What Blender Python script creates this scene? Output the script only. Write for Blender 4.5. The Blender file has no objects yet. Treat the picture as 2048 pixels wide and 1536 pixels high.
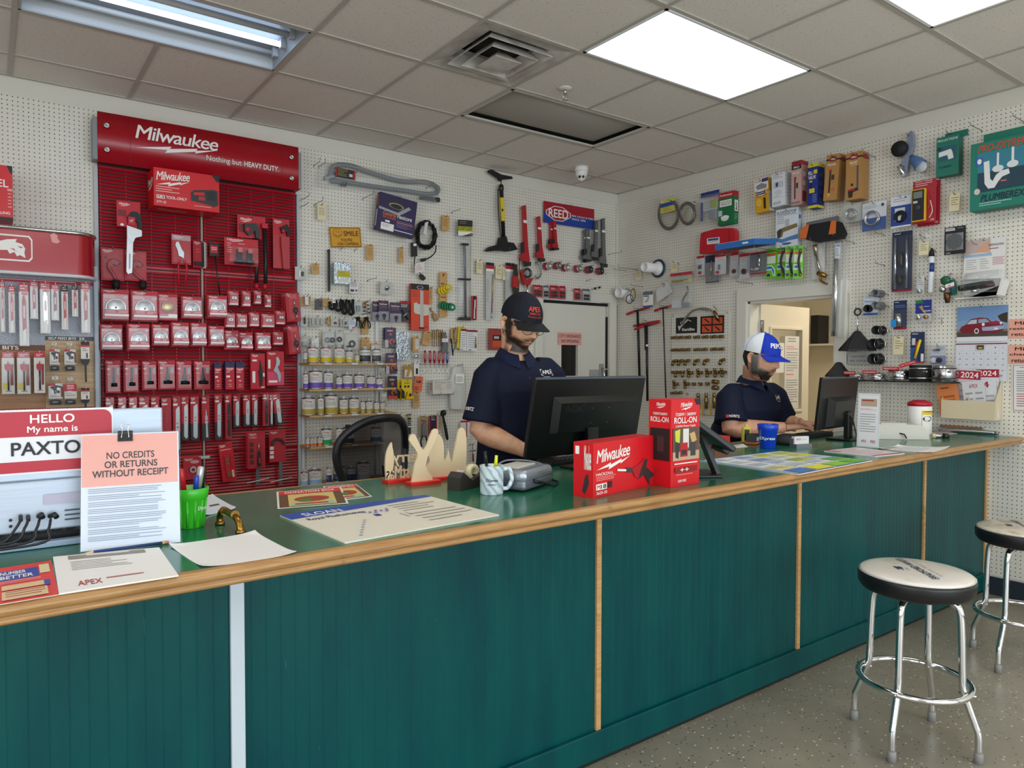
import bpy,bmesh,math,random
from mathutils import Vector,Matrix
random.seed(7)
S = bpy.context.scene
COL = S.collection
PI = math.pi
# ---------------------------------------------------------------- camera
FPX,YAW,PITCH,ROLL = 1437.493,.629948703,-.0287975623,.00164002964
CAM = Vector((-3.78417172,-5.10316985,1.42))
XR,CEIL,T,W0 = 1.2076,3.077,.6096,.35874
_cy,_sy,_cp,_sp = math.cos(YAW),math.sin(YAW),math.cos(PITCH),math.sin(PITCH)
FW = Vector((_sy*_cp,_cy*_cp,_sp)); _rt = Vector((_cy,-_sy,0)); _up = _rt.cross(FW)
RT = _rt*math.cos(ROLL) + _up*math.sin(ROLL); UP = _up*math.cos(ROLL) - _rt*math.sin(ROLL)
cd = bpy.data.cameras.new('camera'); cd.sensor_width = 36; cd.lens = FPX/2048*36; cd.clip_start = .05
cam = bpy.data.objects.new('camera',cd); COL.objects.link(cam)
cam.matrix_world = Matrix(((RT.x,UP.x,-FW.x,CAM.x),(RT.y,UP.y,-FW.y,CAM.y),(RT.z,UP.z,-FW.z,CAM.z),(0,0,0,1)))
S.camera = cam
# ---------------------------------------------------------------- world, light, exposure
wd = bpy.data.worlds.new('daylight'); S.world = wd; wd.use_nodes = True
wd.node_tree.nodes['Background'].inputs[0].default_value = (.75,.87,1,1)
wd.node_tree.nodes['Background'].inputs[1].default_value = .9
S.view_settings.view_transform = 'Standard'; S.view_settings.look = 'None'; S.view_settings.gamma = 1
S.view_settings.use_curve_mapping = False
S.view_settings.exposure = -.18
S.cycles.transparent_max_bounces = 24; S.cycles.max_bounces = 7
S.cycles.use_denoising = True
S.cycles.sample_clamp_indirect = 6
def area(name,loc,rot,sx,sy,power,col):
    l = bpy.data.lights.new(name,'AREA'); l.shape = 'RECTANGLE'; l.size = sx; l.size_y = sy; l.energy = power; l.color = col
    o = bpy.data.objects.new(name,l); COL.objects.link(o); o.location = loc; o.rotation_euler = rot
    return o
area('storefront_daylight',(-2.6,-9.2,1.55),(PI/2,0,0),6.6,2.3,230,(.86,.94,1))
area('left_side_area',(-7.4,-5.6,1.6),(PI/2,0,-PI/2),4.4,2.0,100,(.9,.95,1))  # unseen area light just inside the solid left wall
# ---------------------------------------------------------------- materials
def lin(h):
    if not isinstance(h,str): return tuple(h)
    h = h.lstrip('#')
    if len(h) == 3: h = ''.join(c*2 for c in h)
    o = []
    for i in (0,2,4):
        c = int(h[i:i+2],16)/255
        o.append(c/12.92 if c <= .04045 else ((c+.055)/1.055)**2.4)
    return tuple(o)
_mc = {}
def M(h,rough=.5,metal=0.,coat=0.):
    k = (h,rough,metal,coat)
    if k in _mc: return _mc[k]
    m = bpy.data.materials.new('paint_' + str(h).strip('#')); m.use_nodes = True
    b = m.node_tree.nodes['Principled BSDF']
    b.inputs['Base Color'].default_value = (*lin(h),1)
    b.inputs['Roughness'].default_value = rough; b.inputs['Metallic'].default_value = metal
    b.inputs['Coat Weight'].default_value = coat; b.inputs['Coat Roughness'].default_value = .1
    m.diffuse_color = (*lin(h),1)
    _mc[k] = m
    return m
class NT:
    """small helper to wire a node material"""
    def __init__(s,name):
        s.m = bpy.data.materials.new(name); s.m.use_nodes = True; s.t = s.m.node_tree
        s.b = s.t.nodes['Principled BSDF']; s.co = s.t.nodes.new('ShaderNodeTexCoord')
    def n(s,typ,ins={},**kw):
        x = s.t.nodes.new('ShaderNode' + typ)
        for k,v in kw.items(): setattr(x,k,v)
        for k,v in ins.items(): s.set(x.inputs[k],v)
        return x
    def set(s,inp,v):
        if isinstance(v,bpy.types.NodeSocket): s.t.links.new(v,inp)
        elif isinstance(v,bpy.types.Node): s.t.links.new(v.outputs[0],inp)
        else:
            if isinstance(v,tuple) and len(v) == 3 and len(inp.default_value) == 4: v = (*v,1)
            inp.default_value = v
    def math(s,op,a,b=0.):
        return s.n('Math',{0: a,1: b},operation=op).outputs[0]
    def mix(s,f,a,b):
        x = s.n('Mix',data_type='RGBA')
        s.set(x.inputs[0],f); s.set(x.inputs[6],a); s.set(x.inputs[7],b)
        return x.outputs[2]
    def mapped(s,scale=(1,1,1),rot=(0,0,0),src='Object'):
        return s.n('Mapping',{0: s.co.outputs[src],'Scale': scale,'Rotation': rot}).outputs[0]
    def noise(s,vec,scale,detail=3,rough=.5):
        return s.n('TexNoise',{'Vector': vec,'Scale': scale,'Detail': detail,'Roughness': rough})
    def ramp(s,f,stops):
        r = s.n('ValToRGB',{0: f}); e = r.color_ramp.elements
        while len(e) < len(stops): e.new(.5)
        for x,(p,c) in zip(e,stops): x.position = p; x.color = (*lin(c),1)
        return r.outputs[0]
    def bump(s,h,strength=.2,dist=.002):
        b = s.n('Bump',{'Height': h,'Strength': strength,'Distance': dist}); s.set(s.b.inputs['Normal'],b.outputs[0])
    def out(s,**kw):
        for k,v in kw.items(): s.set(s.b.inputs[k.replace('_',' ')],v)
        return s.m
def clear_mat(name,tint=(.96,.97,.98),gloss=.12,rough=.08,haze=0.):
    m = bpy.data.materials.new(name); m.use_nodes = True; t = m.node_tree; t.nodes.clear()
    o = t.nodes.new('ShaderNodeOutputMaterial'); tr = t.nodes.new('ShaderNodeBsdfTransparent'); g = t.nodes.new('ShaderNodeBsdfGlossy')
    mx = t.nodes.new('ShaderNodeMixShader'); fr = t.nodes.new('ShaderNodeLayerWeight'); ad = t.nodes.new('ShaderNodeMath')
    tr.inputs[0].default_value = (*tint,1); g.inputs['Roughness'].default_value = rough; g.inputs[0].default_value = (1,1,1,1)
    fr.inputs[0].default_value = .25; ad.operation = 'MULTIPLY_ADD'; ad.inputs[1].default_value = .25; ad.inputs[2].default_value = gloss*.12
    t.links.new(fr.outputs['Fresnel'],ad.inputs[0]); t.links.new(ad.outputs[0],mx.inputs[0])
    t.links.new(tr.outputs[0],mx.inputs[1]); t.links.new(g.outputs[0],mx.inputs[2])
    if haze:
        d = t.nodes.new('ShaderNodeBsdfDiffuse'); d.inputs[0].default_value = (.85,.86,.86,1); m2 = t.nodes.new('ShaderNodeMixShader')
        m2.inputs[0].default_value = haze; t.links.new(mx.outputs[0],m2.inputs[1]); t.links.new(d.outputs[0],m2.inputs[2]); t.links.new(m2.outputs[0],o.inputs[0])
    else: t.links.new(mx.outputs[0],o.inputs[0])
    return m
CLEAR = clear_mat('clear_plastic_shell',gloss=.2,haze=.02)
BAG = clear_mat('polythene_bag',gloss=.25,rough=.2,haze=.1)
GLASS = clear_mat('clear_glass',gloss=.15,rough=.02)
MESHB = clear_mat('black_mesh_weave',tint=(.16,.16,.17),gloss=.05,rough=.5)
STEEL = M('#c9cbcc',.22,1.); CHROME = M('#e8e9ea',.08,1.); WIRE = M('#8c8880',.35,1.); GREYM = M('#8d9196',.4,.8)
BRASS = M('#b08a4a',.28,1.); ABRASS = M('#8f7648',.3,1.); BLACK = M('#15161a',.45); RUB = M('#0e0f10',.7)
WHITE = M('#f2f1ee',.45); RED = M('#c01526',.38); DRED = M('#a00d20',.4); BOXRED = M('#d3101d',.35)
def emit(name,h,s):
    n = NT(name); n.out(Base_Color=(0,0,0),Emission_Color=lin(h),Emission_Strength=s); return n.m
# ---------------------------------------------------------------- mesh builder
_gc = {}
def glyphs(txt,bold=0.,shear=0.,sp=1.):
    k = (txt,bold,shear,sp)
    if k in _gc: return _gc[k]
    cu = bpy.data.curves.new('t','FONT'); cu.body = txt; cu.shear = shear; cu.resolution_u = 4; cu.space_character = sp
    o = bpy.data.objects.new('t',cu); me = bpy.data.meshes.new_from_object(o)
    vs = [(v.co.x,v.co.y,0.) for v in me.vertices]; fs = [tuple(p.vertices) for p in me.polygons]
    bpy.data.objects.remove(o); bpy.data.meshes.remove(me); bpy.data.curves.remove(cu)
    if bold:
        q,n0 = bold*.45,len(vs); vs = [(x+a,y+b,.00009*k) for k,(a,b) in enumerate(((-q,-q),(q,-q),(q,q),(-q,q))) for x,y,_ in vs]; fs = [tuple(i+n0*k for i in f) for k in range(4) for f in fs]
    x0 = min(v[0] for v in vs); x1 = max(v[0] for v in vs); y0 = min(v[1] for v in vs); y1 = max(v[1] for v in vs)
    vs = [((x-x0)/(x1-x0+1e-9),(y-y0)/(y1-y0+1e-9),k) for x,y,k in vs]
    _gc[k] = (vs,fs,(x1-x0)/(y1-y0+1e-9))
    return _gc[k]
def link(o,parent=None):
    COL.objects.link(o)
    if parent is not None: o.parent = parent
    return o
class MB:
    def __init__(s): s.v = []; s.f = []; s.mi = []; s.sm = []; s.mats = []; s.T = Matrix()
    def _m(s,m):
        if isinstance(m,str): m = M(m)
        if m not in s.mats: s.mats.append(m)
        return s.mats.index(m)
    def add(s,vs,fs,mat,smooth=False):
        k = len(s.v); i = s._m(mat); T = s.T
        s.v += [tuple(T @ Vector(v)) for v in vs]
        for f in fs: s.f.append(tuple(k+a for a in f)); s.mi.append(i); s.sm.append(smooth)
        return s
    def box(s,c,d,mat,bev=0.,R=None,seg=2):
        x,y,z = d[0]/2,d[1]/2,d[2]/2
        if bev:
            bm = bmesh.new(); bmesh.ops.create_cube(bm,size=1); bmesh.ops.scale(bm,vec=d,verts=bm.verts)
            bmesh.ops.bevel(bm,geom=bm.edges[:],offset=min(bev,.49*min(d)),segments=seg,affect='EDGES',profile=.5)
            bm.verts.index_update(); vs = [v.co.copy() for v in bm.verts]; fs = [tuple(v.index for v in f.verts) for f in bm.faces]; bm.free()
        else:
            vs = [Vector(p) for p in ((-x,-y,-z),(x,-y,-z),(x,y,-z),(-x,y,-z),(-x,-y,z),(x,-y,z),(x,y,z),(-x,y,z))]
            fs = [(0,3,2,1),(4,5,6,7),(0,1,5,4),(1,2,6,5),(2,3,7,6),(3,0,4,7)]
        if R is not None: vs = [R @ v for v in vs]
        c = Vector(c)
        return s.add([v+c for v in vs],fs,mat)
    def tube(s,pts,r,mat,n=8,closed=False,flat=1.):
        P = [Vector(p) for p in pts]; m = len(P); rr = r if isinstance(r,(list,tuple)) else [r]*m
        tn = []
        for i in range(m):
            a = P[i-1] if (i > 0 or closed) else P[i]; b = P[(i+1) % m] if (i < m-1 or closed) else P[i]
            tn.append((b-a).normalized())
        u = tn[0].orthogonal().normalized(); vs = []
        for i in range(m):
            u = (u - tn[i]*u.dot(tn[i])).normalized(); w = tn[i].cross(u)
            vs += [P[i] + (u*math.cos(2*PI*k/n) + w*math.sin(2*PI*k/n)*flat)*rr[i] for k in range(n)]
        fs = []
        for i in range(m if closed else m-1):
            a = i*n; b = ((i+1) % m)*n
            fs += [(a+k,a+(k+1) % n,b+(k+1) % n,b+k) for k in range(n)]
        s.add(vs,fs,mat,True)
        if not closed:
            k = len(s.v)-len(vs)
            for f in (tuple(range(n-1,-1,-1)),tuple((m-1)*n+q for q in range(n))):
                s.f.append(tuple(k+a for a in f)); s.mi.append(s._m(mat)); s.sm.append(False)
        return s
    def lathe(s,prof,mat,n=24,c=(0,0,0),ax='z',smooth=True,arc=(0,2*PI)):
        full = abs(arc[1]-arc[0]-2*PI) < 1e-6; m = n if full else n+1; vs = []; fs = []
        for r,z in prof:
            for k in range(m):
                a = arc[0]+(arc[1]-arc[0])*k/n; p = (r*math.cos(a),r*math.sin(a),z)
                if ax == 'x': p = (p[2],p[0],p[1])
                if ax == 'y': p = (p[0],-p[2],p[1])
                vs.append((p[0]+c[0],p[1]+c[1],p[2]+c[2]))
        for i in range(len(prof)-1):
            for k in range(n):
                a = i*m+k; b = i*m+(k+1) % m
                fs.append((a,b,b+m,a+m))
        if full:
            if prof[0][0] > 1e-6: fs.append(tuple(range(n-1,-1,-1)))
            if prof[-1][0] > 1e-6: fs.append(tuple((len(prof)-1)*m+k for k in range(n)))
        return s.add(vs,fs,mat,smooth)
    def prism(s,poly,y0,y1,mat,smooth=False):
        n = len(poly); vs = [(x,y0,z) for x,z in poly] + [(x,y1,z) for x,z in poly]
        return s.add(vs,[tuple(range(n)),tuple(range(2*n-1,n-1,-1))] + [(i,i+n,(i+1) % n+n,(i+1) % n) for i in range(n)],mat,smooth)
    def obj(s,name,parent=None,**kw):
        me = bpy.data.meshes.new(name); me.from_pydata(s.v,[],s.f)
        for m in s.mats: me.materials.append(m)
        me.polygons.foreach_set('material_index',s.mi); me.polygons.foreach_set('use_smooth',s.sm); me.update()
        return props(link(bpy.data.objects.new(name,me),parent),**kw)
def props(o,label=None,cat=None,group=None,kind=None):
    if label: o['label'] = label
    if cat: o['category'] = cat
    if group: o['group'] = group
    if kind: o['kind'] = kind
    return o
def empty(name,loc,rz=0.,**kw):
    o = bpy.data.objects.new(name,None); o.empty_display_size = .05; link(o); o.location = loc; o.rotation_euler = (0,0,rz)
    return props(o,**kw)
def dup(root,loc=None,label=None,group=None,rot=None):
    r = root.copy(); COL.objects.link(r)
    if loc is not None: r.location = loc
    if rot is not None: r.rotation_euler = rot
    if label: r['label'] = label
    if group: r['group'] = group
    for ch in list(root.children):
        c = ch.copy(); COL.objects.link(c); c.parent = r
        for g in list(ch.children): d = g.copy(); COL.objects.link(d); d.parent = c
    return r
class Face:
    """prints flat graphics on a face: u to the reader's right, v downwards, both 0..1"""
    def __init__(s,mb,O=None,U=None,V=None,fn=None,seg=1):
        s.mb = mb
        if fn is None: s.O = Vector(O); s.U = Vector(U); s.V = Vector(V); s.N = s.V.cross(s.U).normalized()
        s.fn = fn; s.l = .0004; s.seg = seg
    def pt(s,u,v,k=0.):
        return s.fn(u,v,s.l+k) if s.fn else s.O + s.U*u + s.V*v + s.N*(s.l+k)
    def rect(s,u0,v0,u1,v1,m):
        k = s.seg; vs = []; fs = []
        for i in range(k+1): a = u0+(u1-u0)*i/k; vs += [s.pt(a,v0),s.pt(a,v1)]
        for i in range(k): fs.append((2*i,2*i+1,2*i+3,2*i+2))
        s.mb.add(vs,fs,m); s.l += .00012
    def poly(s,pts,m):
        s.mb.add([s.pt(u,v) for u,v in pts],[tuple(range(len(pts)))[::-1] if s._cw(pts) else tuple(range(len(pts)))],m); s.l += .00012
    def _cw(s,p):
        return sum(p[i][0]*p[(i+1) % len(p)][1]-p[(i+1) % len(p)][0]*p[i][1] for i in range(len(p))) > 0
    def ell(s,u,v,ru,rv,m,n=20): s.poly([(u+ru*math.cos(2*PI*k/n),v+rv*math.sin(2*PI*k/n)) for k in range(n)],m)
    def text(s,t,u0,v0,u1,v1,m,bold=.012,shear=0.,sp=1.,dv=0.):
        vs,fs,_ = glyphs(t,bold,shear,sp)
        s.mb.add([s.pt(u0+x*(u1-u0),v1-y*(v1-v0)+dv*x,k) for x,y,k in vs],fs,m); s.l += .00012 if not bold else .0004
    def lines(s,u0,v0,u1,v1,n,m,th=.3):
        for i in range(n):
            a = v0+(v1-v0)*i/n; e = u1-(u1-u0)*random.choice((0,.05,.1,.35))
            s.rect(u0,a,e,a+(v1-v0)/n*th,m); s.l -= .00012
        s.l += .00012
    def ops(s,L):
        for o in L:
            k = o[0]
            if k == 'r': s.rect(*o[1:])
            elif k == 't': s.text(*o[1:])
            elif k == 'e': s.ell(*o[1:])
            elif k == 'l': s.lines(*o[1:])
            elif k == 'p': s.poly(*o[1:])
            elif k == 'm': milw(s,*o[1:])
def milw(f,u0,v0,u1,v1,m='#f4f1ec',slant=-.18):
    """the tool maker's script lettering over a lightning stroke"""
    h = v1-v0; w = u1-u0
    f.text('Milwaukee',u0,v0+h*(.0-slant*.6),u1,v0+h*(.60-slant*.6),m,.018,.18,.9,slant*h)
    P = [(0,.99),(.42,.72),(.40,.83),(.74,.62),(.72,.72),(1,.54),(.70,.86),(.72,.77),(.34,1.04),(.37,.90)]
    f.poly([(u0+w*a,v0+h*(b+.02)) for a,b in P],m)
def bezier(pts,n=8):
    """Catmull-Rom through points"""
    P = [Vector(p) for p in pts]; P = [P[0]*2-P[1]] + P + [P[-1]*2-P[-2]]; o = []
    for i in range(1,len(P)-2):
        for k in range(n):
            t = k/n; a,b,c,d = P[i-1:i+3]
            o.append(.5*((2*b)+(c-a)*t+(2*a-5*b+4*c-d)*t*t+(3*b-a-3*c+d)*t*t*t))
    o.append(P[-2])
    return o
# ---------------------------------------------------------------- where a thing seen in the photograph stands in the room
def ray(px,py):
    return RT*((px-1024)/FPX) + UP*((768-py)/FPX) + FW
def onplane(px,py,ax,val):
    d = ray(px,py); return CAM + d*((val-CAM[ax])/d[ax])
def onB(px,py,off=0.): return onplane(px,py,1,-off)
def onR(px,py,off=0.): return onplane(px,py,0,XR-off)
def onZ(px,py,z=0.): return onplane(px,py,2,z)
ROTW = {'B': 0.,'R': -PI/2}
def onW(w,px,py,off): return onB(px,py,off) if w == 'B' else onR(px,py,off)
def rectW(w,x0,y0,x1,y1,off):
    xm,ym = (x0+x1)/2,(y0+y1)/2
    c = onW(w,xm,ym,off); a = onW(w,x0,ym,off); b = onW(w,x1,ym,off)
    W = (b-a).length; c = (a+b)/2
    t = onW(w,xm,y0,off); d = onW(w,xm,y1,off); c.z = (t.z+d.z)/2
    return c,W,t.z-d.z
# ---------------------------------------------------------------- setting
def pegmat(name,a,b):
    n = NT(name); sx = n.n('SeparateXYZ',{0: n.co.outputs['Object']})
    P = .0254
    u = n.math('SUBTRACT',n.math('FRACT',n.math('MULTIPLY',sx.outputs[a],1/P)),.5)
    v = n.math('SUBTRACT',n.math('FRACT',n.math('MULTIPLY',sx.outputs[b],1/P)),.5)
    d = n.math('SQRT',n.math('ADD',n.math('MULTIPLY',u,u),n.math('MULTIPLY',v,v)))
    hole = n.math('LESS_THAN',d,.125)
    g = n.noise(n.co.outputs['Object'],2.2,4,.6)
    base = n.ramp(g.outputs[0],[(.3,'#dcd7cb'),(.7,'#e9e5da')])
    n.set(n.b.inputs['Base Color'],n.mix(hole,base,(.012,.011,.01)))
    return n.out(Roughness=.42)
PEGB = pegmat('pegboard_cream_back',0,2); PEGR = pegmat('pegboard_cream_side',1,2)
WALLP = M('#dcd8cd',.6); FRAMEP = M('#dedacf',.4); CREAM = M('#e6dcc4',.6)
def ceiling_mat():
    n = NT('fissured_ceiling_tile'); v = n.mapped((1,1,1))
    f = n.noise(n.mapped((60,130,1),(0,0,.5)),1.,3,.65)
    sp = n.ramp(f.outputs[0],[(.33,'#b5aea7'),(.40,'#ebe4dc')])
    big = n.noise(v,.9,3,.5)
    c = n.mix(n.math('MULTIPLY',big.outputs[0],.35),sp,lin('#ddd0c8'))
    n.bump(f.outputs[0],.25,.003)
    return n.out(Base_Color=c,Roughness=.9)
def floor_mat():
    n = NT('speckled_vinyl_tile'); o = n.co.outputs['Object']
    big = n.noise(o,3,5,.6)
    base = n.ramp(big.outputs[0],[(.3,'#888172'),(.7,'#9c9585')])
    v1 = n.n('TexVoronoi',{'Vector': o,'Scale': 42.}); w = n.math('LESS_THAN',v1.outputs['Distance'],.17)
    r1 = n.n('SeparateColor',{0: v1.outputs['Color']}); w = n.math('MULTIPLY',w,n.math('GREATER_THAN',r1.outputs[0],.45))
    v2 = n.n('TexVoronoi',{'Vector': n.mapped((1,1,1),(0,0,1.)),'Scale': 55.}); d = n.math('LESS_THAN',v2.outputs['Distance'],.2)
    r2 = n.n('SeparateColor',{0: v2.outputs['Color']}); d = n.math('MULTIPLY',d,n.math('GREATER_THAN',r2.outputs[1],.55))
    c = n.mix(w,base,lin('#d9d3c4')); c = n.mix(d,c,lin('#4a4640'))
    return n.out(Base_Color=c,Roughness=.32)
YF,XL = -9.6,-7.6
def struct(name,mb,**kw): return mb.obj(name,kind='structure',**kw)
struct('floor',MB().box((( XL+XR)/2,YF/2,-.05),(XR-XL,-YF,.1),floor_mat()))
# ceiling: one surface with openings for the lamps and the vent
cells_out = {}
GI = lambda i: i*T
GJ = lambda j: -(W0+(j-1)*T)
def cellset(i,j): return [(i,j),(i+1,j)]
LAMPS = [(-2,4),(-2,6),(-2,9),(-2,12),(-6,5),(-6,8),(-6,11),(-10,4),(-10,7),(-10,10),(-10,13)]
OPEN = set(cellset(-6,2)) | set(cellset(-2,2)) | {(-3,3)}
for a in LAMPS: OPEN |= set(cellset(*a))
cm = MB(); CT = ceiling_mat()
xs = [XL] + [GI(i) for i in range(-12,2)] + [XR]; ys = [0.] + [GJ(j) for j in range(1,16)] + [YF]
for a in range(len(xs)-1):
    for b in range(len(ys)-1):
        if (a-13,b) in OPEN: continue
        cm.add([(xs[a],ys[b],CEIL),(xs[a+1],ys[b],CEIL),(xs[a+1],ys[b+1],CEIL),(xs[a],ys[b+1],CEIL)],[(0,1,2,3)],CT)
struct('ceiling',cm)
gm = MB(); GB = M('#b9b3aa',.5)
nx,ny = len(xs)-1,len(ys)-1
for k in range(1,nx):
    for b in range(ny):
        if not ((k-14,b) in OPEN and (k-13,b) in OPEN): gm.box((xs[k],(ys[b]+ys[b+1])/2,CEIL-.002),(.024,ys[b]-ys[b+1],.006),GB)
for k in range(1,ny):
    gm.box(((XL+XR)/2,ys[k],CEIL-.0025),(XR-XL,.024,.006),GB)
gm.box(((XL+XR)/2,-.011,CEIL-.003),(XR-XL,.022,.006),GB); gm.box((XR-.011,YF/2,CEIL-.003),(.022,-YF,.006),GB)
struct('ceiling_grid',gm)
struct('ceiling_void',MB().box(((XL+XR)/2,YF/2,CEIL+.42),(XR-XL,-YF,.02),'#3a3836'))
# sagging tiles leave dark slits beside the grid bar
def wallbox(x0,x1,y0,y1,z0,z1,m): return MB().box(((x0+x1)/2,(y0+y1)/2,(z0+z1)/2),(x1-x0,y1-y0,z1-z0),m)
H2 = CEIL+.44
DX0,DX1,DZ = .262,1.095,2.0
wb = wallbox(XL,DX0-.02,.006,.14,0,H2,WALLP)
wb.box(((DX0+DX1)/2,.073,(DZ+.02+H2)/2),(DX1-DX0+.04,.134,H2-DZ-.02),WALLP); wb.box(((DX1+.02+XR+.12)/2,.073,H2/2),(XR+.1-DX1,.134,H2),WALLP)
struct('wall_back',wb)
OY0,OY1,OZ = -1.505,-2.265,1.925      # office doorway
wr = wallbox(XR+.006,XR+.12,OY0+.02,0.006,0,H2,WALLP)
wr.box((XR+.063,(OY0+OY1)/2,(OZ+.02+H2)/2),(.114,OY0-OY1+.04,H2-OZ-.02),WALLP); wr.box((XR+.063,(OY1-.02+YF)/2,H2/2),(.114,OY1-.02-YF,H2),WALLP)
struct('wall_right',wr)
struct('wall_left',wallbox(XL-.1,XL,YF,0,0,H2,WALLP))
wf = wallbox(XL,XR,YF-.12,YF,0,.35,WALLP); wf.box(((XL+XR)/2,YF-.06,(2.75+H2)/2),(XR-XL,.12,H2-2.75),WALLP)
for x in (XL+.4,XR-.4): wf.box((x,YF-.06,1.55),(.8,.12,2.4),WALLP)
struct('wall_front',wf)
wn = MB()
for x in (-6.8,-4.6,-2.4,-.2+.6): wn.box((x,YF-.06,1.55),(.06,.06,2.4),'#5a5d60')
for z in (.37,2.73): wn.box((-3.2,YF-.06,z),(7.3,.06,.05),'#5a5d60')
struct('window_1',wn)
# pegboard sheets, two courses with a fine joint
PT,PBT = .006,2.962
SEAM = 2.367
def sheets(name,boxes,mat,ax):
    m = MB()
    for a0,a1,z0,z1 in boxes:
        if ax == 'B': m.box(((a0+a1)/2,.003,(z0+z1)/2),(a1-a0,PT,z1-z0),mat)
        else: m.box((XR+.003,(a0+a1)/2,(z0+z1)/2),(PT,a1-a0,z1-z0),mat)
    return struct(name,m)
D1 = DX0-.085
sheets('wall_panel_back',[(XL,D1,SEAM+.001,PBT),(D1,XR-.012,SEAM+.001,PBT),(XL,D1,1.15,SEAM-.001),(XL,D1,.12,1.149),(D1,XR-.012,DZ+.085,SEAM-.001)],PEGB,'B')
R1 = OY0+.095; R2 = OY1-.09
sheets('wall_panel_right',[(R1,-.012,SEAM-.1,PBT+.006),(R2,R1-.001,OZ+.1,PBT+.006),(YF,R2,2.247,PBT+.006),(R1,-.012,.12,SEAM-.101),(R2-.3,R2,.12,2.246),(YF,R2-.301,.12,2.246)],PEGR,'R')
struct('trim_1',MB().box((XR-.012,-.006,(PBT+DZ+.1)/2-.06),(.024,.012,PBT-DZ-.1+.1),FRAMEP))
bb = MB().box((XR-.006,(-3.25+YF)/2,.055),(.012,-3.25-YF,.11),'#1d2a35'); bb.box((XR-.006,-1.3,.055),(.012,2.5,.11),'#1d2a35')
struct('baseboard_right',bb)
struct('baseboard_back',MB().box(((XL+DX0)/2-.05,-.006,.055),(DX0-XL-.1,.012,.11),'#1d2a35'))
# back door with its small window
fr = MB()
for x in (DX0-.04,DX1+.036): fr.box((x,-.012,1.02),(.085,.036,2.1-.0),FRAMEP,.004)
fr.box(((DX0+DX1)/2,-.012,DZ+.045),(DX1-DX0+.16,.037,.085),FRAMEP,.004)
fr.box(((DX0+DX1)/2,.03,DZ-.014),(DX1-DX0,.05,.028),'#141414')
fr.box((DX1-.014,.03,1.62),(.028,.05,.5),'#141414'); fr.box((DX1-.016,.03,.68),(.024,.05,1.36),'#1c1c1c')
fr.box((DX1-.006,.03,1.93),(.012,.05,.1),FRAMEP)
struct('door_frame_back',fr)
def slab(w,h,wx0,wx1,wz0,wz1,mat,d=.04):
    m = MB()
    for x0,x1,z0,z1 in ((0,wx0,0,h),(wx1,w,0,h),(wx0,wx1,0,wz0),(wx0,wx1,wz1,h)): m.box(((x0+x1)/2,d/2,(z0+z1)/2),(x1-x0,d,z1-z0),mat)
    e = .022
    for x0,x1,z0,z1 in ((wx0-e,wx0,wz0-e,wz1+e),(wx1,wx1+e,wz0-e,wz1+e),(wx0,wx1,wz0-e,wz0),(wx0,wx1,wz1,wz1+e)): m.box(((x0+x1)/2,-.006,(z0+z1)/2),(x1-x0,.014,z1-z0),mat,.003)
    return m
DOORP = M('#dfdbcf',.45)
dm = slab(DX1-DX0-.034,DZ-.035,.235,.44,1.297,1.587,DOORP)
dm.box((.665,-.002,1.26),(.15,.004,.19),'#a9a9a6')
door1 = struct('door_1',dm); door1.location = (DX0+.004,.012,.006)
MB().box((.3375,.025,1.442),(.205,.004,.29),M('#1b1a19',.12)).obj('glass_pane',door1,label='dark glass pane of the small door window')
hb = MB().tube([(.74,-.03,1.37),(.74,-.05,1.31),(.745,-.045,1.22)],.011,STEEL,8); hb.box((.742,-.008,1.3),(.05,.018,.22),'#9b9b98',.004)
hb.obj('handle',door1,label='steel pull handle')
# office doorway: casing, inner room, door standing open with posted papers
oc = MB()
for y in (OY0+.043,OY1-.04): oc.box((XR-.012,y,1.0),(.036,.095,2.0),FRAMEP,.005)
oc.box((XR-.012,(OY0+OY1)/2,OZ+.048),(.037,OY0-OY1+.18,.1),FRAMEP,.005)
oc.box((XR+.06,OY0-.008,.96),(.13,.03,1.92),FRAMEP); oc.box((XR+.06,OY1+.008,.96),(.13,.03,1.92),FRAMEP); oc.box((XR+.06,(OY0+OY1)/2,OZ-.006),(.13,OY0-OY1,.03),FRAMEP)
struct('door_frame_office',oc)
om = MB().box((3.5,-2.3,1.3),(.1,3.6,2.6),CREAM); om.box((2.35,-.55,1.3),(2.2,.1,2.6),CREAM); om.box((2.35,-4.,1.3),(2.2,.1,2.6),CREAM)
om.box((2.42,-2.3,2.62),(2.2,3.6,.05),CREAM); om.box((2.42,-2.3,-.03),(2.2,3.6,.06),'#7d7668')
struct('wall_office',om)
area('office_fill',(2.3,-2.4,2.55),(0,0,0),.9,.6,28,(1,.93,.8))  # unseen area light added to brighten the office
od = MB().box((2.26,-2.2,1.2),(.08,.55,2.4),CREAM)
dm = slab(.70,1.90,.14,.58,1.02,1.70,M('#e3d9c3',.45))
door2 = struct('door_2',dm); door2.location = (XR+.125,OY0-.035,.008)
MB().box((.36,.02,1.36),(.44,.005,.68),GLASS).obj('glass_pane',door2)
hg = MB()
for z in (.3,1.15,1.72): hg.tube([(.0,-.004,z-.05),(.0,-.004,z+.05)],.007,GREYM,8); hg.box((.02,-.001,z),(.04,.004,.1),GREYM)
hg.obj('hinge',door2,label='grey steel door hinges')
def plain(name,label,cat,mb,loc=None,rz=0.,**kw):
    o = mb.obj(name,label=label,cat=cat,**kw)
    if loc is not None: o.location = loc
    o.rotation_euler = (0,0,rz)
    return o
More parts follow.
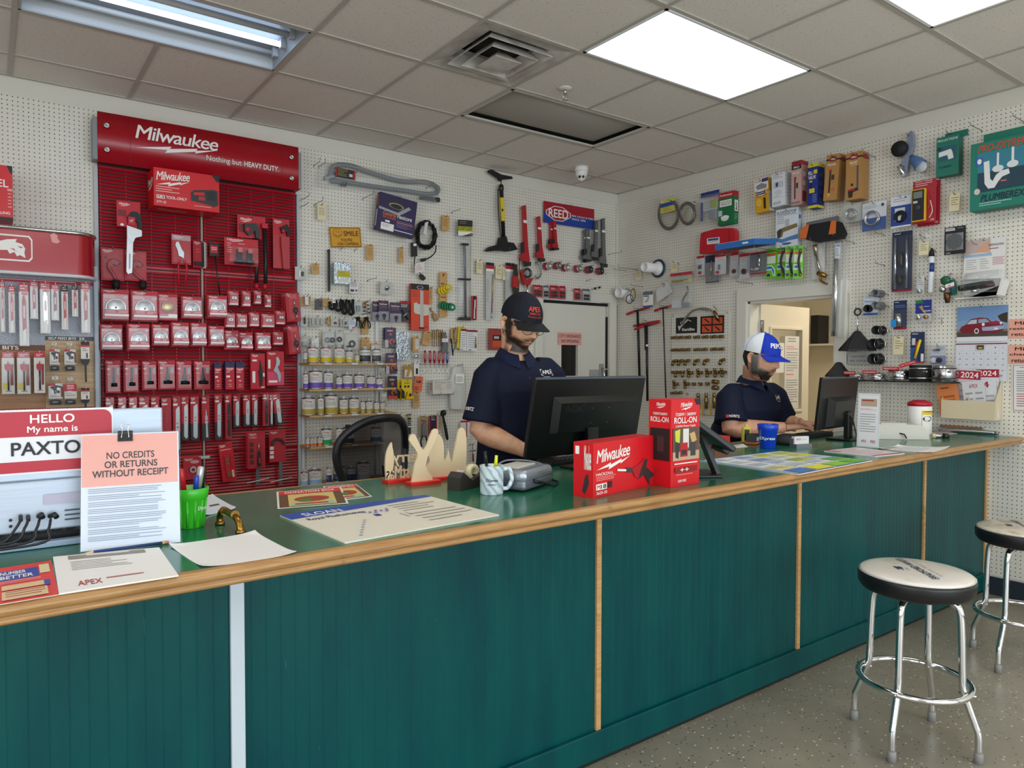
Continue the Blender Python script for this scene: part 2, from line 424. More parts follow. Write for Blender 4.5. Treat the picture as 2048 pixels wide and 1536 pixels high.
def sheet(name,label,cat,c,w,h,rz,ops,col='#f1efea',d=.0008,tilt=0.,**kw):
    """an upright sheet of paper or a sign with printing; c is the middle of its face"""
    m = MB().box((0,d/2,0),(w,d,h),col); Face(m,(-w/2,0,h/2),(w,0,0),(0,0,-h)).ops(ops)
    o = m.obj(name,label=label,cat=cat,**kw); o.location = c; o.rotation_euler = (0,tilt,rz)
    return o
sheet('posted_notice','long white notice with red headings taped to the office door glass','notice',(door2.location.x+.44,door2.location.y-.004,1.345),.21,.62,0,
      [('l',.2,.03,.8,.1,2,'#777'),('l',.1,.14,.9,.2,2,'#c77'),('l',.1,.22,.9,.5,8,'#999'),('l',.1,.52,.9,.56,1,'#d66'),('l',.1,.6,.9,.93,10,'#999')],'#dcdad4')
sheet('posted_page','short white page taped high beside the long notice on the office door','notice',(door2.location.x+.235,door2.location.y-.004,1.47),.18,.25,0,
      [('l',.1,.15,.9,.3,2,'#888'),('l',.1,.4,.7,.6,3,'#aaa')],'#e8e5dd')
sh = plain('office_shelf','short white shelf on the cream office wall','shelf',MB().box((0,0,0),(.22,.5,.02),'#e8e4d8'),(3.34,-.95,1.62))
plain('black_binder','black box file standing on the short white office shelf','box file',MB().box((0,0,0),(.2,.09,.3),'#15161a',.004),(3.34,-.86,1.78))
# ---------------------------------------------------------------- ceiling lamps, vent, sprinkler, camera
def acrylic(name,h,s):
    n = NT(name); g = n.noise(n.mapped((1,1,1)),2.2,2,.5)
    w = n.n('TexWave',{'Vector': n.co.outputs['Object'],'Scale': 60.})
    c = n.ramp(g.outputs[0],[(.3,h),(.75,'#ffffff')])
    n.out(Base_Color=(.3,.3,.3),Emission_Color=c,Emission_Strength=s,Roughness=.3); return n.m
COOL = acrylic('cool_acrylic_lens','#bfe4ff',5.0); WARM = acrylic('warm_acrylic_lens','#ffeecb',5.0)
def troffer(i,j,lens,label):
    t = empty('ceiling_light',(GI(i)+T,(GJ(j)+GJ(j+1))/2,CEIL),label=label,cat='ceiling light',group='lens panel ceiling lights')
    f = MB(); w,d = 2*T-.026,T-.026
    for x in (-w/2+.008,w/2-.008): f.box((x,0,-.004),(.016,d,.008),'#f2f4f5')
    for y in (-d/2+.008,d/2-.008): f.box((0,y,-.004),(w,.016,.008),'#f2f4f5')
    f.box((0,0,.1),(w,d,.01),'#e8e8e6'); f.obj('frame',t)
    MB().box((0,0,.001),(w-.03,d-.03,.004),lens).obj('diffuser',t)
    return t
troffer(-2,4,COOL,'bright bluish white ceiling light panel over the middle of the counter')
troffer(-2,6,WARM,'warm white ceiling light panel cut off by the top of the photo')
for n_,a in enumerate(LAMPS[2:]): troffer(*a,COOL if n_ % 2 else WARM,f'ceiling light panel over the shop floor, number {n_+1} behind the viewer')
# open troffer with four tubes, one alight
fx = empty('tube_light',(GI(-6)+T,(GJ(2)+GJ(3))/2,CEIL),label='open fluorescent ceiling fixture with one lit tube above the red tool rack',cat='ceiling light')
w,d = 2*T-.026,T-.026
f = MB(); ENAM = M('#c9ccd0',.35)
f.box((0,0,.11),(w,d,.008),ENAM)
for s_ in (-1,1):
    f.box((0,s_*(d/2-.004),.052),(w,.008,.11),ENAM); f.box((s_*(w/2-.004),0,.052),(.008,d,.11),'#9a9da1')
    f.box((0,s_*(d/2-.006),-.002),(w,.012,.008),'#aeb2b6'); f.box((s_*(w/2-.006),0,-.002),(.012,d,.008),'#aeb2b6')
f.T = Matrix.Rotation(PI/2,4,'Z')
for y in (-.14,.14): f.prism([(y-.09,.105),(y,.07),(y+.09,.105)],-w/2+.01,w/2-.01,ENAM)

f.T = Matrix(); f.obj('housing',fx)
LIT = emit('lit_tube_glow','#bfdcff',6.0)
for k,y in enumerate((-.2,-.07,.07,.2)):
    t = MB(); t.tube([(-w/2+.03,y,.055),(w/2-.03,y,.055)],.0165 if k == 1 else .014,LIT if k == 2 else M('#c6c8ca',.25),12); tb = t.obj('tube',fx,label='lit blue white fluorescent tube' if k == 2 else None)
    for x in (-w/2+.022,w/2-.022): MB().box((x,y,.06),(.03,.034,.05),'#b9bcc0',.004).obj('tube_end_cap',tb)
# unlit lens drooping from its frame
dl = empty('unlit_light',(GI(-2)+T,(GJ(2)+GJ(3))/2,CEIL),label='unlit ceiling light with a drooping grey lens near the corner',cat='ceiling light')
f = MB(); f.box((0,0,.1),(w,d,.01),'#8f8b85')
for s_ in (-1,1): f.box((0,s_*(d/2-.01),.0),(w,.02,.012),'#c9c5bc'); f.box((s_*(w/2-.01),0,.0),(.02,d,.012),'#c9c5bc')
f.obj('frame',dl)
NX,NY = 16,8; vs = []
for a in range(NX+1):
    for b in range(NY+1):
        u,v = a/NX,b/NY; sag = .05*math.sin(PI*u)**.7*math.sin(PI*v)**.7
        vs.append(((u-.5)*(w-.05),(v-.5)*(d-.05),.03-sag))
MB().add(vs,[(a*(NY+1)+b,(a+1)*(NY+1)+b,(a+1)*(NY+1)+b+1,a*(NY+1)+b+1) for a in range(NX) for b in range(NY)],M('#a9a49b',.55),True).obj('lens',dl)
# square diffuser vent with nested louvres
vt = empty('ceiling_vent',(GI(-3)+T/2,(GJ(3)+GJ(4))/2,CEIL),label='square white ceiling air vent with nested cones and dusty stains',cat='air vent')
VW = NT('dusty_vent_white'); g_ = VW.noise(VW.mapped((1,1,1)),6,3,.6); VW.out(Base_Color=VW.ramp(g_.outputs[0],[(.3,'#a8a199'),(.6,'#d2cdc5')]),Roughness=.5); VW = VW.m
def sqring(m,a0,z0,a1,z1,mat,th=.002):
    q = lambda a,z: [(-a,-a,z),(a,-a,z),(a,a,z),(-a,a,z)]
    v = q(a0,z0)+q(a1,z1)+q(a0,z0+th)+q(a1,z1+th)
    m.add(v,[(k,(k+1) % 4,(k+1) % 4+4,k+4) for k in range(4)]+[(8+k,12+k,12+(k+1) % 4,8+(k+1) % 4) for k in range(4)],mat)
    m.add(q(a0,z0)+q(a0,z0+th)+q(a1,z1)+q(a1,z1+th),[(k,k+4,(k+1) % 4+4,(k+1) % 4) for k in range(4)]+[(8+k,8+(k+1) % 4,12+(k+1) % 4,12+k) for k in range(4)],mat)
m = MB(); sqring(m,.292,-.003,.20,.012,VW); sqring(m,.20,.012,.185,.07,VW); m.box((0,0,.16),(.58,.58,.01),'#161514'); m.obj('frame',vt)
for k,(a,b,z0) in enumerate(((.205,.155,-.022),(.15,.105,-.036),(.085,.03,-.045))):
    m = MB(); sqring(m,a,z0,b,z0+.052,VW,.003)
    if k == 2: m.box((0,0,z0+.002),(a*2-.004,a*2-.004,.004),VW)
    for s_ in (-1,1): m.tube([(s_*b*.9,0,z0+.05),(s_*b*.9,0,.15)],.004,'#2c2a28',6)
    m.obj('louver',vt)
m = MB(); m.lathe([(.15,.06),(.15,.15)],M('#26241f',.7),24); m.obj('duct',vt)
p = onZ(1130,176,CEIL)
sp = empty('sprinkler',(p.x,p.y,CEIL),label='chrome pendant fire sprinkler beside the unlit ceiling panel',cat='sprinkler')
MB().lathe([(.042,-.001),(.04,-.006),(.02,-.012),(.012,-.012)],'#d8d5cd',20).obj('escutcheon',sp)
m = MB().lathe([(.011,-.01),(.011,-.03),(.007,-.032),(.006,-.045)],STEEL,12); m.lathe([(.004,-.068),(.017,-.07),(.017,-.073),(.003,-.074)],STEEL,14)
m.tube([(.011,0,-.03),(.016,0,-.05),(.004,0,-.069)],.0025,STEEL,6); m.tube([(-.011,0,-.03),(-.016,0,-.05),(-.004,0,-.069)],.0025,STEEL,6)
m.obj('head',sp)

p = onZ(1163,334,CEIL)
dc = empty('dome_camera',(p.x,p.y,CEIL),label='white turret security camera hanging from the ceiling near the corner',cat='security camera')
MB().lathe([(.058,0),(.058,-.028),(.055,-.036)],WHITE,28).obj('base',dc)
m = MB().lathe([(.053,-.036),(.052,-.05),(.046,-.075),(.03,-.088),(.0,-.09)],WHITE,28); m.obj('housing',dc)
bm_ = MB(); tgt = (CAM - Vector((p.x,p.y,CEIL-.09))).normalized(); q = tgt.to_track_quat('-Y','Z').to_matrix().to_4x4()
bm_.T = Matrix.Translation((0,0,-.085)) @ q
bm_.lathe([(.0,.036),(.02,.03),(.034,.012),(.036,0),(.03,-.02),(.0,-.036)],WHITE,24,ax='z')
eb = bm_.obj('eyeball',dc)
for x,nm in ((-.014,'lens'),(.014,'infrared_lamp')):
    m = MB(); m.T = bm_.T; m.lathe([(.0,.0355),(.0115,.035),(.0115,.029)],M('#0b0b0c',.1) if x < 0 else '#3a3a3c',16,c=(x,0,0.004),ax='y'); m.obj(nm,eb)
# ---------------------------------------------------------------- sales counter
CZ = .985
LIP = lambda x: -3.445 - .0181*(XR-x)
BACK = -2.63
PF = -3.25
def laminate():
    n = NT('green_laminate'); o = n.co.outputs['Object']; g = n.noise(o,5,4,.6)
    c = n.ramp(g.outputs[0],[(.3,'#1c6249'),(.7,'#216d52')])
    r = n.noise(n.mapped((3,14,1)),4,4,.6)
    return n.out(Base_Color=c,Roughness=n.math('MULTIPLY_ADD',r.outputs[0],.16))
def laminate_():
    m = laminate()
    for x in m.node_tree.nodes:
        if x.type == 'MATH' and x.operation == 'MULTIPLY_ADD': x.inputs[2].default_value = .1
    return m
def oak(name,a,b,rough=.35):
    n = NT(name); g = n.noise(n.mapped((2.5,40,40)),3,5,.65); f = n.noise(n.co.outputs['Object'],9,3,.6)
    c = n.ramp(g.outputs[0],[(.3,a),(.62,b)])
    k = n.math('LESS_THAN',f.outputs[0],.33)
    n.bump(g.outputs[0],.15,.001)
    return n.out(Base_Color=n.mix(n.math('MULTIPLY',k,.35),c,lin('#6d4a26')),Roughness=rough)
OAK = oak('worn_oak_edge','#93683a','#b48a56'); PINE = oak('wood_batten','#b5844e','#cfa26b',.45)
def greenpaint():
    n = NT('teal_green_gloss_paint'); o = n.co.outputs['Object']; g = n.noise(n.mapped((3,3,.6)),3,5,.6)
    c = n.ramp(g.outputs[0],[(.3,'#003f44'),(.7,'#014f4d')])
    sc = n.noise(n.mapped((70,1,5)),2,2,.6); k = n.math('GREATER_THAN',sc.outputs[0],.76)
    c = n.mix(n.math('MULTIPLY',k,.35),c,lin('#5c8f86'))
    return n.out(Base_Color=c,Roughness=.34,Specular_IOR_Level=.22)
GP = greenpaint()
ct = empty('sales_counter',(0,0,0),label='long green sales counter with oak edge and painted beadboard front',cat='counter')
xa,xb = -6.2,XR-.002
m = MB(); q = [(xa,LIP(xa)+.03),(xb,LIP(xb)+.03),(xb,BACK),(xa,BACK)]
m.add([(x,y,CZ-.03) for x,y in q]+[(x,y,CZ) for x,y in q],[(0,3,2,1),(4,5,6,7),(0,1,5,4),(1,2,6,5),(2,3,7,6),(3,0,4,7)],laminate_())
m.obj('countertop',ct)
# oak nosing: bullnose above a stepped bead
prof = [(.034,CZ-.0005),(.012,CZ),(.005,CZ-.003),(0,CZ-.010),(.0,CZ-.016),(.005,CZ-.023),(.011,CZ-.025),(.012,CZ-.028),(.008,CZ-.03),(.008,CZ-.037),(.013,CZ-.041),(.034,CZ-.042)]
m = MB(); n_ = len(prof); L = math.atan(.0181)
vs = [(x,LIP(x)+a,z) for x in (xa,xb) for a,z in prof]
m.add(vs,[(k,n_+k,n_+k+1,k+1) for k in range(n_-1)],OAK,True); m.add(vs,[tuple(range(n_)),tuple(range(2*n_-1,n_-1,-1))],OAK)
m.obj('edge_trim',ct,label='oak wood nosing along the front edge')
m = MB().box(((xa+xb)/2,BACK+.006,CZ-.02),(xb-xa,.012,.042),OAK); m.obj('edge_trim',ct)
SEAMS = [-5.75,-4.52,-3.289,-2.059,-.827,.38,XR-.012]
def panel(x0,x1):
    pr = []; x = x0
    while x < x1-.001:
        pr += [(x,0),(min(x+.0335,x1),0)]
        if x+.038 < x1: pr += [(x+.0345,.0008),(x+.0362,.0008)]
        x += .038
    vs = [(a,PF+d,z) for a,d in pr for z in (.1,CZ-.03)]
    m = MB().add(vs,[(2*k,2*k+2,2*k+3,2*k+1) for k in range(len(pr)-1)],GP)
    m.box(((x0+x1)/2,PF+.014,(CZ+.07)/2),(x1-x0,.02,CZ-.13),GP)
    return m.obj('panel',ct)
for a,b in zip(SEAMS,SEAMS[1:]): panel(a,b)
for k,x in enumerate(SEAMS[:-1]+[XR-.012]):
    wide = .034 if k == 2 else .022
    MB().box((x,PF-.005,(CZ-.03+.1)/2),(wide,.012,CZ-.13),M('#c9d3dc',.4) if k == 2 else PINE,.002).obj('batten',ct,label='white painted batten' if k == 2 else 'bare wood batten')
m = MB().box(((xa+xb)/2,PF-.006,.075),(xb-xa,.02,.1),GP,.004); m.box(((xa+xb)/2,PF+.02,.02),(xb-xa,.03,.04),'#10201d'); m.obj('base_rail',ct)
m = MB().box(((xa+xb)/2,-2.66,.47),(xb-xa,.02,.94),'#143f36'); m.box(((xa+xb)/2,-2.95,.05),(xb-xa,.55,.02),'#2c2c28'); m.obj('carcass',ct)
# bar stools
def stool(loc,rz,label,worn):
    t = empty('bar_stool',loc,rz,label=label,cat='stool',group='chrome bar stools at the counter')
    SH = .655; R_ = .195
    n = NT('worn_white_vinyl'); g = n.noise(n.co.outputs['Object'],7,3,.6)
    n.out(Base_Color=n.ramp(g.outputs[0],[(.35,'#b79f78'),(.5,'#dcd3c2')] if worn else [(.3,'#d8cbb4'),(.45,'#e6e0d6')]),Roughness=.22,Coat_Weight=.4)
    pr = [(0,SH),(.10,SH-.001),(.16,SH-.004),(.183,SH-.009),(R_,SH-.017)]
    m = MB().lathe(pr[::-1],n.m,48); fc = Face(m,(0,0,0),(1,0,0),(0,1,0),fn=lambda u,v,l: Vector((u,-v,SH+.001+l - .10*max(0,math.hypot(u,v)-.09)**2*4)))
    NAVY = '#1c2c55'
    fc.text('BRADFORD WHITE',-.135,-.012,.135,.016,NAVY,.03); fc.text('WATER HEATERS',-.11,.032,.11,.044,'#6d7180',0,0,1.5)
    fc.rect(-.02,-.075,.02,-.068,NAVY); fc.ell(0,-.06,.014,.01,NAVY); fc.rect(-.03,-.06,-.012,-.056,NAVY); fc.rect(-.03,-.04,.0,-.034,'#b9bcc6')
    m.obj('seat',t)
    MB().lathe([(R_,SH-.017),(R_+.002,SH-.03),(R_,SH-.06),(R_-.012,SH-.078),(R_-.03,SH-.085),(.05,SH-.085)],M('#17171a',.38),48).obj('seat_band',t,label='black vinyl band around the seat')
    RZ = .235
    for k in range(4):
        a = PI/4+k*PI/2; f = lambda r,z: (r*math.cos(a),r*math.sin(a),z)
        lg = MB().tube(bezier([f(.06,SH-.095),f(.12,SH-.1),f(.147,SH-.125),f(.155,SH-.2),f(.16,.30),f(.165,.24),f(.2,.14),f(.213,.10),f(.215,.035)],6),.0125,CHROME,12)
        lo = lg.obj('leg',t)
        MB().tube([f(.215,0),f(.215,.028),f(.215,.04)],[.0155,.0155,.014],M('#8d8c8a',.6),12).obj('foot_cap',lo)
        MB().tube([f(.150,RZ),f(.205,RZ)],.005,STEEL,8).obj('bolt',lo)
    MB().tube([(.188*math.cos(2*PI*k/48),.188*math.sin(2*PI*k/48),RZ) for k in range(48)],.0115,CHROME,12,True).obj('foot_ring',t)
    MB().box((0,0,SH-.098),(.2,.03,.016),'#55585c').obj('seat_bracket',t)
    return t
stool((-.985,-3.835,0),math.radians(52),'nearest bar stool with white seat, black band and chrome legs in front of the counter',False)
stool((.165,-3.80,0),math.radians(40),'worn white bar stool by the pegboard wall, cut off by the edge of the photo',True)
# ---------------------------------------------------------------- packaged goods: one builder for carded, boxed, bagged and loose stock
HOOKN = [0]
def hook(w,p,out,label,tip=.016,base_off=0.,r=.0022,mat=None):
    """a wire peg hook: wall to a little in front of p (world point on the hanging card)"""
    n = Vector((0,-1,0)) if w == 'B' else Vector((-1,0,0)); d = (XR-p.x) if w == 'R' else -p.y
    b = p - n*(d-base_off); L = d-base_off+out
    z = Vector((0,0,1)); m = MB(); o = Vector((0,0,0))
    m.tube([o+n*.0005-z*.012,o+n*.003-z*.012,o+n*.004,o+n*(L-.006),o+n*L+z*.003,o+n*(L+.006)+z*tip],r,mat or WIRE,6)
    h = m.obj('peg_hook',label=label,cat='hook',group='wire hooks on the pegboard'); h.location = b
    return h
def ring_pts(c,r,n=20,a0=0,a1=2*PI,y=0.):
    return [(c[0]+r*math.cos(a0+(a1-a0)*k/n),y,c[1]+r*math.sin(a0+(a1-a0)*k/n)) for k in range(n+(0 if abs(a1-a0-2*PI) < 1e-6 else 1))]
def rrect(w,h,r,n=4):
    o = []
    for cx,cz,a in ((w/2-r,h/2-r,0),(-w/2+r,h/2-r,PI/2),(-w/2+r,-h/2+r,PI),(w/2-r,-h/2+r,1.5*PI)):
        o += [(cx+r*math.cos(a+PI/2*k/n),cz+r*math.sin(a+PI/2*k/n)) for k in range(n+1)]
    return o
def shell(w,h,cx,cz,d,r=.006,mat=None):
    """a moulded clear bubble with a rounded rim, standing d proud of its card"""
    m = MB(); a = rrect(w,h,r); b = rrect(w-.35*d-.002,h-.35*d-.002,max(r-.002,.001)); n = len(a)
    vs = [(x+cx,-.0012,z+cz) for x,z in a]+[(x+cx,-d,z+cz) for x,z in b]
    return m.add(vs,[(i,(i+1) % n,(i+1) % n+n,i+n) for i in range(n)]+[tuple(range(n,2*n))],mat or CLEAR)
def addtools(root,W,H,tools):
    X = lambda u: (u-.5)*W
    Z = lambda v: (.5-v)*H
    for t in tools:
        nm,kind,mat = t[0],t[1],t[2]; a = t[3:]; m = MB(); lab = None
        mat = M(mat) if isinstance(mat,str) else mat
        if kind == 'tube': m.tube([(X(u),-y,Z(v)) for u,v,y in a[0]],a[1],mat,8,a[2] if len(a) > 2 else False)
        elif kind == 'curve': m.tube(bezier([(X(u),-y,Z(v)) for u,v,y in a[0]],6),a[1],mat,8)
        elif kind == 'box': m.box((X((a[0]+a[2])/2),-(a[4]+a[5])/2,Z((a[1]+a[3])/2)),(abs(a[2]-a[0])*W,a[5]-a[4],abs(a[3]-a[1])*H),mat,a[6] if len(a) > 6 else 0)
        elif kind == 'poly': m.prism([(X(u),Z(v)) for u,v in a[0]][::-1],-a[2],-a[1],mat)
        elif kind == 'disc': m.lathe([(a[2],a[3]),(a[2],a[4]-.001),(a[2]-.001,a[4])]+([(0,a[4])] if len(a) < 6 else [(a[5],a[4]),(a[5],a[3])]),mat,24,(X(a[0]),0,Z(a[1])),'y')
        elif kind == 'ring': m.tube([(x,-a[4],z) for x,_,z in ring_pts((X(a[0]),Z(a[1])),a[2],24)],a[3],mat,8,True)
        elif kind == 'arc': m.tube([(x,-a[4],z) for x,_,z in ring_pts((X(a[0]),Z(a[1])),a[2],18,a[5],a[6])],a[3],mat,8)
        elif kind == 'rod':   # vertical turned piece: list of (radius, v) at u, y
            m.lathe([(r,Z(v)) for r,v in a[1]][::-1] if Z(a[1][0][1]) > Z(a[1][-1][1]) else [(r,Z(v)) for r,v in a[1]],mat,14,(X(a[0]),-a[2],0))
        elif kind == 'coil':
            u,v,r,rw,turns,y = a; q = []
            for k in range(turns*16+1): an = 2*PI*k/16; q.append((X(u)+(r+.002*math.sin(an*.37))*math.cos(an),-(y+rw*1.1*k/16*.9),Z(v)+(r+.002*math.cos(an*.29))*math.sin(an)))
            m.tube(q,rw,mat,7)
        elif kind == 'nuts':
            for q,(u,v,r,d) in enumerate(a[0]): m.lathe([(r,0),(r,d),(r*.6,d),(r*.6,d*.5)],mat,6,(X(u),-a[1],Z(v)),'y',False)
        elif kind == 'shell': m = shell(abs(a[2]-a[0])*W,abs(a[3]-a[1])*H,X((a[0]+a[2])/2),Z((a[1]+a[3])/2),a[4],mat=mat)
        elif kind == 'face':   # a printed label: u0 v0 u1 v1 depth0 depth1 ops
            u0,v0,u1,v1,y0,y1,L = a
            m.box((X((u0+u1)/2),-(y0+y1)/2,Z((v0+v1)/2)),((u1-u0)*W,y1-y0,(v1-v0)*H),mat)
            Face(m,(X(u0),-y1,Z(v0)),((u1-u0)*W,0,0),(0,0,-(v1-v0)*H)).ops(L)
        o = m.obj(nm.split('|')[0],root)
        if '|' in nm: o['label'] = nm.split('|')[1]
def pack(w,rect,off,name,label,cat,base=None,ops=(),depth=.0016,tools=(),blister=None,group=None,tilt=0.,tw=0.,hk=None,side=None,n=1,dn=.022,out=.022,sides=(),hole=True):
    """base: colour of the printed card/carton (None: no card, the tools hang on their own); rect: its front face in the photo, off: how far that face stands from the wall"""
    c,W,H = rectW(w,*rect,off)
    if base is not None:
        m = MB()
        if depth > .006: m.box((0,depth/2,0),(W,depth,H),side or base,.0012,seg=1)
        else: m.box((0,depth/2,0),(W,depth,H),base)
        f = Face(m,(-W/2,0,H/2),(W,0,0),(0,0,-H))
        if side and depth > .006: f.rect(.004,.002,.996,.998,base)
        f.ops(ops)
        for sd,L in sides:
            if sd == 'l': Face(m,(-W/2,depth,H/2),(0,-depth,0),(0,0,-H)).ops(L)
            elif sd == 'r': Face(m,(W/2,0,H/2),(0,depth,0),(0,0,-H)).ops(L)
            elif sd == 't': Face(m,(-W/2,depth,H/2),(W,0,0),(0,-depth,0)).ops(L)
            elif sd == 'b': Face(m,(-W/2,0,-H/2),(W,0,0),(0,depth,0)).ops(L)
        root = m.obj(name)
    else: root = empty(name,(0,0,0))
    props(root,label,cat,group)
    if blister: u0,v0,u1,v1,d = blister[:5]; shell((u1-u0)*W,(v1-v0)*H,((u0+u1)/2-.5)*W,(.5-(v0+v1)/2)*H,d,mat=blister[5] if len(blister) > 5 else None).obj('blister',root)
    addtools(root,W,H,tools)
    R = Matrix.Rotation(ROTW[w]+tw,4,'Z') @ Matrix.Rotation(tilt,4,'Y')
    root.rotation_euler = R.to_euler(); root.location = c
    nv = Vector((0,-1,0)) if w == 'B' else Vector((-1,0,0))
    for k in range(1,n):
        dup(root,c - nv*dn*k + Vector((0,0,-.002*k)),label + (', second on its hook',', third on its hook',', fourth on its hook')[k-1],group)
    if hk:
        h = R @ Vector((0,0,H*(.5-(.045 if hole is True else hole))))
        t_ = label if hk is True else hk
        if len(t_.split()) > 12: t_ = ' '.join(t_.split()[:12])
        hook(w,c+h,out,'peg hook holding the ' + t_,base_off=HB.get(w,0.) if rect[2] < 592 and w == 'B' else 0.)
    return root
HB = {}
def wmap(w,c):
    Ri = Matrix.Rotation(-ROTW[w],3,'Z')
    return lambda x,y,o: Ri @ (onW(w,x,y,o) - c)
def loose(w,at,off,name,label,cat,parts,group=None,hk=None,hp=None):
    """an unpackaged thing traced where it hangs: parts = (name, kind, material, points in the photo, ...); depths are distances from the wall"""
    c = onW(w,at[0],at[1],off); f = wmap(w,c); root = empty(name,c,ROTW[w],label=label,cat=cat,group=group); made = {}
    for t in parts:
        nm,kind,mat,pts = t[:4]; a = t[4:]; m = MB(); mat = M(mat) if isinstance(mat,str) else mat
        if kind == 'tube': m.tube([f(*(p if len(p) > 2 else (*p,off))) for p in pts],a[0],mat,8,len(a) > 1 and a[1])
        elif kind == 'curve': m.tube(bezier([f(*(p if len(p) > 2 else (*p,off))) for p in pts],6),a[0],mat,8)
        elif kind == 'poly':
            q = [f(x,y,a[1]) for x,y in pts]; sg = sum(q[i].x*q[(i+1) % len(q)].z-q[(i+1) % len(q)].x*q[i].z for i in range(len(q)))
            q = [(v.x,v.z) for v in q]; y1 = f(pts[0][0],pts[0][1],a[0]).y; y0 = f(pts[0][0],pts[0][1],a[1]).y
            m.prism(q if sg > 0 else q[::-1],y0,y1,mat)
        elif kind == 'lathe':   # profile (r, d) towards the viewer about the point
            p = f(*pts[0],a[1] if len(a) > 1 else off); m.lathe(a[0],mat,24,p,'y',True)
        elif kind == 'torus':
            p = f(*pts[0],a[2] if len(a) > 2 else off); m.tube([(p.x+a[0]*math.cos(2*PI*k/28),p.y,p.z+a[0]*(a[3] if len(a) > 3 else 1)*math.sin(2*PI*k/28)) for k in range(28)],a[1],mat,8,True)
        elif kind == 'face':
            x0,y0,x1,y1 = pts; o = a[0]; A,B_,C_ = f(x0,y0,o),f(x1,y0+(a[2] if len(a) > 2 else 0),o),f(x0,y1,o)
            U = B_-A; V = C_-A; N = V.cross(U).normalized(); m.add([A,C_,C_+U,B_,A-N*.001,C_-N*.001,C_+U-N*.001,B_-N*.001],[(0,1,2,3),(7,6,5,4),(0,4,5,1),(1,5,6,2),(2,6,7,3),(3,7,4,0)],mat)
            Face(m,A,U,V).ops(a[1])
        elif kind == 'rod':     # turned piece between two points of the photo, radii along it
            A,B_ = (f(*(p if len(p) > 2 else (*p,off))) for p in pts); n_ = len(a[0]); m.tube([A+(B_-A)*a[0][k][0] for k in range(n_)],[a[0][k][1] for k in range(n_)],mat,12)
        elif kind == 'bag':
            q = [f(x,y,a[1]) for x,y in pts]; k = len(q); cc = sum(q,Vector())/k; y1 = f(pts[0][0],pts[0][1],a[0]).y
            vs = [Vector((v.x,y1,v.z)) for v in q]+[Vector((v.x,(v.y+y1)/2,v.z)) for v in q]+[cc+(v-cc)*.86 for v in q]
            m.add(vs,[(i+r*k,(i+1) % k+r*k,(i+1) % k+r*k+k,i+r*k+k) for r in (0,1) for i in range(k)]+[tuple(range(2*k,3*k))],mat,True)
        L = None
        if '|' in nm: nm,L = nm.split('|')
        par = root
        if '>' in nm: p_,nm = nm.split('>'); par = made[p_]
        made[nm] = o = m.obj(nm,par,label=L)
    if hk: hook(w,onW(w,*hp),.02,'peg hook holding the ' + (label if hk is True else hk))
    return root
def barehook(w,x0,y0,x1,y1,label):
    """a wire hook with nothing on it, from its wall end (x0,y0) to its tip (x1,y1)"""
    b = onW(w,x0,y0,.001); best = None
    for k in range(1,60):
        p = onW(w,x1,y1,.005*k); e = abs((p.y-b.y) if w == 'R' else (p.x-b.x))
        if best is None or e < best[0]: best = (e,.005*k,p)
    n = Vector((0,-1,0)) if w == 'B' else Vector((-1,0,0)); L = best[1]; z = Vector((0,0,1)); t = min(max(best[2].z-b.z,.004),.03)
    m = MB().tube([n*.0005-z*.014,n*.003-z*.012,n*.004,n*(L-.012),n*(L-.006)+z*.003,n*L+z*t],.0022,WIRE,6)
    h = m.obj('peg_hook',label=label,cat='hook',group='wire hooks on the pegboard'); h.location = b
    return h
def tag(w,rect,label,col='#d8b981',off=.05,ink='#5a4a35',tilt=0.,hk=None,n=4,name='price_tag',tip=.02):
    return pack(w,rect,off,name,label,'price tag',col,[('e',.5,.07,.09,.035,'#8c4a2a'),('l',.15,.25,.9,.75,n,ink,.22)],.001,tilt=tilt,hk=hk,group='handwritten price tags on the pegboard',hole=.07,out=tip)
ORD = ['first','second','third','fourth','fifth','sixth','seventh','eighth','ninth','tenth','eleventh','twelfth','thirteenth','fourteenth']
# ---------------------------------------------------------------- red tool maker's rack
MR = '#c4142a'; MRD = '#8f0d1f'; W_ = '#f4f1ec'; K_ = '#17171a'; G_ = '#9a9da0'; PINK = '#e0606a'
RX0,RX1 = -3.222,-1.99
rk = empty('slatted_rack',(0,-.002,0),label='tall red slatted display rack full of carded tools',cat='display rack')
SL = M('#b30f24',.3); SB = M('#4a0812',.6)
m = MB().box(((RX0+RX1)/2,-.008,1.55),(RX1-RX0,.014,2.2),SB); m.obj('back_plate',rk)
xm = onB(405,600,.03).x
for x0,x1 in ((RX0+.004,xm-.012),(xm+.012,RX1-.004)):
    for z0,z1 in ((2.02,2.63),(1.40,2.01),(.82,1.39),(.45,.81)):
        m = MB(); z = z0+.012; m.box(((x0+x1)/2,-.0165,z0+.008),(x1-x0,.003,.016),SL); m.box(((x0+x1)/2,-.0165,z1-.008),(x1-x0,.003,.016),SL)
        while z < z1-.02:
            m.box(((x0+x1)/2,-.022,z+.0075),(x1-x0,.003,.0125),SL,R=Matrix.Rotation(-.35,4,'X')); z += .0205
        for k in range(5): m.box((x0+(x1-x0)*(k+.06)/4.12,-.019,(z0+z1)/2),(.004,.006,z1-z0),SL)
        m.obj('slat_panel',rk)
MB().box((xm,-.022,1.5),(.012,.02,2.2),'#b59a8e',.002).obj('upright',rk)
for z in (1.335,.79): MB().box((xm,-.034,z),(.07,.004,.02),'#c9ccd0',.004).obj('bracket',rk)
for x in (RX0-.012,RX1+.014): MB().box((x,-.015,1.5),(.022,.03,2.25),'#b9bfc4',.002).obj('upright',rk,label='grey steel upright')
HB['B'] = .02
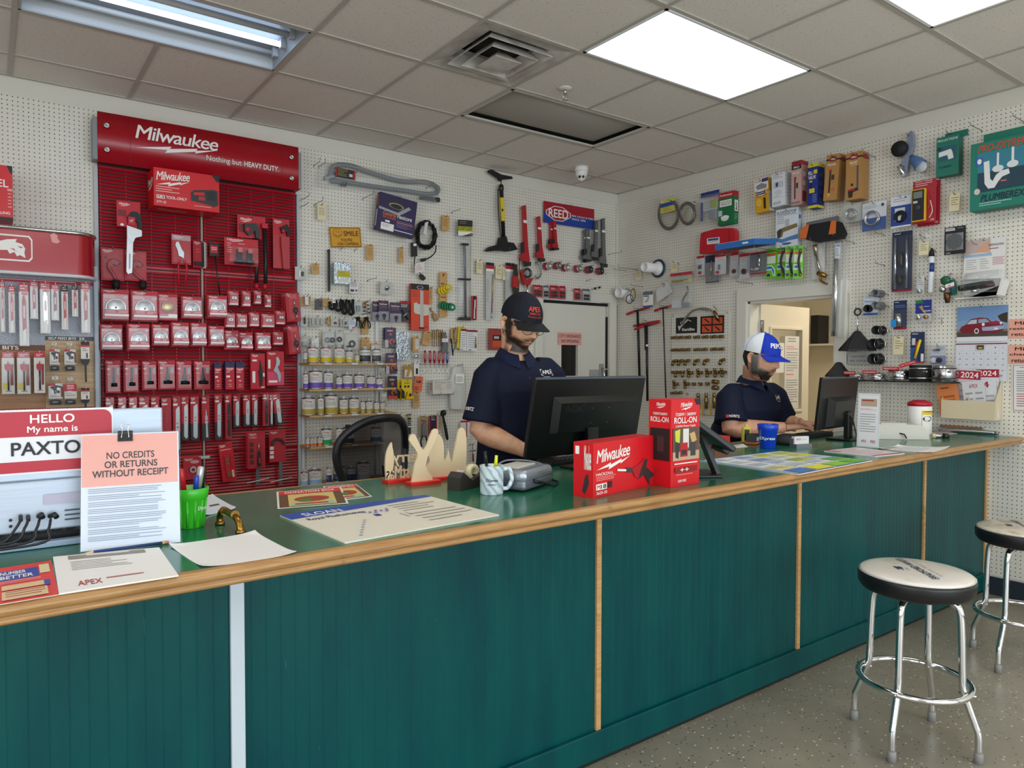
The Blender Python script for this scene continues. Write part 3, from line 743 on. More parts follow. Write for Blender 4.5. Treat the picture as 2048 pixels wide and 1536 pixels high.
# header sign
a,b = onB(195,222,.13),onB(597,295,.13); c_,e_ = onB(195,325,.13),onB(597,380,.13)
hx0,hx1,hz1,hz0 = (a.x+c_.x)/2,(b.x+e_.x)/2,(a.z+b.z)/2,(c_.z+e_.z)/2
hs = empty('header_sign',((hx0+hx1)/2,-.122,(hz0+hz1)/2),label='wide red header sign with white script logo above the slatted rack',cat='sign')
w,h = hx1-hx0,hz1-hz0
m = MB(); sg = []
for k in range(9): t = k/8; sg.append((-w/2+w*t,-.01-.012*math.sin(PI*t)))
SGN = M('#a30f1f',.28); vs = [(x,y,z) for x,y in sg for z in (-h/2,h/2)]+[(x,y+.008,z) for x,y in sg for z in (-h/2,h/2)]
m.add(vs,[(2*k,2*k+2,2*k+3,2*k+1) for k in range(8)]+[(18+2*k,18+2*k+1,18+2*k+3,18+2*k+2) for k in range(8)]+[(2*k+1,2*k+3,2*k+21,2*k+19) for k in range(8)]+[(2*k,2*k+18,2*k+20,2*k+2) for k in range(8)],SGN,True)
m.add(vs,[(0,1,19,18),(16,34,35,17)],SGN)
f = Face(m,(-w/2,0,h/2),(w,0,0),(0,0,-h),fn=lambda u,v,l: Vector((-w/2+w*u,-.0105-.012*math.sin(PI*u)-l*2.2,h/2-h*v)),seg=8); f.l = .001
milw(f,.165,.14,.56,.60,'#f2efec',-.0); f.text('Nothing but',.50,.53,.68,.68,W_,.0); f.text('HEAVY DUTY.',.695,.53,.885,.645,W_,.03)
for u in (.142,.905): f.rect(u,.01,u+.0012,.99,'#7c0a17')
m.obj('sign_face',hs)
for x in (-w/2+.048,w/2-.052):
    for z in (h*.24,-h*.24):
        MB().lathe([(.016,.012),(.017,.02),(.013,.024),(.007,.024),(.006,.02),(0,.02)],STEEL,20,(x,0,z),'y').obj('bolt',hs)
for x in (-w/2-.012,w/2+.008): MB().box((x,.043,-.01),(.026,.1,h*.84),'#8a8d92',.003).obj('side_bracket',hs,label='grey steel side bracket')
def mpack(rect,label,name='tool_pack',ops=(),tools=(),off=.09,blister=(.02,.08,.98,.98,.02),n=1,hk=True,cat='tool pack',base=MR,group=None,**k):
    P = [('m',.08,.03,.55,.1 if rect[3]-rect[1] > 60 else .14)] + list(ops)
    return pack('B',rect,off,name,label,cat,base,P,tools=tools,blister=blister,n=n,hk=hk or None,group=group,**k)
SAWS = [((203,579,258,640),1,3),((262,582,315,642),1,3),((363,593,404,637),1,2),((415,591,454,635),1,4),
        ((200,649,245,700),2,2),((255,648,299,700),2,4),((304,649,338,691),2,3),((343,645,378,692),2,4),((381,646,413,692),2,3),((417,652,448,692),2,3),((449,661,477,699),2,2),((478,665,505,700),2,1),((511,665,541,700),2,2)]
cnt = {1: 0,2: 0}
SAW_S = M('#b9bcbe',.3,.85); 
def sawtools(W,H,k):
    r = W*.37
    return [('hole_saw','disc',SAW_S,.5,.60,r,.002,.02),('rim','ring',M('#d9dadb',.2,1.),.5,.60,r*.96,.0025,.02),
            ('arbor_hole','disc',K_,.5,.6,r*.12,.0195,.0206),('wrap_label','face',MR,.09,.66,.97,.93,.001,.0225,[('r',0,.55,1,.8,W_),('l',.1,.12,.45,.5,2,'#f0c8c4'),('l',.55,.15,.95,.5,2,'#f0c8c4')])]
for rect,row,n in SAWS:
    cnt[row] += 1; c,W,H = rectW('B',*rect,.1)
    mpack(rect,f'half moon hole saw pack, {ORD[cnt[row]-1]} in the {("upper", "lower")[row-1]} row','hole_saw_pack',[('r',.8,.2,.97,.28,G_),('l',.08,.2,.5,.3,2,'#f0d5d0')],
          sawtools(W,H,row),.1+.014*(n-1),(.01,.12,.99,.99,.024),n,group='carded hole saws on the red rack')
mpack((315,588,355,641),'brass toned hole saw pack in the upper row','hole_saw_pack',[('l',.05,.18,.5,.26,2,'#f0d5d0')],[('hole_saw','disc',M('#c9b07a',.35,.8),.5,.5,.035,.002,.018),('rim','ring',M('#9a8350',.3,1.),.5,.5,.026,.002,.018),('wrap_label','face',W_,.06,.76,.95,.9,.001,.019,[('r',0,0,.5,.6,PINK)])],.1,(.01,.1,.99,.99,.022),group='carded hole saws on the red rack')
for k,(r,n,row) in enumerate([((456,582,477,611),2,'top'),((484,582,501,613),2,'top'),((508,581,522,608),2,'top'),((529,589,542,615),1,'top'),((450,625,470,655),2,'second'),((472,627,494,655),2,'second'),((498,625,518,653),2,'second'),((522,628,549,655),2,'second'),((551,622,570,649),2,'second'),((546,664,566,690),2,'third')]):
    i = k if k < 4 else k-4 if k < 9 else 0
    mpack(r,f'small cup saw pack, {ORD[i]} in the {row} row of small packs','cup_saw_pack',[('l',.1,.16,.8,.26,2,'#f0d5d0')],
          [('cup_saw','rod',SAW_S,.5,[(0,.34),(.012,.34),(.012,.62),(.0,.62)],.012),('wrap_label','face',W_,.08,.8,.95,.96,.001,.004,[('r',0,0,1,.4,PINK)]),('size_label','face',W_,.3,.4,.72,.56,.024,.0245,[('r',.3,.3,.7,.75,'#777')])],.12,(.02,.08,.98,.99,.026),n,group='carded cup saws on the red rack',dn=.028)
for k,r in enumerate([(211,721,241,786),(247,721,277,784),(284,722,313,780),(316,721,350,779),(352,722,383,780),(388,722,420,779)]):
    hw = (.18,.19,.2,.27,.28,.3)[k]; sw = (.09,.08,.09,.06,.06,.05)[k]
    mpack(r,f'black self feed bit card, {ORD[k]} in the row of six','drill_bit_pack',[('e',.2,.26,.12,.03,'#e9b9b4'),('r',.74,.24,.93,.44,G_),('l',.1,.42,.4,.46,1,'#e9b9b4')],
          [('drill_bit','rod',M('#24252a',.3,.7),.53,[(0,.22),(.006,.22),(.006,.45),(.0075 if k < 3 else .012,.5),(.009 if k < 3 else .017,.69),(.0,.69)],.014),('cutting_head','rod',M('#1c1d20',.3,.7),.53,[(0,.69),(hw*.09+.004,.69),(hw*.09+.006,.8),(0,.8)],.016)],.09,(.02,.1,.98,.98,.03),group='self feed bits on the red rack')
for k,(r,n) in enumerate([((429,725,443,779),1),((451,723,469,779),2),((472,724,488,779),1)]):
    pack('B',r,.09,'blade_box',f'slim red and purple blade case, {ORD[k]} beside the black bits','tool pack','#c4142a',[('r',0,0,1,.2,'#2b2458'),('m',.1,.22,.9,.32),('l',.1,.36,.7,.42,1,W_),('r',.1,.5,.5,.57,W_),('t','HSS',.35,.65,.65,.71,W_),('l',.3,.8,.7,.95,2,'#d9a0a0')],.02,side='#2b2458',n=n,dn=.024,hk=True,group='slim blade cases on the red rack')
kn = mpack((502,707,530,778),'tall red knife card with a black folding knife','knife_pack',[('r',.1,.17,.42,.22,W_),('r',.1,.5,.3,.82,W_),('r',.8,.55,.97,.65,W_),('r',.7,.93,.96,.97,'#e9b9b4')],
           [('knife','poly',M('#2b2b2d',.35,.6),[(.62,.18),(.78,.42),(.82,.6),(.78,.88),(.62,.95),(.55,.6),(.5,.52),(.58,.45)],.002,.01)],.1,None,2,group='knife cards on the red rack')
mpack((534,703,568,771),'pink and red knife card with a grey folding knife','knife_pack',[('r',.05,.6,.98,.98,'#d7476a'),('r',.07,.24,.2,.5,W_),('r',.1,.85,.6,.91,W_)],
      [('knife','poly',M('#8b8f94',.3,.8),[(.5,.18),(.62,.15),(.75,.28),(.7,.4),(.6,.45),(.8,.7),(.76,.88),(.66,.9),(.56,.66),(.35,.56),(.48,.42),(.52,.3)],.002,.01)],.1,None,2,group='knife cards on the red rack')
BL = [((211,794,229,880),0),((236,794,253,882),0),((258,794,275,882),0),((278,793,299,882),0),((302,793,319,882),0),((323,795,343,885),3),((346,792,362,906),1),((363,792,378,881),1),((381,792,398,881),1),((404,791,419,881),2),((430,789,444,878),1),((451,789,463,877),4),
      ((467,790,480,855),1),((487,789,501,853),1),((504,788,516,853),1),((526,787,538,852),4),((539,788,546,852),1),((548,787,563,849),1)]
for k,(r,t) in enumerate(BL):
    bc = M('#d9dcdf',.35,.3) if t in (0,1,2) else M('#1b1b1e',.4) if t == 4 else M('#b5222f',.4)
    P = [('r',.05,.13,.6,.17,W_)] + ([('r',0,.62,1,1,'#2a2a2e')] if t in (1,2) else [])
    mpack(r,f'clear saw blade pack, {ORD[k] if k < 12 else ORD[k-12]} in the {"long" if k < 12 else "shorter"} blade row','blade_pack',P,
          [('saw_blade','poly',bc,[(.35,.24),(.55,.2),(.8,.18),(.84,.3),(.8,.93),(.55,.96),(.3,.9)] if t != 2 else [(.5,.3),(.6,.36),(.8,.93),(.5,.93)],.002,.005),('blade_print','face',bc,.4,.45,.72,.62,.005,.0052,[('l',.2,.1,.8,.9,2,'#c43a45',.4)])],.085,(0,0,1,1,.012),1 if k < 5 else 2,hk=k % 3 == 0,group='saw blade packs on the red rack',dn=.02,tilt=-.12 if k == 17 else 0)
mpack((441,886,469,963),'red torpedo level on a narrow card low on the rack','level_pack',[('l',.1,.16,.9,.2,1,W_)],[('level','box',MR,.28,.3,.62,.9,.002,.018,.003),('vial','box','#5c6b2a',.36,.38,.56,.46,.018,.021),('vial','disc','#6c7a3a',.46,.53,.008,.018,.021),('vial','box','#5c6b2a',.38,.74,.56,.86,.018,.021),('bar_code','face',W_,.72,.72,.86,.9,.0,.001,[('l',.1,.1,.9,.9,5,'#444')])],.08,None,tilt=-.12)
mpack((495,864,530,937),'red card with a black handled screwdriver','screwdriver_pack',[('t','11in1',.1,.12,.5,.17,W_)]+[('r',.12,.28+.16*k,.35,.4+.16*k,'#5a0d18') for k in range(4)],[('blade','rod',STEEL,.62,[(0,.28),(.004,.28),(.004,.55),(0,.55)],.014),('handle','rod',M('#1d1d1f',.4),.62,[(0,.53),(.011,.55),(.008,.6),(.015,.78),(.011,.94),(0,.95)],.016),('grip_label','box',MR,.57,.7,.67,.85,.026,.033,.004)],.11,(.02,.02,.98,.98,.034),2,dn=.04)
mpack((538,861,571,924),'red card with a black curved cutter bow','cutter_pack',[('r',.05+.0,.5+.14*k,.28,.6+.14*k,W_) for k in range(3)],[('cutter','arc',M('#1d1d1f',.35),.5,.45,.04,.009,.014,.0,PI)],.08,(.02,.02,.98,.98,.026))
for k,(x,y0,y1) in enumerate(((515,930,970),(561,890,968))):
    p,q = onB(x,y0,.07),onB(x,y1,.07); m = MB().box((0,0,0),(.022,.004,p.z-q.z),GREYM)
    o = m.obj('spring_strip',label=f'grey hanging tool strip with a cross rod below the {("screwdriver", "pipe cutter")[k]} card',cat='display strip'); o.location = (p.x,-.07,(p.z+q.z)/2)
    m = MB().tube([(-.075,-.012,-(p.z-q.z)/2+.022),(.075,-.012,-(p.z-q.z)/2+.042)],.0035,'#d8d6d2',8); m.obj('cross_rod',o)
    MB().tube([(-.012,0,-(p.z-q.z)/2-.01),(.012,0,-(p.z-q.z)/2-.01),(.007,0,-(p.z-q.z)/2+.012),(-.007,0,-(p.z-q.z)/2+.012)],.0018,MR,6,True).obj('end_loop',o)
    MB().tube([(0,.003,(p.z-q.z)/2-.01),(0,.039,(p.z-q.z)/2-.01)],.003,WIRE,6).obj('support_pin',o)
mpack((366,915,402,959),'clear moulded pack of a round tool low on the rack behind the pen cup','tool_pack',[('e',.65,.2,.25,.08,'#e8a0a8')],[('tool','ring','#d9d9de',.55,.55,.016,.005,.01),('tool','box',MRD,.3,.45,.8,.62,.002,.012,.003)],.08,(.0,.0,1,1,.022),hk=False)
# upper tools
RW = M('#aeb1b4',.35,.9)
pack('B',(232,403,283,549),.13,'pipe_wrench','big grey aluminium pipe wrench with black jaw on a red card','wrench',None,(),tools=[
    ('card','face',MR,.04,0,.96,.35,0,.0016,[('m',.1,.06,.55,.2),('r',.05,.35,.4,.6,'#7c1420'),('e',.22,.93,.08,.05,W_)]),
    ('handle','poly',RW,[(.42,.36),(.66,.36),(.62,.7),(.58,.98),(.42,1.0),(.36,.97),(.38,.7)],.004,.028),('handle_slot','poly',M('#7d8084',.4,.8),[(.47,.72),(.53,.72),(.51,.93),(.46,.93)],.028,.0295),
    ('housing','poly',RW,[(.4,.34),(.98,.39),(.98,.47),(.72,.5),(.62,.58),(.4,.5)],.004,.032),('hook_jaw','poly',M('#1e1e21',.4,.5),[(.42,.22),(.6,.14),(.82,.14),(.97,.2),(1,.35),(.86,.4),(.84,.28),(.66,.25),(.56,.3),(.46,.3)],.006,.026),
    ('hang_label','face',MR,.45,.22,.72,.33,.03,.0312,[('t','14"',.25,.3,.75,.65,W_)]),('knurl_nut','box',M('#2a2a2d',.5,.6),.78,.44,.9,.5,.008,.028,.004)],hk='big grey pipe wrench',hole=.03)
for k,(r,kn) in enumerate((((202,496,248,561),.62),((249,502,293,562),.8))):
    pack('B',r,.08,'tubing_cutter',f'red C-shaped pipe cutter with black knob on a red card, {("nearer the white wall", "beside the big wrench")[k]}','pipe cutter',MR,[('m',.06,.05,.5,.15),('e',.2,.3,.08,.06,'#7c1420')],tools=[
        ('frame','curve',M('#b8233a',.35),[(.8,.48,.012),(.6,.38,.016),(.38,.42,.018),(.32,.6,.018),(.5,.8,.018),(kn,.95,.018)],.010),('jaw','poly',M('#a01a2e',.35),[(.25,.45),(.5,.35),(.75,.42),(.7,.55),(.5,.5),(.42,.62)],.004,.026),('knob','rod',RUB,kn,[(0,.98),(.02,.99),(.022,1.18),(.016,1.26),(0,1.26)],.018)],blister=(.02,.02,.98,.98,.028),hk=f'{("first", "second")[k]} red pipe cutter')
bx = pack('B',(308,343,438,418),.26,'tool_carton','red cordless tool carton hanging under the header sign','carton',BOXRED,[('m',.04,.06,.54,.44),('l',.03,.48,.4,.66,3,'#f2c4bf'),('r',.04,.71,.16,.80,W_),('t','M18',.05,.72,.15,.79,K_,.03),('t','TOOL-ONLY',.18,.715,.49,.79,W_,.03),('t','2771-20',.04,.86,.18,.92,W_),('p',[(.88,0),(1,0),(1,.17),(.96,.17)],K_),('l',.6,.88,.88,.92,1,'#f2c4bf'),
    ('p',[(.55,.55),(.6,.47),(.9,.40),(.97,.42),(.98,.8),(.92,.86),(.75,.8),(.56,.76)],'#2e2f31'),('p',[(.6,.53),(.76,.5),(.76,.58),(.6,.6)],BOXRED),('p',[(.8,.47),(.94,.45),(.94,.72),(.8,.7)],'#1a1a1c'),('r',.67,.62,.77,.72,MR)],.2,sides=[('l',[('m',.1,.2,.9,.5)]),('b',[('t','Milwaukee',.1,.3,.55,.7,'#e8a09a',.03)])])
for dx in (-.12,.12): MB().tube([(dx,.230,.0),(dx,.2,.0)],.004,WIRE,6).obj('mounting_pin',bx)
pack('B',(343,469,382,529),.08,'pliers_pack','clear pack of pliers with long red handles on a red card','pliers',MR,[('r',.02,.02,.98,.2,'#c9a0a5'),('m',.08,.05,.6,.14)],tools=[
    ('pliers','poly',M('#b9bcc0',.25,.9),[(.22,.28),(.34,.25),(.5,.5),(.62,.6),(.6,.8),(.5,.76),(.34,.72),(.3,.55),(.18,.38)],.002,.014),('handle','tube',MR,[(.4,.85,.01),(.32,1.1,.01),(.34,1.7,.012)],.0065),('handle','tube',MR,[(.62,.85,.01),(.76,1.1,.01),(.66,1.7,.012)],.0065)],blister=(.02,.02,.98,.98,.02),hk='red handled pliers')
mpack((384,482,414,536),'red card with a black folding saw and white edge strip','tool_pack',[('l',.2,.3,.6,.5,2,PINK),('r',.74,.02,.96,.98,W_)],[('saw_handle','box',K_,.05,.78,.7,.92,.002,.02,.004),('saw_back','box',K_,.66,.05,.8,.95,.002,.01)],.08,(.02,.02,.98,.98,.022),tw=.35)
pack('B',(418,486,441,590),.08,'pry_bar','thin black rod tool on a small red and black hang card','tool',None,(),tools=[('hang_card','face',K_,.05,0,.85,.26,0,.006,[('r',.1,.2,.85,.75,MR),('l',.2,.35,.8,.6,2,W_)]),('rod','tube',M('#1a1a1c',.4),[(.5,.25,.006),(.72,.65,.006),(.9,1.,.006)],.0045)],hk='thin black rod tool')
pack('B',(474,432,534,582),.09,'bolt_cutter','long black handled cutter with red grips on a red card, top of rack','cutter',None,(),tools=[
    ('card','face',MR,.02,.0,.95,.3,0,.0016,[('m',.1,.1,.5,.3),('r',.05,.4,.4,.75,'#7c1420')]),('jaw_housing','poly',M('#222225',.4),[(.22,.12),(.6,.1),(.72,.18),(.72,.3),(.6,.3),(.56,.2),(.36,.27),(.22,.22)],.004,.03),('jaw_label','disc',MR,.33,.19,.016,.03,.032),('head','box',MR,.78,.09,.98,.16,.01,.04,.003),('handle','tube',M('#1a1a1c',.45),[(.55,.3,.02),(.62,.65,.02),(.6,.92,.02)],.0125),('handle','tube',M('#1a1a1c',.45),[(.88,.12,.025),(.92,.6,.02),(.9,.92,.02)],.0135),('grip_end','tube',MR,[(.6,.9,.02),(.62,.97,.02)],.014),('grip_end','tube',MR,[(.9,.9,.02),(.88,.97,.02)],.014)],hk='black handled cutter',hole=.03)
mpack((449,477,516,531),'clear pack of two dark round batteries on a red card','battery_pack',[('l',.08,.2,.22,.6,5,'#e8b0b0'),('l',.4,.2,.7,.24,1,W_)],[('battery','rod',M('#33343a',.3,.4),.4,[(0,.42),(.02,.44),(.02,.8),(.03,.82),(.03,.96),(0,.96)],.03),('battery','rod',M('#33343a',.3,.4),.7,[(0,.44),(.02,.46),(.02,.8),(.03,.82),(.03,.96),(0,.96)],.03),('seal_label','face',PINK,.34,.38,.46,.55,.05,.052,[]),('seal_label','face',PINK,.64,.4,.76,.56,.05,.052,[])],.15,(.02,.3,.98,.99,.065))
mpack((546,438,579,537),'narrow red pipe wrench hanging from a red card at the rack edge','pipe_wrench',[('r',0,.35,1,1,SL)] ,[('jaw','poly',M('#1e1e21',.4,.5),[(.4,.18),(.8,.1),(.98,.2),(.95,.34),(.8,.34),(.8,.26),(.5,.3)],.002,.022),('jaw_label','disc',MR,.58,.25,.012,.022,.024),('handle','poly',M('#b01828',.35),[(.42,.36),(.96,.4),(.8,.5),(.72,.98),(.56,1.0),(.46,.6)],.002,.022)],.08,None,base=MR,cat='wrench')
for k,r in enumerate(((572,585,600,642),(576,651,600,708))):
    mpack(r,f'red drill chuck card overhanging the rack edge, {("upper", "lower")[k]} one','arbor_pack',[('r',.3,.05,.8,.22,'#d94a55')],[('shank','rod',STEEL,.58,[(0,.22),(.003,.22),(.003,.55),(0,.55)],.012),('chuck','rod',M('#141416',.4),.62,[(0,.52),(.014,.55),(.018,.66),(.01,.74),(0,.74)],.016),('shank','rod',STEEL,.66,[(0,.74),(.005,.74),(.005,.95),(0,.95)],.014)],.12,(.02,.02,.98,.98,.04),3,group='arbor cards at the rack edge',tilt=-.08,dn=.043)
HB['B'] = 0.
# ---------------------------------------------------------------- pegboard of the back wall
TAN = '#c99d5e'; CRT = '#e6d9b2'
for r,l,c,t in [((635,408,651,440),'cream price tag on a long hook above the yellow smile sign',CRT,0),((733,489,747,520),'tan price tag just beside the yellow smile sign',TAN,0),((798,494,807,526),'tan price tag hanging edgeways below the purple drain cleaner box',TAN,0),((884,431,898,462),'tan price tag between the black cord and the disposer pack',TAN,.05),
    ((623,527,639,548),'short tan tag between the clear pack and black bar',TAN,0),((879,544,894,634),'long tan tag strip behind the yellow and green tape rolls',TAN,0),((858,574,865,608),'narrow tan tag at the edge of the orange gauge box',TAN,0),((953,519,965,547),'cream price tag just below the black and yellow pump',CRT,.03),((991,531,1004,558),'cream price tag between the two pencil packs',CRT,.03),
    ((1005,533,1012,560),'narrow cream tag tucked against the second pencil pack',CRT,0),((601,594,609,613),'first small tan tag in the row of black clips',TAN,0),((615,594,622,613),'second small tan tag in the row of black clips',TAN,0),((646,597,659,613),'wide tan tag between the springs and black clips',TAN,.3),((723,675,739,703),'tan tag above the printed cans on the top shelf',TAN,0),
    ((846,663,861,691),'tilted tan tag beside the brass brushes',TAN,.22),((826,784,839,815),'long tan tag below the orange hang tag',TAN,0)]:
    tag('B',r,l,c,.05 if c == CRT else .04,tilt=t,hk=True,n=5)
for q,l in [((627,331,640,314),'first of a pair of empty hooks left of the bagged hose'),((637,333,651,315),'second of a pair of empty hooks at the bagged hose'),((598,402,619,385),'long empty looped hook beside the red header sign'),((599,415,617,403),'short empty looped hook beside the red header sign'),((628,409,646,388),'empty hook next to the cream tag near the header sign'),
    ((725,397,748,381),'empty hook below the bagged grey hose'),((735,560,753,553),'empty hook between the foil packs and small clear box'),((903,424,921,419),'empty hook above the disposer pack'),((1172,561,1182,557),'tiny empty hook below the row of die heads'),((1216,509,1243,499),'long empty double hook beside the grey wrenches')]:
    barehook('B',*q,l)
# drain hose in a clear bag
HG = NT('grey_corrugated_hose'); wv = HG.n('TexWave',{'Vector': HG.co.outputs['Object'],'Scale': 55.}); HG.bump(wv.outputs[1],.6,.004); HG.out(Base_Color=lin('#84888c'),Roughness=.35); HG = HG.m
loose('B',(760,360),.05,'bagged_hose','long grey corrugated drain hose in a clear bag high on the pegboard','hose',[
    ('hose','curve',HG,[(660,352),(668,332),(700,331),(740,345),(800,362),(850,364),(874,374),(874,384),(855,388),(800,380),(740,372),(690,364),(662,362)],.018),
    ('hose_cuff','rod','#4b555c',[(648,357,.05),(672,350,.05)],[(0,.012),(.3,.02),(1,.022)]),('hose_cuff','rod','#4b555c',[(682,366,.05),(692,368,.05)],[(0,.02),(1,.021)]),('hose_cuff','rod','#3f474e',[(840,396,.04),(878,400,.04)],[(0,.012),(.6,.018),(1,.02)]),
    ('label_card','face','#2b2b2c',(671,334,711,353),.085,[('r',0,0,.06,1,'#c2182a'),('r',.9,0,1,1,'#c2182a'),('l',.1,.1,.6,.9,5,'#a8a04a'),('r',.68,.45,.85,.75,'#d8d4cc')],8),
    ('bag','bag',BAG,[(635,370),(640,330),(655,322),(720,330),(800,348),(870,362),(881,376),(880,404),(840,400),(760,384),(690,376),(655,376)],.015,.075)],hk='left end of the bagged grey hose',hp=(712,345,.09))
hook('B',onB(862,372,.08),.02,'peg hook holding the far end of the bagged grey hose')
# drain cleaner box
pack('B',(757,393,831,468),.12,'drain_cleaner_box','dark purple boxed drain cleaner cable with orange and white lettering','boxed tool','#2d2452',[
    ('e',.45,.25,.26,.13,'#3a2a22'),('e',.45,.27,.2,.08,'#8d8f96'),('e',.45,.28,.16,.06,'#2a221e'),('p',[(.0,.38),(.5,.43),(.78,.2),(.85,.25),(.62,.45),(.5,.5),(0,.44)],'#9ea2a8'),('t','General',.12,.47,.48,.58,'#e2702c',.03,.2),('t','Flexicore',.5,.47,.9,.58,W_,.02,.2),('t','PIPE CLEANERS',.12,.6,.47,.65,'#e2702c',.02,.2),('r',.2,.7,.32,.75,W_),('r',.1,.78,.44,.97,W_),('l',.13,.81,.4,.9,3,'#888'),('l',.5,.64,.95,.84,6,'#8a7fb0'),('r',.5,.68,.95,.695,'#e2702c'),('l',.45,.9,.95,.96,1,W_)],.05,tilt=.13,side='#241d45',sides=[('l',[('r',.2,.05,.8,.35,'#8a4a30'),('r',.3,.45,.7,.9,'#b9b3cf')])],hk='purple boxed drain cleaner cable')
ck = M('#131315',.4)
cc = onB(852,470,.06)
crd = [('cord','curve',ck,[(851+(21-2.3*(k*3 % 4))*math.cos(k*.6)+(k % 5)*.5,470+(29-2.6*(k*5 % 4))*math.sin(k*.6),.03+.06*((k*7 % 13)/13)) for k in range(105)],.0058)]
loose('B',(852,470),.06,'extension_lead','coiled black power cord with an inline safety plug and white tag','cord',crd+[('inline_box','poly','#17171a',[(825,485),(834,484),(835,512),(826,513)],.03,.06),('inline_box>reset_label','face',W_,(827,487,833,492),.0615,[]),('lead','curve',ck,[(830,512,.045),(829,528,.045),(836,540,.05),(843,551,.05)],.005),('lead','curve',ck,[(872,490,.06),(870,505,.06),(858,516,.06),(850,518,.06)],.005),
    ('plug','poly',ck,[(840,549),(845,548),(852,556),(848,561),(843,558)],.04,.065),('plug','poly',ck,[(843,517),(852,516),(853,521),(846,524)],.045,.07),('warning_tag','face','#dfdbd6',(830,527,849,547),.075,[('l',.15,.2,.8,.85,4,'#c08080')],-4),('tie','poly','#cfd0d2',[(851,445),(857,443),(852,470),(846,468)],.1,.112)],hk='coiled black power cord',hp=(856,442,.09))
# yellow sign
pack('B',(660,454.5,722,494.5),.02,'camera_sign','yellow smile you are on camera sign with a drawn smiling face','sign','#d99a0e',[('r',.015,.02,.985,.05,K_),('r',.015,.95,.985,.98,K_),('r',.015,.02,.03,.98,K_),('r',.97,.02,.985,.98,K_),('e',.25,.3,.15,.22,K_),('e',.25,.3,.14,.205,'#d99a0e'),('e',.21,.24,.014,.03,K_),('e',.29,.24,.014,.03,K_),
    ('p',[(.14,.32),(.18,.4),(.25,.43),(.32,.4),(.36,.32),(.37,.33),(.33,.42),(.25,.46),(.17,.42),(.13,.33)],K_),('t','SMILE',.44,.19,.92,.44,'#2a2016',.02),('t',"YOU'RE",.32,.56,.7,.71,'#2a2016',.01),('t','ON CAMERA',.22,.76,.9,.9,'#2a2016',.01)],.002,tilt=-.1,hk=None)
MB()
for dx in ((684,497),(712,499)): hook('B',onB(*dx,.03),.012,f'short hook under the smile sign, {"nearer the black bar" if dx[0] < 700 else "nearer the tan tag"}')
plain('flat_bar','flat black steel bar hanging below the yellow smile sign','bar',MB().box((0,0,0),(.02,.005,.31),'#1b1b1d',.002).lathe([(.003,.003),(.003,.0032),(0,.0032)],'#c9c9c9',8,(0,0,-.148),'y'),onB(658,541,.035))
hook('B',onB(658,500,.035),.01,'peg hook holding the flat black steel bar')
FOIL = NT('crinkled_silver_foil'); g_ = FOIL.noise(FOIL.mapped((1,1,1)),45,3,.6); FOIL.bump(g_.outputs[0],.8,.01); FOIL.out(Base_Color=lin('#b9c3cc'),Metallic=.9,Roughness=.25); FOIL = FOIL.m
pack('B',(668,525,701,568),.08,'foil_pouch','shiny silver foil pouch with a yellow printed label','pouch',FOIL,[('r',.2,.38,.98,.68,'#c9c02e'),('l',.25,.42,.95,.64,4,'#6a661e'),('e',.55,.83,.4,.08,'#d9d4c4')],.012,n=2,dn=.02,hk='silver foil pouch')
pack('B',(699,563,717,587),.06,'labelled_pack','small white labelled pack below the silver foil pouch','pack','#dcdcda',[('l',.15,.1,.85,.5,4,'#555'),('r',.1,.66,.5,.86,'#2d3f5c'),('r',.6,.66,.9,.82,'#b04a50')],.01,hk=True)
def cpack(rect,label,tools=(),off=.06,d=.024,cat='clear pack',n=1,card='#cfcdc6',ops=(),name='clear_pack',hk=True,**k):
    return pack('B',rect,off,name,label,cat,card,ops,tools=tools,blister=(.01,.12,.99,.99,d),n=n,dn=d+.006,hk=hk,**k)
DK = M('#2a2a2c',.4); LB = lambda: ('maker_label','face',W_,.3,.2,.75,.5,.001,.002,[('l',.1,.2,.9,.8,3,'#777')])
cpack((760,562,784,589),'small square clear box with a metal knob inside',[('knob','disc',STEEL,.55,.5,.016,.002,.02),('knob','disc',DK,.5,.6,.012,.004,.022)],d=.04)
cpack((590,534,611,560),'clear pack of small parts beside the red rack edge',[('part','box',WHITE,.3,.3,.5,.8,.002,.015,.003),('part','box',DK,.55,.35,.8,.7,.002,.012,.003)])
# disposer wrench pack
loose('B',(931,540),.05,'disposer_tool_pack','long bagged disposer tool with a black and yellow header card','tool pack',[('header_card','face','#2b2a2a',(916,439,945,471),.062,[('t','DISPOSER',.02,.46,.98,.68,K_,.02),('r',.0,.42,1,.74,'#c9c92a'),('t','DISPOSER',.03,.45,.97,.66,K_,.03),('l',.1,.1,.6,.3,2,'#888'),('p',[(0,.74),(1,.74),(1,.8),(.3,1),(0,1)],W_),('r',.8,.8,.95,.95,'#777')],2),
    ('shaft','rod',M('#5b5c5f',.35,.7),[(929,487,.045),(931,638,.045)],[(0,.010),(.04,.012),(1,.012)]),('flange','poly',DK,[(918,556),(943,557),(941,561),(920,560)],.03,.06),('foot','poly',DK,[(921,634),(940,635),(942,641),(919,640)],.02,.06),('collar','poly',DK,[(924,486),(938,487),(937,491),(925,490)],.03,.06),('bag','bag',BAG,[(915,470),(945,473),(944,560),(945,641),(917,640),(918,560)],.012,.06)],hk='long bagged disposer tool',hp=(932,443,.06))
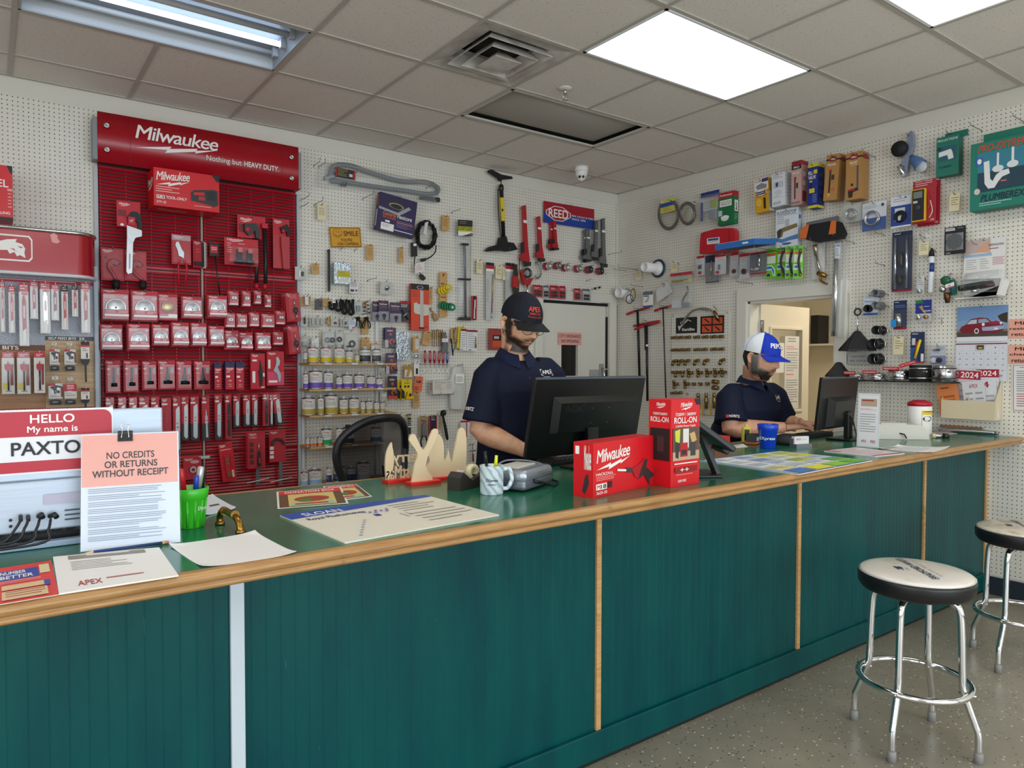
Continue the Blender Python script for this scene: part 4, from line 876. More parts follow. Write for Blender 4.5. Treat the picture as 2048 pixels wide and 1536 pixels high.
# barrel pump
loose('B',(1003,430),.06,'hand_pump','black hand pump with a yellow label, T handle and folding foot','pump',[('handle','poly',RUB,[(978,340),(984,339),(1003,349),(1024,353),(1026,357),(1008,358),(1002,362),(997,355),(980,344)],.045,.075),('rod','tube',M('#3a3a3c',.3,.8),[(1002,360,.06),(1002,372,.06)],.005),('barrel','rod',M('#17181b',.35),[(1002,369,.06),(1007,478,.06)],[(0,.014),(.02,.022),(.1,.023),(.11,.019),(1,.018)]),('label','poly','#e3c61c',[(1000,395),(1008,395),(1010,442),(1003,442)],.0795,.081),('label>print','poly','#222222',[(1003,417),(1008,419),(1004,424)],.081,.0818),
    ('hose','curve',ck,[(996,378,.065),(997,420,.07),(1001,470,.07),(1008,485,.07)],.005),('foot','poly',RUB,[(975,500),(982,493),(1000,488),(1003,474),(1013,472),(1016,484),(1028,486),(1036,499),(1020,502),(1000,500),(980,502)],.035,.085)],hk=True,hp=(1000,500,.045))
hook('B',onB(1014,500,.045),.04,'second hook carrying the foot of the black hand pump')
def wrench(px,py0,py1,sx,mat,label,dx=0,off=.06,tagc=W_,hk=True):
    """pipe wrench hanging jaw down: px at the top, sx width of the head in photo pixels"""
    H = py1-py0; a = .17*sx; X = lambda t: px+dx*t
    Y = lambda t: py0+H*t
    loose('B',(px,(py0+py1)/2),off,'pipe_wrench',label,'wrench',[
        ('handle','poly',mat,[(X(0)-a,Y(.02)),(X(0),Y(0)),(X(0)+a,Y(.02)),(X(.7)+a*1.2,Y(.72)),(X(1)+a*1.9,Y(.98)),(X(1)+a,Y(1)),(X(.9)-.55*sx,Y(.97)),(X(.88)-.55*sx,Y(.86)),(X(.8)-a*1.1,Y(.82)),(X(.3)-a,Y(.3))],off-.012,off+.012),
        ('hook_jaw','poly',DK,[(X(.7)-.5*sx,Y(.66)),(X(.7)-.18*sx,Y(.64)),(X(.85)-.15*sx,Y(.98)),(X(1)+.45*sx,Y(1.0)),(X(1)+.42*sx,Y(1.07)),(X(1)-.2*sx,Y(1.08)),(X(.85)-.5*sx,Y(.9))],off-.008,off+.008),
        ('size_band','poly',tagc,[(X(.25)-a*1.1,Y(.26)),(X(.25)+a*1.1,Y(.27)),(X(.3)+a*1.1,Y(.32)),(X(.3)-a*1.1,Y(.31))],off+.0125,off+.0135)],group='pipe wrenches on the back pegboard',hk=hk if hk else None,hp=(px,py0+3,off))
RWM = M('#b3202a',.4); GWM = M('#7f8386',.4,.7)
wrench(1049,410,524,19,RWM,'largest red pipe wrench, first beside the black pump',5); wrench(1078,432,517,17,RWM,'second largest red pipe wrench beside the red and blue sign',5); wrench(1104,443,497,12,RWM,'small red pipe wrench behind its twin at the sign',0,.045); wrench(1110,441,496,12,RWM,'small red pipe wrench in front of the red and blue sign',3,.08)
wrench(1172,458,520,14,GWM,'short grey pipe wrench nearest the red and blue sign',-1,.05); wrench(1177,458,519,14,GWM,'short grey pipe wrench, second of the two short ones',0,.08,hk=None); wrench(1194,440,515,15,GWM,'middle sized grey pipe wrench near the corner',-3,.07); wrench(1207,436,528,17,GWM,'longest grey pipe wrench nearest the corner',1,.08)
hook('B',onB(1177,461,.08),.02,'peg hook holding the second short grey pipe wrench')
pack('B',(1088,410,1188,452),.025,'maker_sign','red and blue pipe tool maker sign with white hexagon lettering','sign','#a5142a',[('r',0,.5,1,1,'#1f3f9a'),('p',[(.04,.4),(.2,.16),(.36,.16),(.52,.4),(.52,.6),(.36,.84),(.2,.84),(.04,.6)],W_),('p',[(.055,.41),(.205,.19),(.355,.19),(.505,.41),(.505,.59),(.355,.81),(.205,.81),(.055,.59)],'#a5142a'),('t','REED',.09,.3,.47,.7,W_,.035),('t','PIPE TOOLS & VISES',.54,.46,.98,.54,W_),('t','SINCE 1896',.54,.6,.82,.69,W_)],.003,hk='red and blue maker sign',tilt=.0)
# threading tools
loose('B',(1054,549),.06,'ratchet_threader','red ratchet threader with a steel ring and chrome handle above the navy cap','threading tool',[('ring','torus',M('#5f6062',.35,.8),[(1055,546)],.036,.012,.06),('body','poly',RWM,[(1042,545),(1046,538),(1048,552),(1055,561),(1063,556),(1067,556),(1063,564),(1060,570),(1051,570),(1047,562)],.045,.075),('handle','rod',CHROME,[(1055,568,.06),(1055,596,.06)],[(0,.010),(1,.010)])],hk='red ratchet threader',hp=(1055,532,.06))
loose('B',(1077,540),.055,'strap_wrench','small grey curved spanner between the threader and die heads','wrench',[('handle','curve',GREYM,[(1078,522),(1079,532),(1082,544),(1079,554),(1073,556),(1071,550)],.008),('head','lathe',GREYM,[(1078,526)],[(.016,-.006),(.016,.006),(.006,.006)])],hk=True,hp=(1078,524,.055))
for k,(x,y,r,c) in enumerate([(1097,532,.034,'#b7b5b3'),(1117,531,.031,'#8d8d8f'),(1133,535,.033,'#b7b5b3'),(1158,537,.033,'#a5a5a5'),(1180,539,.034,'#4d4f52'),(1202,542,.034,'#4a4c50')]):
    loose('B',(x,y),.07,'die_head',f'round red and steel die head, {ORD[k]} in the row of six','die head',[('body','lathe',RWM,[(x,y)],[(r,-.035),(r,.0),(r*.5,.002),(r*.5,-.03)]),('face_ring','lathe',M(c,.35,.7),[(x,y)],[(r*.98,.0),(r*1.0,.01),(r*.55,.012),(r*.5,.002)])]+[('bolt','lathe',DK,[(x+r*290*math.cos(a),y+r*290*math.sin(a))],[(.0035,.0),(.0035,.013),(0,.013)]) for a in (.6,2.2,3.7,5.3)],group='threading die heads in a row',hk=True,hp=(x,y-7,.07))
for k,(r,c) in enumerate([((1066,570,1084,594),'#c92a35'),((1086,571,1097,596),'#b9b7b4'),((1100,571,1117,597),'#c92a35'),((1119,572,1131,598),'#c92a35'),((1149,577,1161,600),'#c92a35'),((1165,578,1180,603),'#b9b7b4')]):
    cpack(r,f'small {"red" if c[1] == "c" else "pale"} carded die pack, {ORD[k]} in the row above the door',[('die','box',DK,.15+.4*(j % 2),.45+.25*(j//2),.45+.4*(j % 2),.64+.25*(j//2),.002,.014,.002) for j in range(4)],card=c,ops=[('r',0,0,1,.16,'#a5142a' if c[1] == 'c' else '#6a6878'),('l',.1,.2,.8,.36,2,W_)],group='carded dies above the back door')
for k,(x,y) in enumerate(((1190,577),(1199,575))):
    loose('B',(x,y),.05,'hook_knob',f'small black ball knob above the door, {("first", "second")[k]} of two','knob',[('ball','lathe',RUB,[(x,y)],[(0,-.012),(.009,-.008),(.012,0),(.009,.008),(0,.012)])],hk=True,hp=(x,y,.05))
for k,(r,w_) in enumerate((((972,525,988,640),'beside the disposer pack'),((1011,526,1029,640),'above the navy cap'))):
    pack('B',r,.05,'pencil_pack',f'long clear pack of marking rods with a red and black header, {w_}','tool pack','#cfcfcb',[('r',0,0,1,.05,K_),('r',0,.05,1,.11,'#b51c2c'),('r',.05,.11,.95,.15,W_),('l',.05,.3,.4,.7,14,'#999')],tools=[('rod','tube',M('#c9a86a',.35,.6),[(.8,.2,.008),(.72,.65,.008)],.005),('rod','tube','#b04050',[(.72,.65,.008),(.66,.86,.008)],.005),('rod','tube',STEEL,[(.66,.86,.008),(.62,.97,.008)],.005)],blister=(.02,.16,.98,.99,.016),hk=True)
loose('B',(1034,558),.1,'pipe_cutter','red and black pipe cutter hanging behind the navy cap','pipe cutter',[('frame','poly',RWM,[(1028,552),(1036,553),(1037,575),(1027,574)],.085,.115),('handle','poly',DK,[(1029,528),(1035,529),(1036,553),(1029,552)],.09,.11),('blade_arm','poly',DK,[(1027,575),(1037,576),(1035,590),(1030,589)],.09,.11),('brass_rod','tube',BRASS,[(1039,516,.09),(1037,585,.09)],.005)],hk=True,hp=(1033,531,.1))
pack('B',(943,592,954,640),.05,'slim_tool_pack','slim red and black tool pack beside the disposer foot','tool pack','#b5333c',[('r',.25,0,.75,1,'#1c1c1e'),('r',.5,.15,.7,.5,W_),('r',.45,.5,.62,.95,W_)],.014,hk=True,tilt=.03)
# orange contour gauge
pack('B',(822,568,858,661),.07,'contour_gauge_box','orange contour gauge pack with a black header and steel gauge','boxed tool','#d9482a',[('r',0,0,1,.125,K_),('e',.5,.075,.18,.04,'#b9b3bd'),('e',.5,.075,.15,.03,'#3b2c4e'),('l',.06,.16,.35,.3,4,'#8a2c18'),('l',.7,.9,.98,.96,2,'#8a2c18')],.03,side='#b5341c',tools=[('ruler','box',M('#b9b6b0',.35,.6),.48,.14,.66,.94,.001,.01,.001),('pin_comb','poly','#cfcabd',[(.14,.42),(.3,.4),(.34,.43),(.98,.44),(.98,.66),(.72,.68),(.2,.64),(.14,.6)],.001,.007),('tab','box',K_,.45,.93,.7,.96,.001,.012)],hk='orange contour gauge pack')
for k,(x,y,c,n_,nm) in enumerate(((882,582,'#e0c51a',4,'yellow'),(884,611,'#0f7a52',5,'green'))):
    for j in range(n_):
        xx,yy = x+j*(5.2 if k == 0 else 5),y-j*(2.1 if k == 0 else -.9); o = .045+.018*j
        q = pack('B',(xx-10,yy-9,xx+10,yy+9),o,'tape_roll',f'{nm} sealing tape roll, {ORD[n_-1-j]} on its hook','tape roll',None,tools=[('spool','disc',c,.5,.5,.030,-.008,.008,.012),('core','disc','#c9cfcf',.5,.5,.0125,-.006,.0085)],group=f'{nm} tape rolls on one hook')
    p = onB(x+6,y-2,.06); hook('B',Vector((p.x,-.06,p.z)),.09,f'peg hook holding the stack of {nm} tape rolls')
loose('B',(868,629),.03,'wooden_fork','wooden two pronged scraper beside the orange gauge pack','scraper',[('handle','curve','#b08a55',[(858,616),(864,622),(869,629)],.006),('fork_head','poly','#b08a55',[(866,628),(871,626),(878,638),(876,641),(872,634),(874,643),(871,642),(867,634)],.024,.036)],hk=True,hp=(860,618,.03))
for k,r in enumerate(((745,603,762,642),(757,601,777,641),(780,605,802,645))):
    pack('B',r,.05+.02*k,'flex_coupling_pack',f'dark purple carded black fitting, {ORD[k]} of three beside the four way key pack','fitting pack','#3a3350',[('t','FlexPower',.12,.14,.88,.22,W_,.02),('r',.3,.03,.7,.08,'#b5382c'),('l',.15,.26,.85,.42,3,'#a05a60'),('r',0,.55,1,1,'#9a96a2')],tools=[('fitting','rod',RUB,.5,[(0,.66),(.014,.68),(.014,.82),(.006,.84),(.006,.96),(0,.96)],.014)],blister=(.05,.5,.95,.98,.028),hk=True,group='dark carded fittings')
pack('B',(800,602,819,644),.05,'four_way_key_pack','black and red four way sillcock key card','tool pack','#3b3b3e',[('r',0,0,1,.14,'#b51c2c'),('l',.1,.18,.8,.34,2,W_),('r',0,.96,1,1,'#b51c2c')],tools=[('key_bar','tube',CHROME,[(.22,.78,.008),(.95,.45,.008)],.004),('key_bar','tube',M('#3a3c40',.3,.8),[(.1,.42,.008),(.8,.88,.008)],.004)],hk=True)
def cutterpack(r,lab,n=1,base='#4d4460',dark=False):
    pack('B',r,.06,'mini_cutter_pack',lab,'cutter pack',base,[('t','mini',.2,.1,.7,.2,W_,.02),('r',.35,.02,.65,.06,'#b5382c'),('e',.5,.34,.15,.07,'#c9553a')]+([('r',0,.86,1,1,'#d9482a')] if dark else [('r',0,.62,.3,1,'#cfcdd2')]),tools=[('cutter','arc','#e2582c',.55,.72,.016,.007,.012,-.4,4.4),('knob','disc',DK,.85,.8,.009,.002,.024)],blister=(.02,.5,.98,.99,.024),n=n,dn=.03,hk=True,group='mini tube cutter packs')
cutterpack((770,655,792,695),'purple card with an orange mini tube cutter, uppermost of three',2); cutterpack((772,706,794,748),'purple card with an orange mini tube cutter, middle of three'); cutterpack((776,752,794,798),'dark card with a red mini tube cutter, lowest of three',1,'#2c2638',True)
pack('B',(792,664,818,719),.06,'foil_blister','long crinkled silver foil pack with round washers','pack',FOIL,[],.006,tools=[('washer','ring',STEEL,.5,.34,.010,.003,.004),('washer','ring',STEEL,.5,.6,.013,.0035,.004),('washer','ring',STEEL,.5,.88,.012,.003,.004)],hk=True)
pack('B',(826,673,838,702),.05,'cardboard_pack','small cardboard pack with a clear pouch next to the foil pack','pack',TAN,[('r',.4,.2,.95,.85,'#d8d6d2'),('l',.5,.3,.9,.75,4,'#888')],.004,hk=True)
loose('B',(833,712),.05,'steel_knob','small steel knob in a bag below the cardboard pack','knob',[('knob','lathe',STEEL,[(833,713)],[(.016,-.01),(.016,.006),(.01,.01),(0,.01)]),('bag','bag',BAG,[(826,702),(840,703),(840,720),(827,720)],.03,.075)],hk=True,hp=(833,704,.05))
for k in range(6):
    pack('B',(863+4*k,659-.3*k,866.4+4*k,694-.3*k),.06,'brass_brush',f'thin brass bristle brush, {ORD[k]} in the bunch of six','brush',None,tools=[('rod','tube',BRASS,[(.5,.02,0),(.5,1,0)],.0028),('bristles','rod',M('#8a6a2c',.6,.6),.5,[(.003,.05),(.0045,.2),(.0045,.5),(.003,.55)],0)],group='brass brushes in a bunch')
hook('B',onB(872,661,.06),.02,'peg hook holding the bunch of brass brushes',base_off=0)
plain('hanger_bar','thin wire bar through the bunch of brass brushes','wire',MB().tube([(-.05,0,0),(.07,0,-.003)],.0016,WIRE,6),onB(873,661,.06))
loose('B',(890,685),.05,'wire_brush','grey wire brush with a white label above the blue screwdriver','brush',[('bristles','poly',M('#6b6b70',.6),[(884,664),(892,665),(897,690),(895,706),(884,704),(886,688)],.035,.06),('label','face',W_,(884,677,896,684),.0625,[('l',.1,.3,.9,.8,2,'#666')])],hk=True,hp=(888,666,.05))
pack('B',(902,656,915,684),.035,'tool_card','tan backing card behind the folding black and grey tool','card',TAN,[('r',.35,.0,.5,1,'#8c6a3c')],.002,hk=True)
loose('B',(907,690),.055,'folding_tool','V shaped folding tool with a black leg and a steel leg','tool',[('leg','tube',M('#141415',.4),[(902,677),(906,711)],.006),('leg','tube',GREYM,[(909,660),(909,676),(915,681),(905,707)],.004),('pivot','lathe',STEEL,[(909,659)],[(.006,-.006),(.006,.006),(0,.006)])],hk=True,hp=(909,660,.055))
pack('B',(915,653,928,697),.05,'yellow_card_pack','yellow carded pack leaning behind the white cards','pack','#d2c022',[('l',.3,.2,.7,.8,6,'#5a5210')],.004,tilt=.1,hk=True)
for k,r in enumerate(((921,658,934,701),(934,660,955,702))):
    pack('B',r,.06+.01*k,'white_card_pack',f'white printed card with a dark red heading, {("narrow one behind", "wide one with a brass nozzle in front")[k]}','pack','#e4e3e0',[('r',0,.0,1,.1,'#8a2038'),('l',.1,.18,.8,.9,7,'#9a9aa0'),('r',.15,.92,.4,.97,'#777')],.003,tilt=.04-.04*k,hk=True,tools=[('nozzle','rod',BRASS,.78,[(0,.3),(.002,.3),(.006,.6),(.006,.85),(0,.86)],.01)] if k else ())
for k,x in enumerate((850,860,868.5,878,886,894.5)):
    c = M('#a3132b',.15,0,.5) if k < 5 else M('#1f3aa0',.15,0,.5)
    pack('B',(x-3.4,700+k*.3,x+3.4,746+k*.2),.05,'screwdriver',f'{"red" if k < 5 else "blue"} handled screwdriver, {ORD[k] if k < 5 else "last"} in the row','screwdriver',None,tools=[('handle','rod',c,.5,[(0,.0),(.0095,.04),(.0085,.15),(.0105,.35),(.0105,.46),(.0075,.5),(.009,.55),(0,.56)],0),('shaft','rod',CHROME,.5,[(0,.55),(.003,.55),(.003,.9),(.0045,.93),(.002,1),(0,1)],0)],group='screwdrivers in a row')
plain('screwdriver_rail','slim wire rail carrying the row of screwdrivers','rail',MB().tube([(-.15,.0,0),(.12,0,-.006)],.002,WIRE,6).tube([(-.15,.048,.0),(-.15,0,0)],.002,WIRE,6).tube([(.12,.048,-.006),(.12,0,-.006)],.002,WIRE,6),onB(873,728,.05))
pack('B',(808,730,826,757),.05,'gold_card','gold printed card with a cut out window','pack','#a9863e',[('l',.2,.04,.8,.12,1,W_),('p',[(.1,.35),(.8,.35),(.95,.9),(.05,.9)],'#d8d2c4'),('p',[(.4,.35),(.75,.35),(.5,.85),(.2,.85)],'#b08f4c')],.003,hk=True)
pack('B',(828,724,838,752),.05,'white_card','narrow white card with a black rubber sleeve','pack','#e2e2e0',[('l',.2,.08,.8,.2,2,'#99a')],.003,hk=True,tools=[('sleeve','rod',RUB,.5,[(0,.45),(.007,.46),(.007,.85),(0,.86)],.008)])
pack('B',(829,753,845,783),.06,'orange_hang_tag','bright orange tilted hang tag with a black logo block','hang tag','#e8683a',[('r',.2,.25,.75,.42,K_),('l',.25,.3,.7,.38,1,W_),('e',.55,.62,.12,.07,'#8a8a80'),('l',.1,.7,.6,.94,3,'#5a2415',.5)],.003,tilt=.13,hk=True)
tm = lambda r,l,o: pack('B',r,o,'tape_measure_pack',l,'tape measure','#e0c21c',[('t','STANLEY',.25,.14,.8,.22,'#3a3208',.02),('r',.25,.3,.45,.4,K_),('r',.55,.3,.75,.4,K_),('p',[(0,.45),(.3,.6),(.28,.95),(0,.95)],K_)],.004,tools=[('case','disc','#e0b800',.62,.74,.021,.001,.032),('badge','disc',K_,.64,.76,.012,.0315,.033),('case_foot','box','#e0b800',.3,.82,.98,.97,.001,.03,.003)],hk=True,group='yellow tape measures')
tm((803,759,824,799),'yellow carded tape measure, front one of two',.085); tm((795,759,812,799),'yellow carded tape measure, rear one of two',.05)
pack('B',(866,761,907,788),.11,'accessory_box','flat white printed carton resting on two wire hooks','carton','#d8d3c8',[('t','Accessories',.06,.06,.9,.2,'#6a655c',0,.25),('l',.08,.28,.55,.7,4,'#9b958a'),('l',.65,.28,.92,.7,4,'#9b958a'),('e',.35,.72,.02,.03,K_)],.07,sides=[('l',[('r',.3,.2,.7,.65,'#4a4540'),('r',.36,.26,.64,.6,'#b9b3a8'),('l',.3,.72,.7,.85,2,'#555')])])
for k,x in enumerate((878,903)): hook('B',onB(x,789 - (x-878)*.02+ (0),.1),.03,f'wire hook under the white carton, {("first", "second")[k]} of two',tip=.02)
loose('B',(916,775),.04,'zip_tie_bag','long clear bag of white cable ties with a white label','bag of ties',[('cable_ties','poly','#dddcd2',[(908,735),(922,732),(930,750),(931,820),(903,818),(900,770)],.02,.05),('label','face',W_,(911,748,928,767),.07,[('l',.1,.3,.9,.9,3,'#555')]),('bag','bag',BAG,[(898,732),(930,728),(935,770),(934,824),(898,822),(896,770)],.012,.066)],hk=True,hp=(922,730,.05))
loose('B',(793,838),.05,'cable_reel','grey coiled reel hanging behind the mesh chair back','reel',[('rim','torus',M('#55565a',.4),[(793,842)],.045,.012),('hub','torus',M('#3b3c3f',.5),[(796,843)],.022,.008),('spoke','tube',GREYM,[(793,830),(797,852)],.006)],hk=True,hp=(800,829,.05))
pack('B',(816,828,822,868),.05,'strip_pack','narrow black tool strip pack beside the grey reel','pack','#2c2c2c',[('r',0,.05,1,.18,'#b9b04a'),('l',.1,.3,.9,.6,3,'#c9c9c9'),('r',0,.6,1,.66,W_)],.006,hk=True)
loose('B',(847,860),.05,'pliers','black handled pliers on a tan card','pliers',[('card','face','#a48c5c',(839,831,856,872),.04,[('r',.15,.2,.85,.98,'#7d848c'),('r',.2,.22,.8,.26,'#333'),('r',.2,.28,.8,.34,'#b55')],2),('jaw','poly',GREYM,[(845,850),(849,846),(853,858),(850,873),(845,872)],.045,.06),('handle','curve',RUB,[(845,871,.055),(842,882,.055),(843,893,.055)],.0065),('handle','curve',RUB,[(851,871,.055),(854,882,.055),(852,894,.055)],.0065)],hk=True,hp=(847,833,.05))
pack('B',(858,831,874,873),.05,'red_blue_pack','red bordered dark blue tool card beside the pliers','pack','#b5283a',[('r',.14,.0,.9,1,'#1e1c38'),('t','M-12',.3,.04,.7,.1,W_),('l',.3,.15,.8,.25,2,W_),('r',.5,.3,.78,.9,'#3a1420')],.004,hk=True)
loose('B',(890,850),.05,'adjustable_wrench','chrome adjustable wrench with a black grip','wrench',[('head','poly',CHROME,[(881,822),(888,819),(893,822),(892,830),(888,832),(892,848),(886,848),(884,834),(880,830)],.04,.058),('grip','rod',RUB,[(889,846,.05),(895,880,.05)],[(0,.011),(.1,.0125),(.8,.013),(.95,.01),(1,.006)]),('back_tag','face','#d0a868',(881,826,885,856),.03,[])],hk=True,hp=(889,824,.05))
pack('B',(921,841,940,878),.05,'white_red_pack','white and red tool card half hidden by the standing clerk','pack','#dedcd8',[('r',0,0,1,.1,'#b51c2c'),('r',.6,.1,.7,.9,'#a02030')],.004,hk=True)
for k,(x,y) in enumerate(((926,905),(945,906))):
    loose('B',(x,y),.05,'bar_clamp',f'small grey clamp low on the pegboard, {("nearer the cutouts", "nearer the clerk")[k]}','clamp',[('bar','tube',GREYM,[(x,y-19),(x,y+16)],.004),('jaw','tube',GREYM,[(x-5,y-4),(x+6,y-5)],.006),('handle','tube',RWM if k else GREYM,[(x+2,y+2),(x+2,y+18)],.006)],hk=True,hp=(x,y-17,.05))
# rows of small clips and clear packs above the shelves
pack('B',(610,592,617,610),.06,'white_clip_pack','little white clip pack between two tan tags','clip pack','#e4e2dd',[],.008,hk=True)
loose('B',(637,608),.055,'spring_bunch','bunch of black coil springs on a hook','springs',[('spring','curve',DK,[(631+ k*4+ (2.2 if j % 2 else -2.2),598+j*2.0,.04+.02*(k % 2)) for j in range(12)],.0022) for k in range(4)],hk=True,hp=(641,597,.06))
for k,r in enumerate(((658,603,671,618),(670,599,684,621),(684,599,695,627),(697,599,708,629))):
    x0,y0,x1,y1 = r; xm_,ym = (x0+x1)/2,(y0+y1)/2
    loose('B',(xm_,ym),.055,'pipe_clip',f'black plastic pipe clip, {ORD[k]} in the row of four','pipe clip',[('clip','curve',RUB,[(x0+1,y0+2,.045),(x0+3,ym,.07),(x0+1,y1-4,.07),(xm_,y1,.07),(x1-1,y1-4,.06)],.011),('clip_arm','curve',RUB,[(x1-2,y0+1,.05),(x1-3,ym-2,.07),(x1-1,y1-4,.065)],.011)]+([('hang_tab','face',W_,(665,596,671,606),.075,[])] if k == 0 else []),group='black pipe clips in a row',hk=True,hp=(xm_+2,y0,.06))
cpack((709,602,723,625),'clear pack of grey screws after the black clips',[('screws','box','#7f8d90',.2,.4,.8,.9,.001,.012,.003)])
loose('B',(733,616),.05,'coil_spring','loose black coil spring with a stretched lower loop','spring',[('coil','curve',DK,[(733+(4+.02*j*j*.6)*math.cos(j*1.05),603+j*1.25,.05+.012*math.sin(j*1.05)) for j in range(22)],.003),('backing','face',TAN,(727,602,732,617),.02,[])],hk=True,hp=(738,601,.055))
for r,l,t in [((601,634,615,653),'white carded black pin, first in the lower row of packs',[('pin','rod',RUB,.55,[(0,.1),(.007,.1),(.007,.75),(0,.75)],.008)]),((619,633,648,653),'wide clear pack of clear tubes in the lower row',[('tube','box','#b3b1a8',.1+.3*k,.2,.3+.3*k,.85,.002,.02,.004) for k in range(3)]),((662,636,676,653),'clear pack with a dark nut beside a tan tag',[('nut','disc',DK,.55,.6,.010,.002,.016)]),((681,635,696,653),'clear pack with dark bushings in the lower row',[('bushing','box',DK,.5,.45,.75,.8,.002,.016,.003),('tube','box','#b3b1a8',.2,.2,.42,.8,.002,.02,.003)]),
    ((601,670,616,693),'clear pack of bright screws below the white carded pin',[('screws','box','#a9b0b0',.15,.6,.85,.95,.002,.012,.003)]),((645,660,671,691),'clear pack of steel clamps above the yellow cans',[('clamp','ring',GREYM,.35,.65,.015,.005,.012),('clamp','ring',DK,.7,.65,.014,.006,.016)]),((669,662,687,690),'clear pack with a black rubber ring above the cans',[('ring','ring',RUB,.5,.6,.014,.006,.012)]),((688,661,715,700),'large clear pack with a black looped cable',[('cable','ring',RUB,.55,.68,.02,.006,.014),('cable_end','box',RUB,.15,.78,.5,.86,.004,.016,.004)])]:
    cpack(r,l,t,d=.03)
tag('B',(655,634,662,648),'tiny tan tag beside the dark nut pack',TAN,.045,hk=True,n=2)
pack('B',(697,638,713,658),.07,'silver_label_pack','silver and white labelled pack with a small red mark','pack','#cfd6dc',[('l',.15,.15,.85,.6,4,'#5a6a78'),('r',.4,.8,.8,.95,'#c25a62')],.008,tilt=-.12,hk=True)
pack('B',(623,675,638,696),.06,'white_label_pack','white bar coded pack on a tan card above the cans','pack','#e2e1dc',[('l',.1,.1,.4,.35,3,'#444'),('l',.1,.5,.9,.85,4,'#aaa')],.01,hk=True)
for k,(x,y) in enumerate(((716,640),(733,640))):
    loose('B',(x,y),.05,'claw_clip',f'black spring claw, {("half hidden behind the silver pack", "open one on a tan card")[k]}','claw',[('claw','curve',RUB,[(x,y-3,.055),(x+s*6,y+5,.06),(x+s*8,y+12,.06),(x+s*5,y+17,.06)],.005) for s in (-1,1)]+[('claw','curve',RUB,[(x,y-3,.06),(x+s*3,y+6,.075),(x+s*4,y+14,.075)],.004) for s in (-1,1)]+[('hub','lathe',RUB,[(x,y-3)],[(.014,-.012),(.014,.012),(0,.014)])]+([('backing_card','face',TAN,(723,636,737,668),.025,[])] if k else []),hk=True,hp=(x,y-6,.055))
pack('B',(743,686,758,702),.05,'small_white_pack','small white pack hanging above the dark printed can','pack','#e4dfd4',[('r',0,0,1,.35,'#c9a87a')],.006,hk=True)
for r,l in [((756,735,770,752),'white labelled bag hanging at the end of the top shelf'),((760,784,774,815),'clear bag of pale fittings beside the shelves')]:
    pack('B',r,.04,'fitting_bag',l,'bag','#d8d6d0',[('r',.3,.05,.95,.25,W_),('l',.35,.1,.9,.22,2,'#555')],.003,tools=[('fittings','box','#c9b78a',.3,.5,.8,.9,.001,.015,.005)],blister=(.02,.3,.98,.99,.025,BAG),hk=True)
pack('B',(978,657,1003,700),.05,'red_clip_bag','red bag of clips with a black and orange label beside the clerk','bag','#9c3a34',[('r',.3,.3,.98,.55,K_),('r',.4,.36,.8,.48,'#b9b0a8'),('r',.3,.58,.98,.85,'#c9502c')],.01,hk=True)
# door notice
pack('B',(1117,665,1163,690),.003,'smoking_notice','pink city ordinance no smoking notice on the back door','notice','#eaa79c',[('t','CITY ORDINANCE',.04,.17,.96,.42,'#2a1f1d',.02),('t','NO SMOKING',.12,.56,.88,.82,'#2a1f1d',.02)],.0009)
# shelves of solvent cement cans
SHELF = [(769,728,612,0,'top'),(772,779,609,1,'second'),(784,834,611,2,'third'),(780,897,611,3,'fourth'),(760,962,611,4,'lowest')]
SX0,SX1,SD = -1.955,-1.375,.215
st = empty('shelf_rack',(0,-.001,0),label='white slotted shelf standards with wire brackets beside the red rack',cat='shelf rack')
for x in (SX0+.005,SX1+.01): MB().box((x,-.012,1.12),(.022,.022,1.5),'#d9dcde',.002).obj('standard',st)
PLY = oak('shelf_board','#a9824e','#c7a06a',.5)
def shelfz(y): return onB(690,y,SD).z
zs = []
for x_,y_,_,k,nm in SHELF:
    z = shelfz((730,781,832,893,968)[k]-4); zs.append(z); b = empty('shelf_board',((SX0+SX1)/2+.02,-SD/2-.025,z),label=f'thin wooden shelf with wire price clips, {nm} of the can shelves',cat='shelf',group='can shelves')
    MB().box((0,0,-.008),(SX1-SX0+.09,SD,.016),PLY,.002).obj('board',b)
    for dx in (-.2,0,.2): MB().box((dx,-SD/2-.004,-.006),(.05,.006,.012),'#d9dcdc',.002).obj('clip',b)
    for dx in (-.26,.26):
        MB().tube([(dx,.125,.07),(dx,.112,-.0185),(dx,-.1,-.0185)],.002,'#cfd3d4',6).obj('bracket',b)
def can(x,z,y,r,h,band,label,text='Oatey',body='#dcdad4',dark=None,green=False):
    m = MB().lathe([(r,.002),(r+.001,.0),(r+.001,.004),(r,.005),(r,h-.006),(r+.001,h-.005),(r+.001,h),(r-.004,h),(r*.86,h+.004),(r*.45,h+.005)],STEEL,24)
    f = Face(m,fn=lambda u,v,l: Vector(((r+.0006+l)*math.sin((u-.5)*3.0),-(r+.0006+l)*math.cos((u-.5)*3.0),h-.006-(h-.012)*v)),seg=14)
    f.rect(0,0,1,1,body); f.l = .0011
    if dark: f.rect(.1,.42,.95,.95,dark); f.ell(.3,.6,.1,.12,'#d8d0c8'); f.lines(.2,.15,.85,.3,2,K_)
    else:
        f.rect(.0,.64,1,.98,band); f.text('Oatey',.33,.07,.68,.24,'#c32030',.03) if text else None
        f.lines(.28,.3,.75,.56,3,'#6a6f7c'); f.lines(.02,.2,.18,.9,6,'#9aa0a6')
    o = m.obj('cement_can',label=label,cat='can',group='solvent cement cans on the shelves'); o.location = (x,y,z)
    cp = MB().lathe([(r*.45,h+.004),(r*.45,h+.02),(r*.4,h+.023),(0,h+.023)],'#b9bcbf' if not green else '#1a1a1a',16); cp.obj('screw_cap',o)
    o.rotation_euler = (0,0,-.35)
    return o
